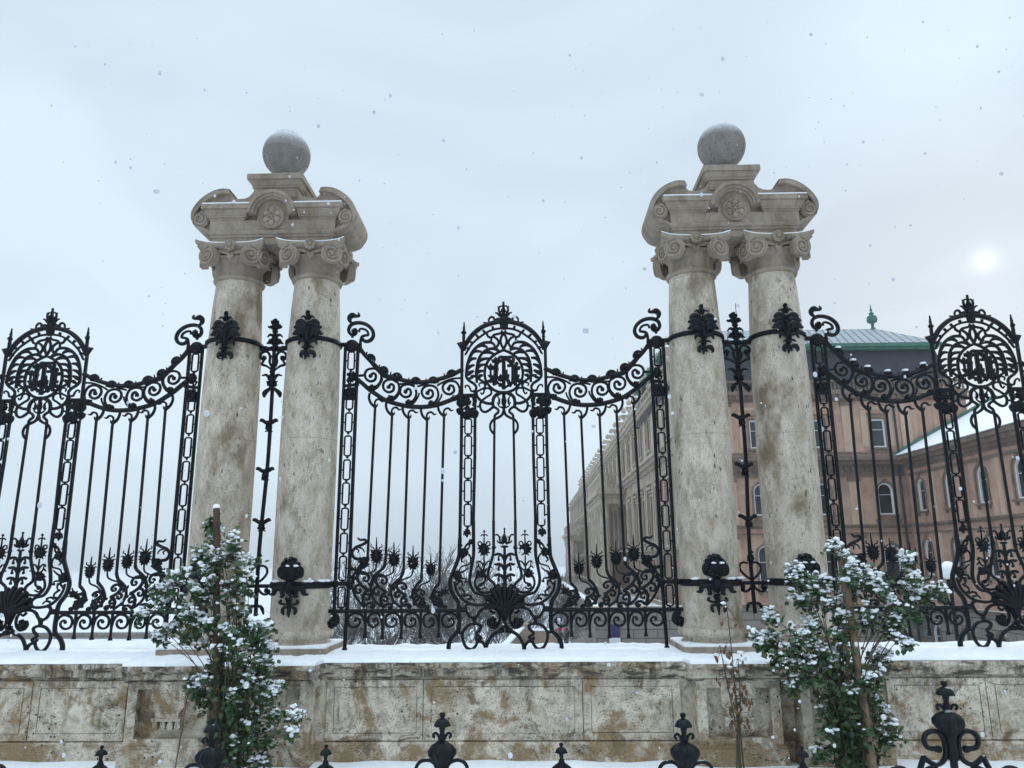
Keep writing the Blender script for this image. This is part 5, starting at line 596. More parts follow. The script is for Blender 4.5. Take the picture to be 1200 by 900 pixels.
    m = MB(); m.lathe([(0,A(5.222)),(.16,A(5.222)),(.17,A(5.28)),(.12,A(5.33)),(.10,A(5.42)),(0,A(5.43))], 32); m.v = [(x,y,z-1.05) for x,y,z in m.v]; m.build('pedestal_neck', CARVED, pd, 35)
    m = MB(); rb = .335; nv = 40; nu = 56; zc = A(5.735)
    pr = []
    for k in range(nv+1):
        a = -PI/2+PI*k/nv; pr.append((max(rb*math.cos(a), 0.0001), zc+rb*math.sin(a)))
    m.lathe(pr, nu); bl_ = pb(m, 'ball', BALL, root, 60)
    # snow sitting on the crown of the ball
    m = MB(); vs = []; nr = 14; amax = 1.62 if snowball else 1.5
    for k in range(nr+1):
        for i in range(48):
            a = 2*PI*i/48; e_ = amax+.14*mnoise.noise(Vector((math.cos(a)*2+cx, math.sin(a)*2, 3)))+.07*mnoise.noise(Vector((math.cos(a)*7+cx, math.sin(a)*7, 3)))
            t = e_*k/nr; th = (.030 if snowball else .007)*(1-(k/nr)**2)-.004*(k == nr)
            if snowball and t > .62: th *= .3
            rr = rb+th; vs.append((rr*math.sin(t)*math.cos(a), rr*math.sin(t)*math.sin(a), zc+rr*math.cos(t)-1.05))
    m.add(vs, [(k*48+i, (k+1)*48+i, (k+1)*48+(i+1)%48, k*48+(i+1)%48) for k in range(nr) for i in range(48)])
    m.build('ball_snow', SNOWD, bl_, 60)
    return root
def mk_snowdust():
    m, t, b = newmat('thin_snow'); k = NT(t); v = k.map(src='pos'); n = k.noise(v, 55, 3, .6); nz = k.xyz(k.geo.outputs['Normal'])[2]
    f = k.ramp(k.m('ADD', nz, k.m('MULTIPLY', k.m('SUBTRACT', n, .5), 1.1)), .22, .80)
    t.links.new(k.mix(f, (.23,.215,.20), (.62,.65,.70)), b.inputs['Base Color']); b.inputs['Roughness'].default_value = .8; k.bump(n, .6, .01, b); return m
SNOWD = mk_snowdust()
pL = pillar(-PX, True); pR = pillar(PX, False)
tag(pL, 'twin-column stone pillar at left topped by a banded ball with a thick snow cap', 'pillar', 'twin-column gate pillars')
tag(pR, 'twin-column stone pillar at right with smooth round ball, peach building behind it', 'pillar', 'twin-column gate pillars')
# ------------------------------------------------------------------ wrought iron
def draw(mb, items, sg=1, y=0.0, flat=1.0, dx=0.0, dz=0.0, dep=None, lobed=True, solid=True):
    for kind, wd, cl, pts in items:
        if kind == 'p' and not solid: continue
        q = [(sg*a+dx, b+dz) for a, b in pts]
        if kind == 's':
            P = crom(q, 4, bool(cl)); n = len(P); k = len(wd)
            rad = []
            for i in range(n):
                t = i/(n-1)*(k-1); j = min(int(t), k-2); f = t-j; rad.append(max(.5*(wd[j]*(1-f)+wd[j+1]*f), .004))
            mb.tube([(a, y, b) for a, b in P], rad, 6, bool(cl), flat)
        elif kind == 'b':
            a, b = q[0]; rx, rz = wd; ry = dep or min(.8*min(rx, rz)+.01, .055)
            if min(rx, rz) > .022 and lobed:
                mb.ell((a, y, b), (rx*.8, ry, rz*.8), 12, 8); h_ = random.Random(int((a*7+b*13)*1000))
                for k in range(9):
                    an = 2*PI*k/9+h_.uniform(-.2,.2); q_ = h_.uniform(.26,.40); e_ = h_.uniform(.72,.9)
                    mb.ell((a+rx*e_*math.cos(an), y-ry*.35*h_.random(), b+rz*e_*math.sin(an)), (rx*q_, ry*.55, rz*q_), 8, 5)
            else: mb.ell((a, y, b), (rx, ry, rz), 12, 8)
        elif kind == 'p':
            n = len(q); cx_ = sum(a for a, _ in q)/n; cz_ = sum(b for _, b in q)/n
            inner = [(cx_+(a-cx_)*.7, cz_+(b-cz_)*.7) for a, b in q]; d = dep or .03
            vs = [(a, y-.008, b) for a, b in q]+[(a, y+.008, b) for a, b in q]+[(a, y-d, b) for a, b in inner]+[(a, y+d, b) for a, b in inner]
            fs = [(i, (i+1)%n, (i+1)%n+n, i+n) for i in range(n)]+[(i, i+2*n, (i+1)%n+2*n, (i+1)%n) for i in range(n)]+[(i+n, (i+1)%n+n, (i+1)%n+3*n, i+3*n) for i in range(n)]
            fs += [tuple(range(2*n, 3*n))[::-1], tuple(range(3*n, 4*n))]; mb.add(vs, fs)
def ip(keys, name, parent, sg=1, extra=None, y=0.0):
    m = MB()
    for k in ([keys] if isinstance(keys, str) else keys): draw(m, T[k], sg, y, lobed=name != 'rosette' or k == 'postrose')
    if extra: extra(m)
    return m.build(name, IRON, parent, 50)
def rrect(mb, cx, hw, z0, z1, w_=.0118, c=.018):
    q = [(cx-hw, z0+c), (cx-hw, z1-c), (cx-hw+c*.7, z1-c*.15), (cx-hw+c, z1), (cx+hw-c, z1), (cx+hw-c*.7, z1-c*.15), (cx+hw, z1-c), (cx+hw, z0+c), (cx+hw-c*.7, z0+c*.15), (cx+hw-c, z0), (cx-hw+c, z0), (cx-hw+c*.7, z0+c*.15)]
    mb.tube([(a, 0, b) for a, b in q], w_, 6, True, 1.4)
a_, b_, c_, d_ = 2.153, 1.981, .563, .3845
def fence_panel():
    root = empty('iron_fence_panel', (0, 0, 0))
    links = [(4.941,4.696),(4.295,4.15),(4.097,3.844),(3.787,3.525),(3.469,3.211),(3.167,2.89),(2.841,2.569),(2.52,2.273),(2.23,1.934),(1.85,1.60)]
    mlinks = [(3.998,3.798),(3.77,3.509),(3.476,3.213),(3.185,2.91),(2.877,2.60)]
    for sg in (1, -1):
        s = -sg
        def xa(m):
            m.tube([(s*a_, 0, 1.55), (s*a_, 0, 5.03)], .0235, 6, False, 1.0); m.tube([(s*(b_+.02), 0, 1.088), (s*b_, 0, 1.9), (s*b_, 0, 5.06)], .025, 6, False, 1.0); m.ell((s*(b_+.02), 0, 1.10), (.035,.035,.03), 8, 6)
            m.tube([(s*(a_+.04), 0, 1.892), (s*(b_-.02), 0, 1.892)], .03, 6, False, 1.0); m.tube([(s*a_, 0, 3.98+.31), (s*b_, 0, 4.29)], .02, 6, False, 1.0)
            m.ell((s*a_, 0, 1.892), (.05,.045,.05), 10, 8); m.ell((s*b_, 0, 1.892), (.05,.045,.05), 10, 8)
        post = ip([], 'outer_post', root, sg, xa)
        m = MB(); xc = s*(a_+b_)/2
        for z1, z0 in links:
            rrect(m, xc, .043, z0, z1)
            if z1-z0 > .2:
                zm = (z0+z1)/2; m.tube([(s*a_, 0, zm), (xc+s*.04, 0, zm)], .011, 6, False, 1.0); m.tube([(s*b_, 0, zm), (xc-s*.04, 0, zm)], .011, 6, False, 1.0)
            m.ell((xc, 0, z0-.018), (.018,.018,.022), 8, 6)
        m.tube([(xc, 0, 4.70), (xc, 0, 4.28)], .012, 6); m.build('chain_links', IRON, post, 50)
        ip('rosette_top', 'rosette', post, sg); ip('rosette_mid', 'acanthus', post, sg); ip('scroll_finial', 'scroll_finial', post, sg); ip('serpent', 'leaf_scroll', post, sg)
        sw = ip('swag', 'swag', root, sg)
        for k in range(5): ip('spiral%d' % k, 'spiral', sw, sg)
        for k in range(6): ip('leaf%d' % k, 'leaf', sw, sg)
        for k in range(5):
            hk = T['hook%d' % k][0][3][-1]; lo = T['barlow%d' % k][0][3][0]
            br = ip(['barlow%d' % k, 'stub%d' % k], 'upright_bar', root, sg, lambda m: m.tube([(sg*hk[0], 0, hk[1]+.01), (sg*lo[0], 0, lo[1])], .0185, 6, False, 1.0))
            ip('hook%d' % k, 'hook', br, sg); ip(['vine%d' % k, 'leaflet%d' % k], 'vine_scroll', br, sg); ip('flower%d' % k, 'flower', br, sg)
        rl = ip('bottom_rail', 'bottom_rail', root, sg)
        for k in range(6): ip('drop%d' % k, 'drop_scroll', rl, sg)
        c0 = T['c_low'][0][3][0]; d0 = T['d_low'][0][3][0]
        def xm(m):
            m.tube([(sg*c0[0], 0, c0[1]-.01), (s*c_, 0, 3.6), (s*c_, 0, 5.05)], .024, 6, False, 1.0); m.tube([(sg*d0[0], 0, d0[1]-.01), (s*d_, 0, 3.5), (s*d_, 0, 4.38)], .023, 6, False, 1.0)
            for zz in (1.98, 4.30): m.tube([(s*c_, 0, zz), (s*d_, 0, zz)], .014, 6, False, 1.0) if zz > 3 else None
        mp_ = ip(['c_low', 'd_low'], 'medallion_post', root, sg, xm)
        m = MB(); xc = s*(c_+d_)/2
        for z1, z0 in mlinks:
            rrect(m, xc, .044, z0, z1); zm = (z0+z1)/2
            m.tube([(s*c_, 0, zm), (xc+s*.04, 0, zm)], .011, 6, False, 1.0); m.tube([(s*d_, 0, zm), (xc-s*.04, 0, zm)], .011, 6, False, 1.0); m.ell((xc, 0, z0-.014), (.018,.018,.02), 8, 6)
        m.build('chain_links', IRON, mp_, 50)
        ip('postrose', 'rosette', mp_, sg); ip('spike', 'spike_finial', mp_, sg); ip('tassel', 'tassel', mp_, sg); ip('leafwork', 'leaf_scroll', mp_, sg)
        e0 = T['e_low'][0][3][0]
        br = ip('e_low', 'upright_bar', root, sg, lambda m: m.tube([(s*.125, 0, 4.03), (sg*e0[0], 0, e0[1]-.01)], .0185, 6, False, 1.0))
        ip('tallflower', 'flower', br, sg)
    m = MB()
    for sg in (1, -1): draw(m, T['medallion'], sg)
    md = m.build('medallion', IRON, root, 50)
    for key, nm, sgs in (('rings', 'ring_scrolls', (1, -1)), ('crown', 'crown', (1, -1))):
        m = MB()
        for sg in sgs: draw(m, T[key], sg, solid=sg > 0)
        m.build(nm, IRON, md, 50)
    m = MB(); draw(m, T['monogram'], 1, -.01); m.build('monogram', IRON, md, 50)
    m = MB()
    for sg in (1, -1): draw(m, T['basescroll'], sg)
    bs = m.build('base_scroll', IRON, root, 50)
    m = MB()
    for sg in (1, -1): draw(m, T['shell'], sg, -.02, 1.0, 0, 0, .06, True, sg > 0)
    
    for k in range(9):
        a = R(2+22*k); ca, sa = math.cos(a), math.sin(a); m.tube([(.02*ca, -.085, 1.55+.02*sa), (.11*ca, -.10, 1.60+.11*sa), (.19*ca, -.075, 1.62+.20*sa), (.225*ca, -.03, 1.625+.235*sa)], [.012,.026,.034,.026], 8); m.ell((.228*ca, -.025, 1.625+.238*sa), (.036,.036,.036), 8, 6)
    m.build('shell_ornament', IRON, bs, 50)
    m = MB()
    for sg in (1, -1): draw(m, T['lily'], sg, solid=sg > 0)
    m.build('lily_ornament', IRON, bs, 50)
    return root
fp = fence_panel()
tag(fp, 'black wrought iron fence panel standing between the two stone pillars', 'fence', 'wrought iron fence panels')
f2 = copy_tree(fp); f2.location = (-6.27, 0, 0); tag(f2, 'black wrought iron fence panel left of the left pillar, only fog behind it')
f3 = copy_tree(fp); f3.location = (6.285, 0, 0); tag(f3, 'black wrought iron fence panel right of the right pillar, courtyard building behind it')
for ch in [c for c in kids(f3) if c.name.startswith('swag')]:
    for lf in [c for c in kids(ch) if c.name.startswith('leaf')]:
        bb = [Vector(v.co) for v in lf.data.vertices]; cx_ = sum(v.x for v in bb)/len(bb); zt = max(v.z for v in bb if abs(v.x-cx_) < .03)
        m = MB(); m.ell((cx_, 0, zt+.004), (.042,.04,.017), 10, 6, .08, rnd); m.build('settled_snow', SNOW, ch, 60)
# iron straps tying each pillar to the fence
def ring_band(mb, c, r, z, h, th):
    mb.lathe([(r, z-h/2), (r+th*.6, z-h/2), (r+th, z-h*.25), (r+th, z+h*.25), (r+th*.6, z+h/2), (r, z+h/2)], 48, (c, 0, 0))
def ironwork(cx):
    root = empty('iron_strapwork', (cx, 0, 1.05))
    dz = -1.05
    m = MB(); draw(m, T['stanchion'], 1, 0, 1.0, 0, dz); m.build('stanchion', IRON, root, 50)
    for q in (-1, 1):
        m = MB(); ring_band(m, q*CX, .343, 5.05+dz, .062, .04)
        m.tube([(q*(CX+.37), 0, 5.045+dz), (q*(CX+.47), 0, 5.045+dz)], .03, 8); m.tube([(q*(CX-.37), 0, 5.02+dz), (q*.1, 0, 5.02+dz)], .022, 8)
        cu = m.build('collar', IRON, root, 40)
        m = MB(); draw(m, T['acanthus_top'], 1, -.40, 1.0, q*CX, dz, .05); m.build('acanthus_leaf', IRON, cu, 50)
        m = MB(); ring_band(m, q*CX, .358, 1.885+dz, .085, .03)
        m.tube([(q*(CX+.37), 0, 1.89+dz), (q*(CX+.46), 0, 1.89+dz)], .034, 8); m.tube([(q*(CX-.37), 0, 1.87+dz), (0, 0, 1.87+dz)], .025, 8)
        cl = m.build('collar', IRON, root, 40)
        m = MB(); draw(m, T['acanthus_low'], 1, -.415, 1.0, q*CX, dz, .06); m.build('acanthus_leaf', IRON, cl, 50)
        r_ = random.Random(int(cx*10)+q)
        for k in range(9):
            a = R(-90)+R(r_.uniform(4, 75))*(1 if k % 3 else -1); m = MB(); m.ell((q*CX+.375*math.cos(a), .375*math.sin(a), 1.935+dz), (.05,.022,.016), 8, 6, .12, r_); m.build('settled_snow', SNOW, cl, 60)
        for ex_ in (-.045, .05): m = MB(); m.ell((q*CX+ex_, -.45, 2.12+dz), (.036,.03,.014), 8, 6, .15, r_); m.build('settled_snow', SNOW, cl, 60)
    return root
i1 = ironwork(-PX); tag(i1, 'black iron straps, leaf ornaments and thin stanchion clasping the left pillar', 'ironwork', 'iron straps on the pillars')
i2 = ironwork(PX); tag(i2, 'black iron straps, leaf ornaments and thin stanchion clasping the right pillar', 'ironwork', 'iron straps on the pillars')
# ------------------------------------------------------------------ low fence in front of the flower bed
def finial_prof(): return [(r_*.97, z_*.87) for r_, z_ in [(0,.0),(.018,-.004),(.027,-.022),(.026,-.034),(.016,-.048),(.018,-.056),(.042,-.066),(.062,-.088),(.074,-.118),(.076,-.128),(.05,-.126),(.03,-.13),(.028,-.155),(.024,-.172),(.02,-.20),(.03,-.215),(.03,-.235),(.022,-.26),(.05,-.278),(.095,-.31),(.118,-.35),(.116,-.39),(.09,-.44),(.06,-.475),(.045,-.50),(.04,-.60),(0,-.60)]]
low = empty('low_iron_fence', (0, -2.8, 0)); tag(low, 'low black iron garden fence with knobbed finials in front of the snowy bed', 'fence')
def lowy(x): return -2.62-.075*(x+3)*(1 if x > -3 else .3)
def lfb(mb, name, parent=low): return mb.build(name, IRON, parent, 45, xf=(lambda x, y, z: (x, y+2.8, z)) if parent is low else (lambda x, y, z: (x, y+2.8, z)))
m = MB(); xs = lin(-7, 7, 40)
for z in (.10, .26): m.tube([(x, lowy(x), z) for x in xs], .014, 6)
lfb(m, 'fence_rail')
for i in range(53):
    x = -6.8+i*.26; m = MB(); m.tube([(x, lowy(x), -.02), (x, lowy(x), .34)], .009, 6); m.ell((x, lowy(x), .35), (.014,.014,.022), 8, 6); lfb(m, 'fence_bar')
def gad(mb, x, y, zt):                              # gadrooned bulb
    for i, v in enumerate(mb.v):
        dz = zt-v[2]
        if .235 < dz < .43 and math.hypot(v[0]-x, v[1]-y) < .14:
            a = math.atan2(v[1]-y, v[0]-x); k = 1+.13*math.sin(PI*(dz-.235)/.195)*math.cos(7*a); mb.v[i] = (x+(v[0]-x)*k, y+(v[1]-y)*k, v[2])
def cscroll(mb, x, y, z, s, k=1.0):
    P = [(.04,-.55),(.045,-.46),(.07,-.41),(.125,-.388),(.185,-.40),(.22,-.445),(.215,-.50),(.175,-.525),(.125,-.523),(.10,-.545),(.095,-.60)]
    mb.tube([(x+s*k*a, y, z+b*k) for a, b in crom(P, 4)], .016*k, 8)
for x, zt in ((-4.65,.78), (-2.551,.80), (-.459,.872), (1.614,.892), (5.75,1.18)):
    y = lowy(x); m = MB(); m.lathe([(r, z+zt) for r, z in finial_prof()], 56, (x, y, 0)); m.tube([(x, y, zt-.58), (x, y, -.02)], .03, 8)
    for s in (-1, 1):
        m.tube([(x+s*a, y, zt+b) for a, b in crom([(.02,-.225),(.035,-.19),(.055,-.17),(.075,-.18),(.075,-.20),(.06,-.205)], 4)], .012, 6); cscroll(m, x, y, zt, s)
    gad(m, x, y, zt); lfb(m, 'post_finial')
for x, zt in ((-5.6,.54), (-3.561,.565), (-1.492,.595), (.575,.64), (2.572,.645), (6.7,.66)):
    y = lowy(x); k = .72; m = MB(); m.lathe([(r*k, z*k+zt) for r, z in finial_prof()[:16]+[(.05,-.25),(.06,-.29),(.04,-.34),(.03,-.40),(0,-.40)]], 20, (x, y, 0)); m.tube([(x, y, zt-.2), (x, y, -.02)], .016, 8)
    for s in (-1, 1): m.tube([(x+s*a, y, zt+b) for a, b in crom([(.01,-.17),(.04,-.185),(.075,-.215),(.088,-.26),(.075,-.30),(.05,-.32)], 4)], .017, 8)
    lfb(m, 'small_finial')
x, zt = 3.765, 1.165; y = lowy(x); m = MB(); m.lathe([(r, z+zt) for r, z in finial_prof()[:-2]+[(.045,-.60),(.03,-.62),(.028,-1.1),(0,-1.1)]], 56, (x, y, 0)); gad(m, x, y, zt); m.tube([(x, y, .2), (x, y, -.02)], .03, 8)
for s in (-1, 1):
    m.tube([(x+s*a, y, zt+b) for a, b in crom([(.02,-.255),(.035,-.215),(.055,-.19),(.08,-.195),(.082,-.215),(.066,-.225)], 4)], .012, 6)
    m.tube([(x+s*a, y, zt+b) for a, b in crom([(.105,-.53),(.125,-.535),(.145,-.525),(.165,-.525),(.205,-.51),(.22,-.46),(.20,-.415),(.15,-.392),(.095,-.405),(.06,-.46),(.055,-.55),(.08,-.615),(.14,-.645),(.19,-.63),(.24,-.59)], 4)], .021, 8); m.ell((x+s*.112, y, zt-.53), (.032,.026,.03), 10, 8)
    m.tube([(x+s*a, y, zt+b) for a, b in crom([(.235,-.585),(.27,-.66),(.31,-.76),(.315,-.9),(.30,-1.1)], 4)], .023, 8)
    m.tube([(x+s*a, y, zt+b) for a, b in crom([(.30,-.80),(.26,-.715),(.20,-.675),(.15,-.68),(.12,-.715),(.13,-.76),(.165,-.785),(.18,-.81)], 4)], .02, 8)
    m.tube([(x+s*a, y, zt+b) for a, b in crom([(.32,-.80),(.36,-.72),(.42,-.675),(.49,-.68),(.535,-.725),(.54,-.78),(.50,-.81),(.45,-.805),(.42,-.83)], 4)], .021, 8)
lfb(m, 'ornate_post')
# ------------------------------------------------------------------ palace buildings beyond the fence
def facade(mb, mp, u0, u1, v0, v1, ops, rv=.28):
    us = sorted(set([u0, u1]+[q for o in ops for q in (o[0]-o[2]/2, o[0]+o[2]/2)])); vs = sorted(set([v0, v1]+[q for o in ops for q in (o[1], o[1]+o[3])]))
    inside = lambda u, v: any(abs(u-o[0]) < o[2]/2 and o[1] < v < o[1]+o[3] for o in ops)
    for i in range(len(us)-1):
        for j in range(len(vs)-1):
            if not inside((us[i]+us[i+1])/2, (vs[j]+vs[j+1])/2):
                mb.add([mp(us[i],vs[j],0), mp(us[i+1],vs[j],0), mp(us[i+1],vs[j+1],0), mp(us[i],vs[j+1],0)], [(0,1,2,3)])
    for uc, vb, w_, h_, ar in ops:
        ol = outline(uc, vb, w_, h_, ar); n = len(ol)
        mb.add([mp(a,b,0) for a,b in ol]+[mp(a,b,rv) for a,b in ol], [(i, i+n, (i+1)%n+n, (i+1)%n) for i in range(n)])
        if ar:
            r = w_/2; zc = vb+h_-r; half = [q for q in ol if q[1] >= zc-1e-6]
            L = [q for q in half if q[0] <= uc+1e-6]; L.sort(key=lambda q: q[0]); mb.add([mp(a,b,0) for a,b in L]+[mp(uc-r,vb+h_,0)], [tuple(range(len(L)+1))])
            L = [q for q in half if q[0] >= uc-1e-6]; L.sort(key=lambda q: q[0]); mb.add([mp(a,b,0) for a,b in L]+[mp(uc+r,vb+h_,0)], [tuple(range(len(L)+1))])
def outline(uc, vb, w_, h_, ar):
    r = w_/2
    if not ar: return [(uc-r,vb),(uc+r,vb),(uc+r,vb+h_),(uc-r,vb+h_)]
    zc = vb+h_-r; return [(uc-r,vb),(uc+r,vb)]+[(uc+r*math.cos(PI*i/12), zc+r*math.sin(PI*i/12)) for i in range(13)]
def strip(mb, mp, u0, u1, v0, v1, pr, back=.04):
    c = [mp(u,v,d) for d in (-pr, back) for u,v in ((u0,v0),(u1,v0),(u1,v1),(u0,v1))]
    mb.add(c, [(0,1,2,3),(7,6,5,4),(0,4,5,1),(1,5,6,2),(2,6,7,3),(3,7,4,0)])
WCACHE = {}
def window(parent, mp, rz, o, surround=TRIM):
    uc, vb, w_, h_, ar = o; key = (round(w_,2), round(h_,2), ar, rz)
    pos = Vector(mp(uc, vb, 0))-parent.location
    if key not in WCACHE:
        I = lambda u, v, d: (u, d, v)
        m = MB(); ol = outline(0, 0, w_, h_, ar); n = len(ol); t_ = .10; inn = outline(0, t_, w_-2*t_, h_-2*t_, ar)
        m.add([I(a,b,.10) for a,b in ol]+[I(a,b,.10) for a,b in inn]+[I(a,b,.22) for a,b in inn], [(i,(i+1)%n,(i+1)%n+n,i+n) for i in range(n)]+[(i+n,(i+1)%n+n,(i+1)%n+2*n,i+2*n) for i in range(n)])
        m.box(-w_/2+t_,w_/2-t_,.145,.185,h_*.62,h_*.62+.03)
        f = m.build('window', WFRAME, parent, 30); f.rotation_euler = (0,0,rz)
        g_ = MB(); g_.add([I(a,b,.2) for a,b in inn], [tuple(range(n))]); p_ = g_.build('pane', GLASS, f, 0)
        s_ = MB(); k_ = .13
        if ar:
            o2 = outline(0, 0, w_+2*k_, h_+k_, True); q1 = ol[1:]; q2 = o2[1:]
            q1 = q1+[ol[0]]; q2 = q2+[o2[0]]; nn = len(q1)
            s_.add([I(a,b,-.06) for a,b in q2]+[I(a,b,-.06) for a,b in q1]+[I(a,b,.02) for a,b in q2]+[I(a,b,.02) for a,b in q1], [(i,i+1,i+1+nn,i+nn) for i in range(nn-1)]+[(i,i+2*nn,i+1+2*nn,i+1) for i in range(nn-1)]+[(i+nn,i+1+nn,i+1+3*nn,i+3*nn) for i in range(nn-1)])
            s_.prism([(-.07,h_-.02),(.07,h_-.02),(.11,h_+.24),(-.11,h_+.24)], -.11, .02)
        else:
            s_.box(-w_/2-k_,-w_/2,-.06,.02,-.0,h_+k_); s_.box(w_/2,w_/2+k_,-.06,.02,-.0,h_+k_); s_.box(-w_/2,w_/2,-.06,.02,h_,h_+k_)
            s_.box(-w_/2-k_-.1,w_/2+k_+.1,-.16,.02,h_+k_+.12,h_+k_+.22)
        s_.box(-w_/2-k_-.06,w_/2+k_+.06,-.17,.02,-.12,-.003); s_.box(-w_/2-.05,-w_/2+.1,-.12,.02,-.30,-.122); s_.box(w_/2-.1,w_/2+.05,-.12,.02,-.30,-.122)
        s2 = s_.build('surround', surround, f, 30)
        WCACHE[key] = f; f.location = pos; return f
    src = WCACHE[key]; f = src.copy(); col.objects.link(f); f.parent = parent; f.location = pos
    for k in kids(src):
        c = k.copy(); col.objects.link(c); c.parent = f
    return f
def rel(parent): 
    L = parent.location; return lambda x, y, z: (x-L.x, y-L.y, z-L.z)
# --- building that closes the courtyard, facing the fence
cb = empty('courtyard_building', (19, 40, -6)); tag(cb, 'peach building facing the fence with dark slate mansard and green-edged roof', 'building')
X_ = rel(cb); Y0 = 40.0; mpB = lambda u, v, d: (u, Y0+d, v)
UC = [11.75, 15.2, 19.15, 23.1]
up_ = [(u, 9.14, .92, 1.87, False) for u in UC]; ar_ = [(u, 4.82, 1.0, 2.03, True) for u in UC]; lw_ = [(u, .2, 1.05, 2.75, True) for u in UC]; bs_ = [(u, -4.2, 1.0, 2.3, True) for u in UC]
m = MB(); facade(m, mpB, 9.9, 29, -.8, 12.6, up_+ar_+lw_); m.box(9.9, 9.95, 40.001, 42, 12.4, 12.6); m.build('wall', PEACH, cb, 30, xf=X_)
m = MB(); facade(m, lambda u,v,d: (u, Y0-.12+d, v), 9.9, 29, -6, -.8, bs_); m.build('base_wall', RUST, cb, 30, xf=X_)
m = MB()
for v0, v1, pr in ((-.82,-.62,.22),(4.0,4.12,.16),(4.12,4.22,.22),(3.62,3.72,.1),(7.25,7.42,.12),(7.42,7.85,.06),(7.85,8.0,.2),(8.0,8.25,.45),(8.25,8.4,.7),(8.4,8.55,.6),(8.75,8.85,.16),(12.2,12.35,.15),(12.35,12.6,.3),(12.6,12.78,.5)): strip(m, mpB, 9.95, 24.4 if v1 < 9 else 29, v0, v1, pr)
m.build('cornice', TRIM, cb, 30, xf=X_)
m = MB()
for u in (10.35, 13.25, 17.2, 21.15, 24.9):
    for v0, v1 in ((8.86,12.19),(-.61,3.61),(4.23,7.24)):
        if u < 24 or v0 > 8: m = MB(); strip(m, mpB, u-.36, u+.36, v0, v1, .09); m.build('pilaster', PEACHL, cb, 30, xf=X_)
m = MB()
for u in (10.35, 13.25, 17.2, 21.15):
    for v0, v1 in ((6.95,7.23),(3.35,3.6),(11.9,12.18)): m = MB(); strip(m, mpB, u-.42, u+.42, v0, v1, .14); m.build('pilaster_capital', TRIM, cb, 30, xf=X_)
m = MB()
for i in range(int((24.2-10)/.42)): strip(m, mpB, 10.1+i*.42, 10.1+i*.42+.2, 7.6, 7.84, .17)
for i in range(int((28-10)/.42)): strip(m, mpB, 10.1+i*.42, 10.1+i*.42+.2, 12.36, 12.59, .44)
m.build('dentil_course', TRIM, cb, 30, xf=X_)['kind'] = 'stuff'
for u in UC:
    for v0, v1 in ((4.3,4.55),(8.9,8.98)):
        m = MB(); strip(m, mpB, u-.8, u+.8, v0, v1, .08); m.build('sill_panel', TRIM, cb, 30, xf=X_)
    m = MB(); strip(m, mpB, u-1.1, u-.72, 9.2, 11.6, .05); strip(m, mpB, u+.72, u+1.1, 9.2, 11.6, .05); strip(m, mpB, u-1.1, u+1.1, 11.65, 11.85, .07); m.build('window_bay', PEACHL, cb, 30, xf=X_)
for o in up_+ar_+lw_+bs_: window(cb, mpB if o[1] > -1 else (lambda u,v,d: (u, Y0-.12+d, v)), 0.0, o)
m = MB(); strip(m, mpB, 9.9, 29, 12.8, 12.92, .42, 0); strip(m, mpB, 9.9, 29, 13.45, 13.6, .42, 0)
for i in range(78):
    u = 9.95+i*.245; y = Y0-.24
    if i % 9 == 0: strip(m, mpB, u-.16, u+.16, 12.92, 13.45, .40, 0)
    else: m.lathe([(.05,12.92),(.09,13.08),(.045,13.28),(.07,13.45)], 8, (u, y, 0))
m.build('balustrade', TRIM, cb, 30, xf=X_)
m = MB(); m.add([(9.6,40.5,13.2),(28.6,40.5,13.2),(28.1,41.3,16.1),(10.0,41.3,16.1),(9.6,56,13.2),(28.6,56,13.2),(28.1,55,16.1),(10.0,55,16.1)], [(0,1,2,3),(1,5,6,2),(5,4,7,6),(4,0,3,7)]); m.build('mansard', SLATE, cb, 0, xf=X_)
m = MB(); m.box(9.7,28.2,40.95,55.4,16.0,16.16); m.box(9.5,28.4,40.75,55.6,16.163,16.40); m.build('copper_eave', COPPER, cb, 0, xf=X_)
m = MB(); m.add([(9.5,40.75,16.404),(28.4,40.75,16.404),(28.4,55.6,16.404),(9.5,55.6,16.404),(13.5,47.5,19.4),(27.2,47.5,19.4)], [(0,1,5,4),(1,2,5),(2,3,4,5),(3,0,4)]); rf = m.build('roof', ROOF, cb, 0, xf=X_)
m = MB(); m.lathe([(0,-.4),(.22,-.4),(.18,0),(.10,.12),(.12,.3),(.10,.36),(.36,.5),(.40,.68),(.34,.95),(.18,1.05),(.14,1.1),(.2,1.2),(.05,1.34),(.11,1.48),(.05,1.6),(.03,1.9),(0,1.9)], 12, (27.0,47.5,19.45)); m.v = [X_(*q) for q in m.v]; m.build('roof_finial', COPPER, rf, 40)
m = MB(); m.tube([(16.3,46.5,19.0),(16.3,46.5,21.3)], .03, 6); m.v = [X_(*q) for q in m.v]; m.build('antenna', SLATE, rf, 0)
m = MB(); m.tube([(24.15,39.8,8.7),(24.15,39.8,12.2)], .07, 8); m.tube([(24.0,39.72,7.9),(24.0,39.72,-6)], .08, 8); m.build('downpipe', SLATE, cb, 40, xf=X_)
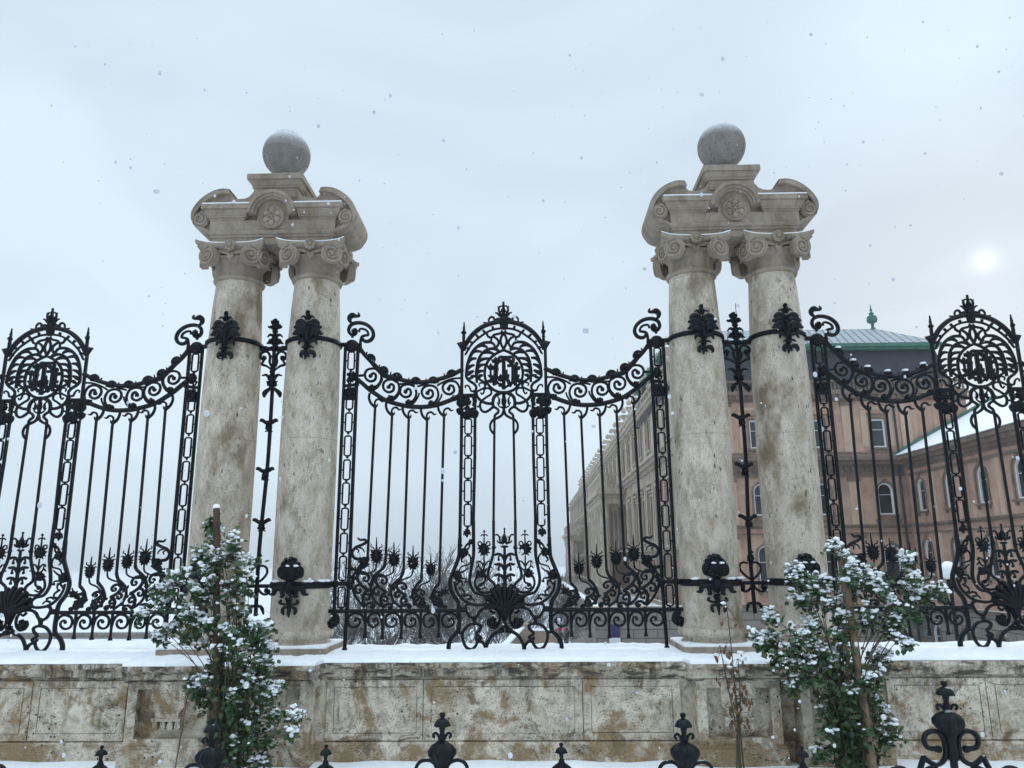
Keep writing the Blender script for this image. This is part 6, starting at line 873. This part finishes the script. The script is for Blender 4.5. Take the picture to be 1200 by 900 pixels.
# --- low wing running towards the fence on the right
rw = empty('low_wing_building', (24.46, 28, -6)); tag(rw, 'low peach wing with snow-covered sloping roof and rows of arched windows', 'building')
X_ = rel(rw); XW = 24.46; mpR = lambda u, v, d: (XW+d, -u, v)      # u runs along -Y so that the face looks to -X
VC = [38.2-3.27*i for i in range(9)]
ro = [(-y, 4.93, 1.0, 2.0, True) for y in VC]; rl_ = [(-y, 1.1, 1.0, 2.15, True) for y in VC]; rb_ = [(-y, -3.6, .95, 1.9, True) for y in VC]
m = MB(); facade(m, mpR, -40.0, -9.5, -.8, 8.0, ro+rl_); m.box(XW+.01, 36, 9.5, 9.6, -6, 8.0); m.build('wall', PEACH, rw, 30, xf=X_)
m = MB(); facade(m, lambda u,v,d: (XW-.12+d, -u, v), -39.88, -9.5, -6, -.8, rb_); m.build('base_wall', RUST, rw, 30, xf=X_)
m = MB()
for v0, v1, pr in ((-.82,-.6,.25),(4.0,4.1,.14),(4.1,4.22,.22),(3.6,3.68,.1),(7.2,7.35,.12),(7.6,7.75,.12),(7.75,7.95,.28),(7.95,8.2,.5),(8.2,8.38,.7),(8.38,8.5,.62)): strip(m, mpR, -39.4, -9.5, v0, v1, pr)
m.build('cornice', TRIM, rw, 30, xf=X_)
m = MB()
for y in [v+1.635 for v in VC]+[VC[-1]-1.635]:
    for v0, v1 in ((4.23,7.19),(-.59,3.59)):
        if y < 39.3: m = MB(); strip(m, mpR, -y-.2, -y+.2, v0, v1, .07); m.build('pilaster', PEACHL, rw, 30, xf=X_)
for o in ro+rl_+rb_: window(rw, mpR if o[1] > -1 else (lambda u,v,d: (XW-.12+d, -u, v)), -PI/2, o)
m = MB(); m.add([(23.75,9.3,8.52),(23.75,39.96,8.52),(31,39.96,12.4),(31,9.3,12.4),(38,39.96,8.52),(38,9.3,8.52)], [(0,1,2,3)[::-1],(3,2,4,5)[::-1],(0,3,5),(1,4,2)]); m.build('roof', SNOW, rw, 0, xf=X_)
m = MB(); m.tube([(23.8,39.9,8.6),(30.9,39.9,12.45)], .12, 8); m.build('gutter', COPPER, rw, 40, xf=X_)
# --- the long palace with its portico, running away from the fence
pl = empty('palace_building', (9.9, 110, -6)); tag(pl, 'long brown palace with columned portico and rooftop urns receding into the fog', 'building')
X_ = rel(pl); XF = 9.9; KZ = lambda v: 2.17+(v-2.17)*1.11; mpP = lambda u, v, d: (XF+d, -u, KZ(v)); YE = 178
W3 = [42.6+4.15*i for i in range(33)]
pa = [(-y, 9.75, 1.25, 2.2, False) for y in W3]; pb_ = [(-y, 3.4, 1.35, 3.1, False) for y in W3]; pc = [(-y, -.2, 1.25, 2.3, False) for y in W3]
inport = lambda o: 66 < -o[0] < 85 and o[1] < 7
m = MB(); facade(m, mpP, -YE, -40.0, -.8, 13.2, [o for o in pa+pb_+pc if not inport(o)]+[(-75.5, -.79, 16.8, 7.3, False)], .35); m.box(13.5,13.6,66,85,-1.2,8); m.box(9.95,13.5,83.9,84.2,-1.2,8); m.box(9.95,13.5,66.8,67.1,-1.2,8); m.box(9.95,13.5,67.1,83.9,7.45,7.9); m.box(9.95, 28, YE-.05, YE, -6, 13.2); m.build('wall', PALACE, pl, 30, xf=X_)
m = MB()
for v0, v1, pr in ((-.8,-.55,.2),(2.7,2.85,.15),(2.85,3.0,.25),(7.4,7.6,.12),(7.6,8.2,.08),(8.2,8.4,.3),(8.4,8.65,.6),(8.65,8.85,.85),(9.25,9.4,.15),(12.4,12.55,.2),(12.55,12.8,.45),(12.8,12.95,.6),(12.951,13.15,.3),(13.75,13.95,.3)): strip(m, mpP, -YE, -40.0, v0, v1, pr)
for y in W3: strip(m, mpP, -y-1.0, -y+1.0, 6.95, 7.1, .3)
m.build('cornice', PALACET, pl, 30, xf=X_)
for y in [v-2.075 for v in W3]:
    m = MB()
    for dy in (-.42, .42): strip(m, mpP, -y+dy-.24, -y+dy+.24, 3.01, 7.39, .22)
    strip(m, mpP, -y-.6, -y+.6, 9.41, 12.39, .12); strip(m, mpP, -y-.3, -y+.3, 13.151, 13.749, .25); strip(m, mpP, -y-.62, -y+.62, 3.02, 13.2, .05)
    for k in range(5): strip(m, mpP, -y+.5+k*.6, -y+.75+k*.6, 13.151, 13.749, .2)
    m.build('pilaster_bay', PALACET, pl, 30, xf=X_)
for o in pa[:16]+pb_[:16]+pc[:16]:
    if inport(o): continue
    f_ = window(pl, mpP, -PI/2, o, PALACET); f_.scale = (1, 1, 1.11)
m = MB()
for o in pa[16:]+pb_[16:]+pc[16:]:
    ol = outline(*o); m.add([mpP(a,b,.2) for a,b in ol], [tuple(range(len(ol)))])
far_ = m.build('far_panes', GLASS, pl, 0, xf=X_); far_['kind'] = 'stuff'
m = MB(); m.lathe([(.0,0),(.26,0),(.26,.25),(.12,.32),(.10,.45),(.32,.75),(.36,.95),(.2,1.1),(.12,1.15),(.26,1.3),(.2,1.5),(.05,1.75),(0,1.8)], 10)
urn = m.build('roof_urn', PALACET, pl, 40); 
for i, y in enumerate(W3[:24]):
    u_ = urn if i == 0 else urn.copy()
    if i: col.objects.link(u_)
    u_.parent = pl; u_.location = Vector((9.75, y-2.075, 15.2))-pl.location
def portico(y0, y1, xf, zt, n, rail):
    m = MB(); m.box(xf, XF-.01, y0, y1, zt, zt+.55); m.box(xf-.12, XF-.01, y0-.12, y1+.12, zt+.552, zt+.9); m.box(xf-.45, XF-.01, y0-.45, y1+.45, zt+.902, zt+1.4); m.box(xf-.3, XF-.01, y0-.3, y1+.3, zt+1.402, zt+1.6)
    m.box(xf-.05, xf+.2, y0-.05, y1+.05, zt+2.8, zt+3.05); m.box(xf+.2, XF-.01, y0-.05, y0+.2, zt+2.8, zt+3.05)
    k = int((y1-y0)/.55)
    for i in range(k+1): y = y0+(y1-y0)*i/k; (m.box(xf-.02, xf+.18, y-.1, y+.1, zt+1.602, zt+2.799) if i % 6 == 0 else m.lathe([(.07,zt+1.6),(.13,zt+2.0),(.06,zt+2.5),(.1,zt+2.8)], 7, (xf+.08, y, 0)))
    for i in range(3): m.lathe([(.07,zt+1.6),(.13,zt+2.0),(.06,zt+2.5),(.1,zt+2.8)], 7, (xf+.45+.42*i, y0+.08, 0))
    m.build('portico_entablature', PALACET, pl, 30, xf=X_)
    for i in range(n):
        y = y0+.5+(y1-y0-1)*i/(n-1); c = MB(); c.lathe([(0,-1.7),(.6,-1.7),(.6,-.6),(.52,-.5),(.46,-.35),(.45,1.5),(.38,zt-.95),(.42,zt-.9),(.40,zt-.8),(.5,zt-.4),(.6,zt-.15),(.62,zt-.01),(0,zt-.01)], 18, (xf+.55, y, 0)); c.build('portico_column', PALACET, pl, 35, xf=X_)
portico(67, 84, 7.35, 7.58, 6, True); portico(128, 150, 7.2, 5.4, 6, True)
m = MB(); m.box(10.0, 26, 53, YE-.1, 14.2, 14.25); m.build('roof', SNOW, pl, 0, xf=X_)
# --- retaining wall that carries the palace walk
rt_ = empty('retaining_wall', (6.6, 100, -6)); tag(rt_, 'grey coursed stone retaining wall below the brown palace facade', 'wall'); X_ = rel(rt_)
m = MB(); m.box(4.3, 9.88, 39.88, 178, -6, -1.7); m.box(4.3, 4.6, 39.88, 178, -1.7, -.85); m.box(4.6, 9.89, 39.88, 40.2, -1.7, -.85); m.build('wall', RUST, rt_, 30, xf=X_)
m = MB(); m.box(4.2, 4.72, 39.78, 178.1, -.848, -.68); m.box(4.721, 9.87, 39.78, 40.3, -.848, -.68); m.build('coping', PALACET, rt_, 30, xf=X_)
bn = empty('wall_banner', (5.45, 39.75, -3.1)); tag(bn, 'navy and white hanging banner on the retaining wall behind the fence', 'banner')
m = MB(); m.box(-.34,.34,-.02,.03,.55,1.3); m.build('upper_field', NAVY, bn, 0); m = MB(); m.box(-.34,.34,-.02,.03,-.05,.548); m.build('lower_field', WHITEB, bn, 0); m = MB(); m.tube([(-.38,0,1.32),(.38,0,1.32)], .025, 6); m.build('hanging_rod', SLATE, bn, 0)
# --- globe lamp in the courtyard
gp = empty('globe_lamp', (13.65, 15.5, -6)); tag(gp, 'white globe street lamp capped with snow in front of the arched windows', 'street lamp')
m = MB(); m.lathe([(0,0),(.22,0),(.22,.2),(.12,.35),(.09,1.0),(.07,1.1),(.055,7.2),(.09,7.3),(.12,7.42),(.06,7.5),(0,7.5)], 14); m.build('lamp_post', IRON, gp, 40)
m = MB(); m.ell((0,0,7.74), (.27,.27,.27), 24, 16); m.build('globe', GLOBE, gp, 60); m = MB(); m.ell((0,0,7.925), (.17,.17,.11), 18, 8); m.build('snow_cap', SNOW, gp, 60)
# --- stair parapets and ledges on the terrace
sp_ = empty('stair_parapet', (-1, 30, -6)); tag(sp_, 'stepped brown stair parapet with snowy sloping rail beyond the middle panel', 'parapet'); X_ = rel(sp_)
m = MB(); m.add([(-2.6,29.5,-6),(-.3,32,-6),(-.3,32,-1.25),(-2.6,29.5,-3.4),(-2.35,29.3,-6),(-.05,31.8,-6),(-.05,31.8,-1.25),(-2.35,29.3,-3.4)], [(0,1,2,3),(4,7,6,5),(3,2,6,7),(1,5,6,2),(0,3,7,4)]); m.box(-.05, 1.35, 31.9, 32.4, -6, -1.45); m.box(-.2,.2,31.7,32.5,-6,-1.1); m.build('wall', PALACE, sp_, 0, xf=X_); m = MB(); m.box(.9, 1.75, 34.9, 35.4, -6, -1.95); m.build('rear_wall', PALACE, sp_, 0, xf=X_)
m = MB(); m.add([(-2.65,29.5,-3.39),(-.3,32,-1.24),(-.0,31.75,-1.24),(-2.3,29.25,-3.39),(-2.65,29.5,-3.29),(-.3,32,-1.14),(-.0,31.75,-1.14),(-2.3,29.25,-3.29)], [(0,3,2,1),(4,5,6,7),(0,1,5,4),(1,2,6,5),(2,3,7,6),(3,0,4,7)]); m.box(.21,1.37,31.88,32.42,-1.448,-1.37); m.build('snow_cap', SNOW, sp_, 0, xf=X_)
for i, (y, z, x0, x1) in enumerate(((78,-5.35,-80,-24),(58,-5.1,-60,-17))):
    o = empty('terrace_parapet', ((x0+x1)/2, y, -6)); tag(o, ('low distant grey ledge lined with snow, farther of two beyond the left panel', 'low grey ledge lined with snow, nearer of two beyond the left panel')[i], 'parapet', 'terrace ledges'); X_ = rel(o)
    m = MB(); m.box(x0, x1, y, y+.6, -6, z); m.build('ledge', RUST, o, 0, xf=X_); m = MB(); m.box(x0-.05, x1+.05, y-.05, y+.65, z+.002, z+.14); m.build('snow_cap', SNOW, o, 0, xf=X_)
# ------------------------------------------------------------------ bare trees below the terrace edge
def tree_mesh(seed, H):
    r_ = random.Random(seed); tr = MB(); cr_ = MB()
    def grow(p, d, L, rad, lev):
        n = 3; pts = [p]; q = p.copy(); dd = d.copy()
        for i in range(n):
            dd = (dd+Vector((r_.uniform(-1,1), r_.uniform(-1,1), r_.uniform(-.4,.7)))*.22).normalized(); q = q+dd*(L/n); pts.append(q.copy())
        (tr if lev < 2 else cr_).tube(pts, [max(rad*(1-.5*i/n), .013 if lev > 2 else .02) for i in range(n+1)], 6 if lev < 2 else 3, cap=False)
        if lev >= 4: return
        k = (6, 6, 6, 5)[lev]
        for i in range(k):
            t = r_.uniform(.25, 1.0) if lev else r_.uniform(.3, 1.0); b = pts[0].lerp(pts[-1], t) if t < .98 else pts[-1]
            j = min(int(t*n), n-1); b = pts[j].lerp(pts[j+1], t*n-j)
            nd = (dd+Vector((r_.uniform(-1,1), r_.uniform(-1,1), r_.uniform(-.35,.8)))*.95).normalized(); grow(b, nd, L*r_.uniform(.5,.72), rad*(.42 if lev else .5)*(1-.3*t), lev+1)
    grow(Vector((0,0,0)), Vector((0,0,1)), H*.55, .13, 0)
    return tr, cr_
TM = [tree_mesh(s, 7.6) for s in (3, 8, 21)]
LBL = ['leftmost grey bare tree beside the left pillar, seen through the middle panel', 'tall bare twiggy tree behind the second bars of the middle panel', 'bare twiggy tree behind the middle bars, snow along its branches', 'bare tree rising nearest the medallion post on the left side', 'thin bare tree behind the shell ornament of the middle panel', 'bare tree behind the right foot of the middle medallion', 'low bare tree far back between the palace and the shell ornament', 'wide bare tree low behind the drop scrolls at left', 'spreading bare tree in the middle of the hazy thicket', 'small bare tree just left of the stair parapet', 'pale bare tree farthest back in the thicket', 'short dark bare tree in the front of the thicket']
TP = [(-10.2,33,1.0),(-7.7,31,1.08),(-5.6,34,1.02),(-4.3,30,1.0),(-2.6,36,.98),(-.6,40,.95),(1.8,48,.92),(-8.9,27,.8),(-6.6,26,.78),(-3.2,25,.72),(-4.9,44,1.1),(-5.2,23,.66)]
base_t = []
for i, (x, y, s) in enumerate(TP):
    o = empty('bare_tree', (x, y, -6.05), rnd.uniform(0, 6.28)); o.scale = (s*1.1, s*1.1, s); tag(o, LBL[i], 'tree', 'bare trees beyond the fence')
    if i < 3: TM[i][0].build('trunk', TWIG, o, 60); TM[i][1].build('crown', TWIG, o, 60); base_t.append(o)
    else:
        for k in kids(base_t[i % 3]): c = k.copy(); col.objects.link(c); c.parent = o
# ------------------------------------------------------------------ people on the walk beside the palace
def person(x, y, rz, coat, label, hold=None):
    o = empty('person', (x, y, -6.0), rz); tag(o, label, 'person', 'people walking by the palace')
    V = [(0,0,.98),(0,.0,1.2),(0,.01,1.42),(0,.0,1.54),(0,-.02,1.66),(0,-.02,1.76),(.19,0,1.42),(.24,.02,1.14),(.23,-.07,.88),(-.19,0,1.42),(-.24,.02,1.14),(-.23 if not hold else -.2,-.07 if not hold else -.22,.88 if not hold else 1.22),(.10,0,.92),(.11,-.10,.50),(.11,-.06,.07),(.11,-.20,.04),(-.10,0,.92),(-.11,.08,.50),(-.11,.22,.10),(-.11,.10,.03)]
    E_ = [(0,1),(1,2),(2,3),(3,4),(4,5),(2,6),(6,7),(7,8),(2,9),(9,10),(10,11),(0,12),(12,13),(13,14),(14,15),(0,16),(16,17),(17,18),(18,19)]
    RD = [.15,.16,.17,.06,.105,.09,.075,.055,.04,.075,.055,.04,.10,.075,.05,.045,.10,.075,.05,.045]
    me = bpy.data.meshes.new('body_skel'); me.from_pydata(V, E_, []); t_ = bpy.data.objects.new('body_skel', me); col.objects.link(t_)
    sk = t_.modifiers.new('s', 'SKIN'); su = t_.modifiers.new('u', 'SUBSURF'); su.levels = 1
    for i, q in enumerate(me.skin_vertices[0].data): q.radius = (RD[i], RD[i]*.8); q.use_root = (i == 0)
    bpy.context.view_layer.update(); dg = bpy.context.evaluated_depsgraph_get(); bm_ = bpy.data.meshes.new_from_object(t_.evaluated_get(dg)); bpy.data.objects.remove(t_)
    bm_.materials.clear()
    for mt in (CLOTH[0], coat, SKIN): bm_.materials.append(mt)
    for q in bm_.polygons:
        z = q.center.z; q.material_index = 2 if z > 1.53 else (1 if z > .9 else 0); q.use_smooth = True
    b = bpy.data.objects.new('body', bm_); col.objects.link(b); b.parent = o
    m = MB(); m.lathe([(.17,.72),(.20,.74),(.19,1.0),(.18,1.25),(.2,1.42),(.12,1.52),(.08,1.55)], 14); m.v = [(a, b_*.75, c) for a, b_, c in m.v]; m.build('coat', coat, o, 60)
    m = MB(); m.ell((0,-.01,1.72), (.108,.115,.10), 12, 8); m.build('hat', CLOTH[(int(x*10)) % 3], o, 60)
    return o
person(2.55, 62, .4, CLOTH[1], 'person in a grey coat walking left of the pink umbrella'); person(3.05, 66, 3.0, CLOTH[0], 'person in a dark coat under the pink umbrella', True); person(3.5, 65, .2, CLOTH[2], 'person in a brown coat right of the pink umbrella'); person(3.85, 70, 2.8, CLOTH[0], 'person in a dark coat nearest the retaining wall, farthest right')
um = empty('umbrella', (3.05, 65.78, -4.95)); tag(um, 'bright pink open umbrella held above a walker by the palace', 'umbrella')
m = MB(); m.lathe([(.62,.62),(.5,.74),(.3,.85),(.1,.90),(0,.91)], 16); m.lathe([(.62,.615),(.5,.73),(.3,.84),(.1,.89),(0,.90)], 16); m.build('canopy', PINK, um, 60); m = MB(); m.tube([(0,0,0),(0,0,.9)], .015, 6); m.build('shaft', CLOTH[0], um, 0)
# ------------------------------------------------------------------ rose bushes, canes and stakes in the bed
CLUST={'L':[(-3.108,2.59,0.08,0.6),(-3.065,2.41,0.116,0.8),(-2.787,2.39,0.107,0.9),(-3.205,2.2,0.196,1.2),(-2.935,2.16,0.232,1.2),(-2.696,2.14,0.143,1),(-3.366,2.06,0.134,1.4),(-3.118,1.94,0.268,1.2),(-2.796,1.9,0.214,1.1),(-3.518,1.92,0.089,1.4),(-3.648,1.76,0.062,1.5),(-3.747,1.66,0.045,1.6),(-3.583,1.84,0.062,1.5),(-3.389,1.71,0.161,1),(-3.138,1.64,0.268,0.9),(-2.839,1.62,0.25,0.8),(-2.671,2.05,0.107,1.2),(-2.632,1.51,0.196,0.7),(-3.275,1.45,0.089,0.8),(-3.479,1.51,0.054,1.2),(-3.613,1.4,0.054,1.4),(-2.982,1.38,0.25,0.6),(-2.709,1.32,0.268,0.8),(-2.537,1.42,0.143,1.2),(-2.441,1.32,0.107,1.3),(-2.426,1.5,0.054,1.2),(-2.889,1.11,0.196,0.5),(-2.647,1.08,0.232,1.0),(-2.41,1.13,0.125,1),(-3.14,0.92,0.08,0.6),(-3.04,1.0,0.125,0.9),(-2.503,0.92,0.196,1.2),(-2.717,0.84,0.214,0.7),(-2.362,0.93,0.116,1.6),(-3.095,0.81,0.107,0.5),(-2.819,0.67,0.125,0.5),(-2.574,0.67,0.214,0.7),(-2.452,0.43,0.161,0.6),(-2.6,0.43,0.143,0.6),(-2.328,0.67,0.089,0.5),(-2.482,0.23,0.161,0.8),(-2.123,0.62,0.071,2.2),(-2.109,0.51,0.062,1.5)],'R':[(3.617,2.2,0.071,1.2),(3.503,2.29,0.062,1.6),(3.54,2.04,0.179,1.3),(3.311,1.94,0.179,1.4),(3.055,2.01,0.125,1.2),(3.752,1.98,0.161,1.1),(3.652,1.86,0.214,1.1),(3.378,1.73,0.232,1.1),(3.164,1.78,0.161,1.3),(3.014,2.05,0.089,1.2),(3.912,1.86,0.125,1.0),(4.209,2.15,0.071,1.6),(4.242,1.85,0.152,1.3),(4.384,1.81,0.134,1.3),(4.474,1.84,0.08,1.2),(4.277,1.64,0.107,0.5),(4.028,1.73,0.125,1),(4.206,1.98,0.062,1.4),(4.034,1.56,0.125,0.9),(3.488,1.54,0.214,0.9),(3.707,1.56,0.179,0.8),(3.224,1.48,0.179,1),(3.004,1.44,0.161,1.4),(2.824,1.36,0.161,1.5),(2.696,1.38,0.098,1.4),(2.801,1.59,0.071,1.5),(2.857,1.23,0.196,1.1),(3.072,1.23,0.232,1.1),(3.29,1.27,0.232,0.7),(3.504,1.27,0.232,0.7),(3.099,1.07,0.179,0.4),(2.764,1.15,0.107,0.8),(3.351,1.03,0.25,0.4),(3.56,0.99,0.196,0.5),(3.734,1.03,0.125,0.9),(3.88,1.19,0.107,1),(4.029,1.37,0.107,1),(3.951,1.44,0.125,1),(3.754,0.82,0.179,1.2),(3.538,0.79,0.161,0.4),(3.323,0.75,0.161,0.3),(3.82,0.67,0.143,0.9),(3.886,0.51,0.107,1),(3.429,0.55,0.196,0.3),(3.756,0.47,0.161,0.4),(3.219,0.55,0.107,0.3),(3.448,0.33,0.196,0.3),(3.734,0.27,0.161,0.3),(2.94,0.91,0.054,0.3),(3.156,0.33,0.089,0.3)]}
def leaf(mb, p, d, nrm, L, W):
    d = d.normalized(); s = d.cross(nrm); s = s.normalized() if s.length > 1e-4 else d.orthogonal().normalized(); n = s.cross(d)
    b = len(mb.v); q = [p, p+d*L*.3+s*W*.85+n*L*.06, p+d*L*.65+s*W*.8+n*L*.05, p+d*L-n*L*.06, p+d*L*.65-s*W*.8+n*L*.05, p+d*L*.3-s*W*.85+n*L*.06, p+d*L*.5-n*L*.02]
    mb.v += [tuple(a) for a in q]; mb.f += [(b,b+1,b+6),(b+1,b+2,b+6),(b+2,b+3,b+6),(b+3,b+4,b+6),(b+4,b+5,b+6),(b+5,b,b+6)]
def lump(mb, p, r, r_):
    
    s = len(mb.v); k = (r_.uniform(.85,1.35), r_.uniform(.8,1.2), r_.uniform(.6,.9)); sd = r_.uniform(0,99)
    mb.ell(p, (r*k[0], r*k[1], r*k[2]), 9, 6)
    for i in range(s, len(mb.v)):
        d = (Vector(mb.v[i])-Vector(p)); f = 1+.55*mnoise.noise(Vector((d.x/r*1.1+sd, d.y/r*1.1, d.z/r*1.1))); mb.v[i] = (p[0]+d.x*f, p[1]+d.y*f, p[2]+d.z*f*(1 if d.z > 0 else .6))
def rose(key, foot, label, dens, snowk, seed):
    r_ = random.Random(seed); root = empty('rose_bush', (foot[0], foot[1], 0)); tag(root, label, 'bush', 'rose bushes in the bed')
    lv, st, sn = MB(), MB(), MB(); F = Vector((foot[0], foot[1], 0))
    for (x, z, r, sw) in CLUST[key]:
        c = Vector((x, foot[1]+r_.uniform(-.16,.16), z))
        # cane from the foot to this cluster
        b0 = F+Vector((r_.uniform(-.13,.13), r_.uniform(-.1,.1), 0)); mid = b0.lerp(c, .55)+Vector((-(c.x-F.x)*.25, r_.uniform(-.05,.05), .12))
        st.tube(crom([tuple(b0), tuple(mid), tuple(c+Vector((0,0,r*.5)))], 7), [.0075-.0045*i/14 for i in range(15)], 5)
        b_ = mid
        for k in range(5):
            P_ = b0.lerp(mid, r_.uniform(.45,1)) + Vector((r_.gauss(0,.03), r_.gauss(0,.03), 0))
            for h_ in range(4): L = r_.uniform(.04,.075); leaf(lv, P_+Vector((r_.gauss(0,.03), r_.gauss(0,.03), r_.gauss(0,.03))), Vector((r_.uniform(-1,1), r_.uniform(-1,.5), r_.uniform(-1,.2))), Vector((r_.gauss(0,.5), -.4, 1)), L, L*.42)
        nt_ = int(5+r*26)
        for k in range(nt_):                          # twigs, each with its leaflets and the snow they hold
            u_ = Vector((r_.gauss(0,1), r_.gauss(0,1)*.9, r_.gauss(0,1))).normalized()*r*(r_.random()**.45); tip = c+u_
            a0 = c+u_*.25+Vector((r_.uniform(-.02,.02), 0, -.06)); dr = (tip-a0)
            if dr.length < .02: continue
            md = a0.lerp(tip, .5)+Vector((0,0,.02)); pts = crom([tuple(a0), tuple(md), tuple(tip)], 3); st.tube(pts, .0028, 3, cap=False)
            nl = max(6, int(dens*(10+r*26)))
            for q in range(nl):
                t = r_.uniform(.1, 1.08); P_ = a0.lerp(tip, t)+Vector((r_.gauss(0,.034), r_.gauss(0,.034), r_.gauss(0,.03)))
                d = (dr.normalized()*.5+Vector((r_.uniform(-1,1), r_.uniform(-1,1), r_.uniform(-1.1,.15)))).normalized(); nm = Vector((r_.gauss(0,.55), r_.gauss(0,.55)-.25, 1)).normalized()
                L = r_.uniform(.042,.078); leaf(lv, P_, d, nm, L, L*r_.uniform(.34,.46))
                if r_.random() < snowk*.55*sw*(.4+.6*(u_.z > 0)): lump(sn, tuple(P_+d*L*.5+Vector((0,0,.012))), r_.uniform(.010,.023), r_)
            if r_.random() < snowk*sw*2.4:
                for q in range(r_.randint(4,10)): lump(sn, tuple(a0.lerp(tip, r_.uniform(.45,1.1))+Vector((r_.gauss(0,.024), r_.gauss(0,.024), r_.gauss(.026,.010)))), r_.uniform(.011,.029), r_)
    xf = lambda x, y, z: (x-foot[0], y-foot[1], z)
    lv.build('leaves', LEAF, root, 0, xf=xf); st.build('canes', STEM, root, 60, xf=xf); sn.build('settled_snow', SNOW, root, 70, xf=xf)
    return root
rose('L', (-2.72,-1.7), 'snow-laden rose bush tied to a reddish stake in front of the left pillar', .85, .22, 5)
rose('R', (3.45,-1.75), 'snow-laden rose bush on pale stake in front of the right pillar', .8, .22, 9)
def stake(p0, p1, r, mat, label, cap=True):
    o = empty('wooden_stake', p0); tag(o, label, 'stake', 'stakes in the flower bed'); d = Vector(p1)-Vector(p0)
    m = MB(); n = 14; m.tube([tuple(d*(i/n)+Vector((.008*mnoise.noise(Vector((i*.7, p0[0], 0))), .008*mnoise.noise(Vector((i*.7, p0[0], 5))), 0))) for i in range(n+1)], [r*(1+.12*mnoise.noise(Vector((i*.5, 1, p0[0])))) for i in range(n+1)], 12); m.build('post', mat, o, 50)
    if cap: m = MB(); m.ell(tuple(d+Vector((0,0,.012))), (r*1.1,r*1.1,.03), 10, 6, .06, random.Random(2)); m.build('snow_cap', SNOW, o, 60)
    return o
stake((-2.80,-1.76,-.1), (-3.05,-1.72,2.74), .036, STAKE, 'reddish round wooden stake rising through the left rose bush')
stake((3.62,-1.88,-.1), (3.57,-1.72,2.30), .042, STAKE2, 'pale wooden stake rising through the right rose bush')
stake((-3.33,-1.6,-.05), (-3.24,-1.6,.92), .008, STAKE2, 'thin pale cane leaning before the wall at the left pier', False)
# withered plant before the right pier
dp = empty('dry_plant', (2.42,-1.5,0)); tag(dp, 'thin withered plant with a few snowy leaves before the right pier', 'plant'); r_ = random.Random(4)
st, lv, sn = MB(), MB(), MB()
for top, x0 in (((-.02,0,1.74),0),((-.11,.03,1.28),-.03),((.06,-.02,1.15),.02),((.02,.03,.95),.05)):
    pts = crom([(x0,0,-.02),(x0*.5+.01,0,.45),(top[0]*.6+.02,top[1]*.5,.9*top[2]*.7),top], 6); st.tube(pts, [.010-.006*i/(len(pts)-1) for i in range(len(pts))], 6)
    for k in range(20):
        i = r_.randint(9, len(pts)-1); p = Vector(pts[i]); d = Vector((r_.choice((-1,1))*r_.uniform(.4,1), r_.uniform(-.6,.4), r_.uniform(-1.2,.1))); e_ = p+d.normalized()*r_.uniform(.05,.13); st.tube([tuple(p), tuple(e_)], .003, 3, cap=False)
        if r_.random() < .8: leaf(lv, e_, Vector((r_.uniform(-.5,.5), r_.uniform(-.5,.5), -1)), Vector((r_.uniform(-1,1), -1, .3)), r_.uniform(.05,.085), .02)
        if r_.random() < .35 and p.z > 1.0: lump(sn, tuple(e_+Vector((0,0,.01))), r_.uniform(.018,.034), r_)
st.build('stem', STEM, dp, 60); lv.build('leaves', DRY, dp, 0); sn.build('settled_snow', SNOW, dp, 60)
# a few blades of iris poking from the bed
ir = empty('iris_tuft', (-3.03,-1.25,0)); tag(ir, 'small tuft of green blades poking from the snow by the wall', 'plant'); m = MB()
for a in range(6): d = Vector((rnd.uniform(-.35,.35), rnd.uniform(-.2,.2), 1)); leaf(m, Vector((rnd.uniform(-.05,.05), 0, -.02)), d, Vector((0,-1,.1)), rnd.uniform(.14,.24), .012)
m.build('blades', LEAF, ir, 0)
# ------------------------------------------------------------------ falling snow and the fog it hangs in
FLAKE = mk_plain('snowflake', (.50,.52,.56), (.62,.64,.68), 9, .8, 0)  # greyer than the snow: the flakes' backlit shade is put into their colour
r_ = random.Random(11); m = MB()
for i in range(620):
    y = -7.8+r_.random()**1.3*11.0; dd = y+10; x = .336+r_.uniform(-.72,.72)*dd; z = 2.17+r_.uniform(-.25,.78)*dd
    if z < .2: continue
    s = r_.uniform(.0025,.0075)*(1 if r_.random() < .94 else 1.7)
    if -.6 < y < .5 and z < 5: continue
    m.ell((x,y,z), (s, s*r_.uniform(.7,1), s*r_.uniform(.8,1.4)), 6, 4)
fs = m.build('falling_snow', FLAKE, None, 60); tag(fs, 'scattered snowflakes drifting down through the air', 'snowflakes', kind='stuff')
m = MB(); m.box(-920, 920, -16, 920, -7.2, 21); hz = m.build('haze', IRON, None, 0); hz.data.materials.clear()
hm = bpy.data.materials.new('fog_air'); hm.use_nodes = True; ht = hm.node_tree; ht.nodes.clear(); ho = ht.nodes.new('ShaderNodeOutputMaterial'); hv = ht.nodes.new('ShaderNodeVolumePrincipled')
hv.inputs['Density'].default_value = 0.0008; hv.inputs['Color'].default_value = (.93,.95,.97,1); hv.inputs['Anisotropy'].default_value = .0; ht.links.new(hv.outputs['Volume'], ho.inputs['Volume']); hz.data.materials.append(hm)
tag(hz, 'thin winter fog filling the air', 'haze', kind='stuff')
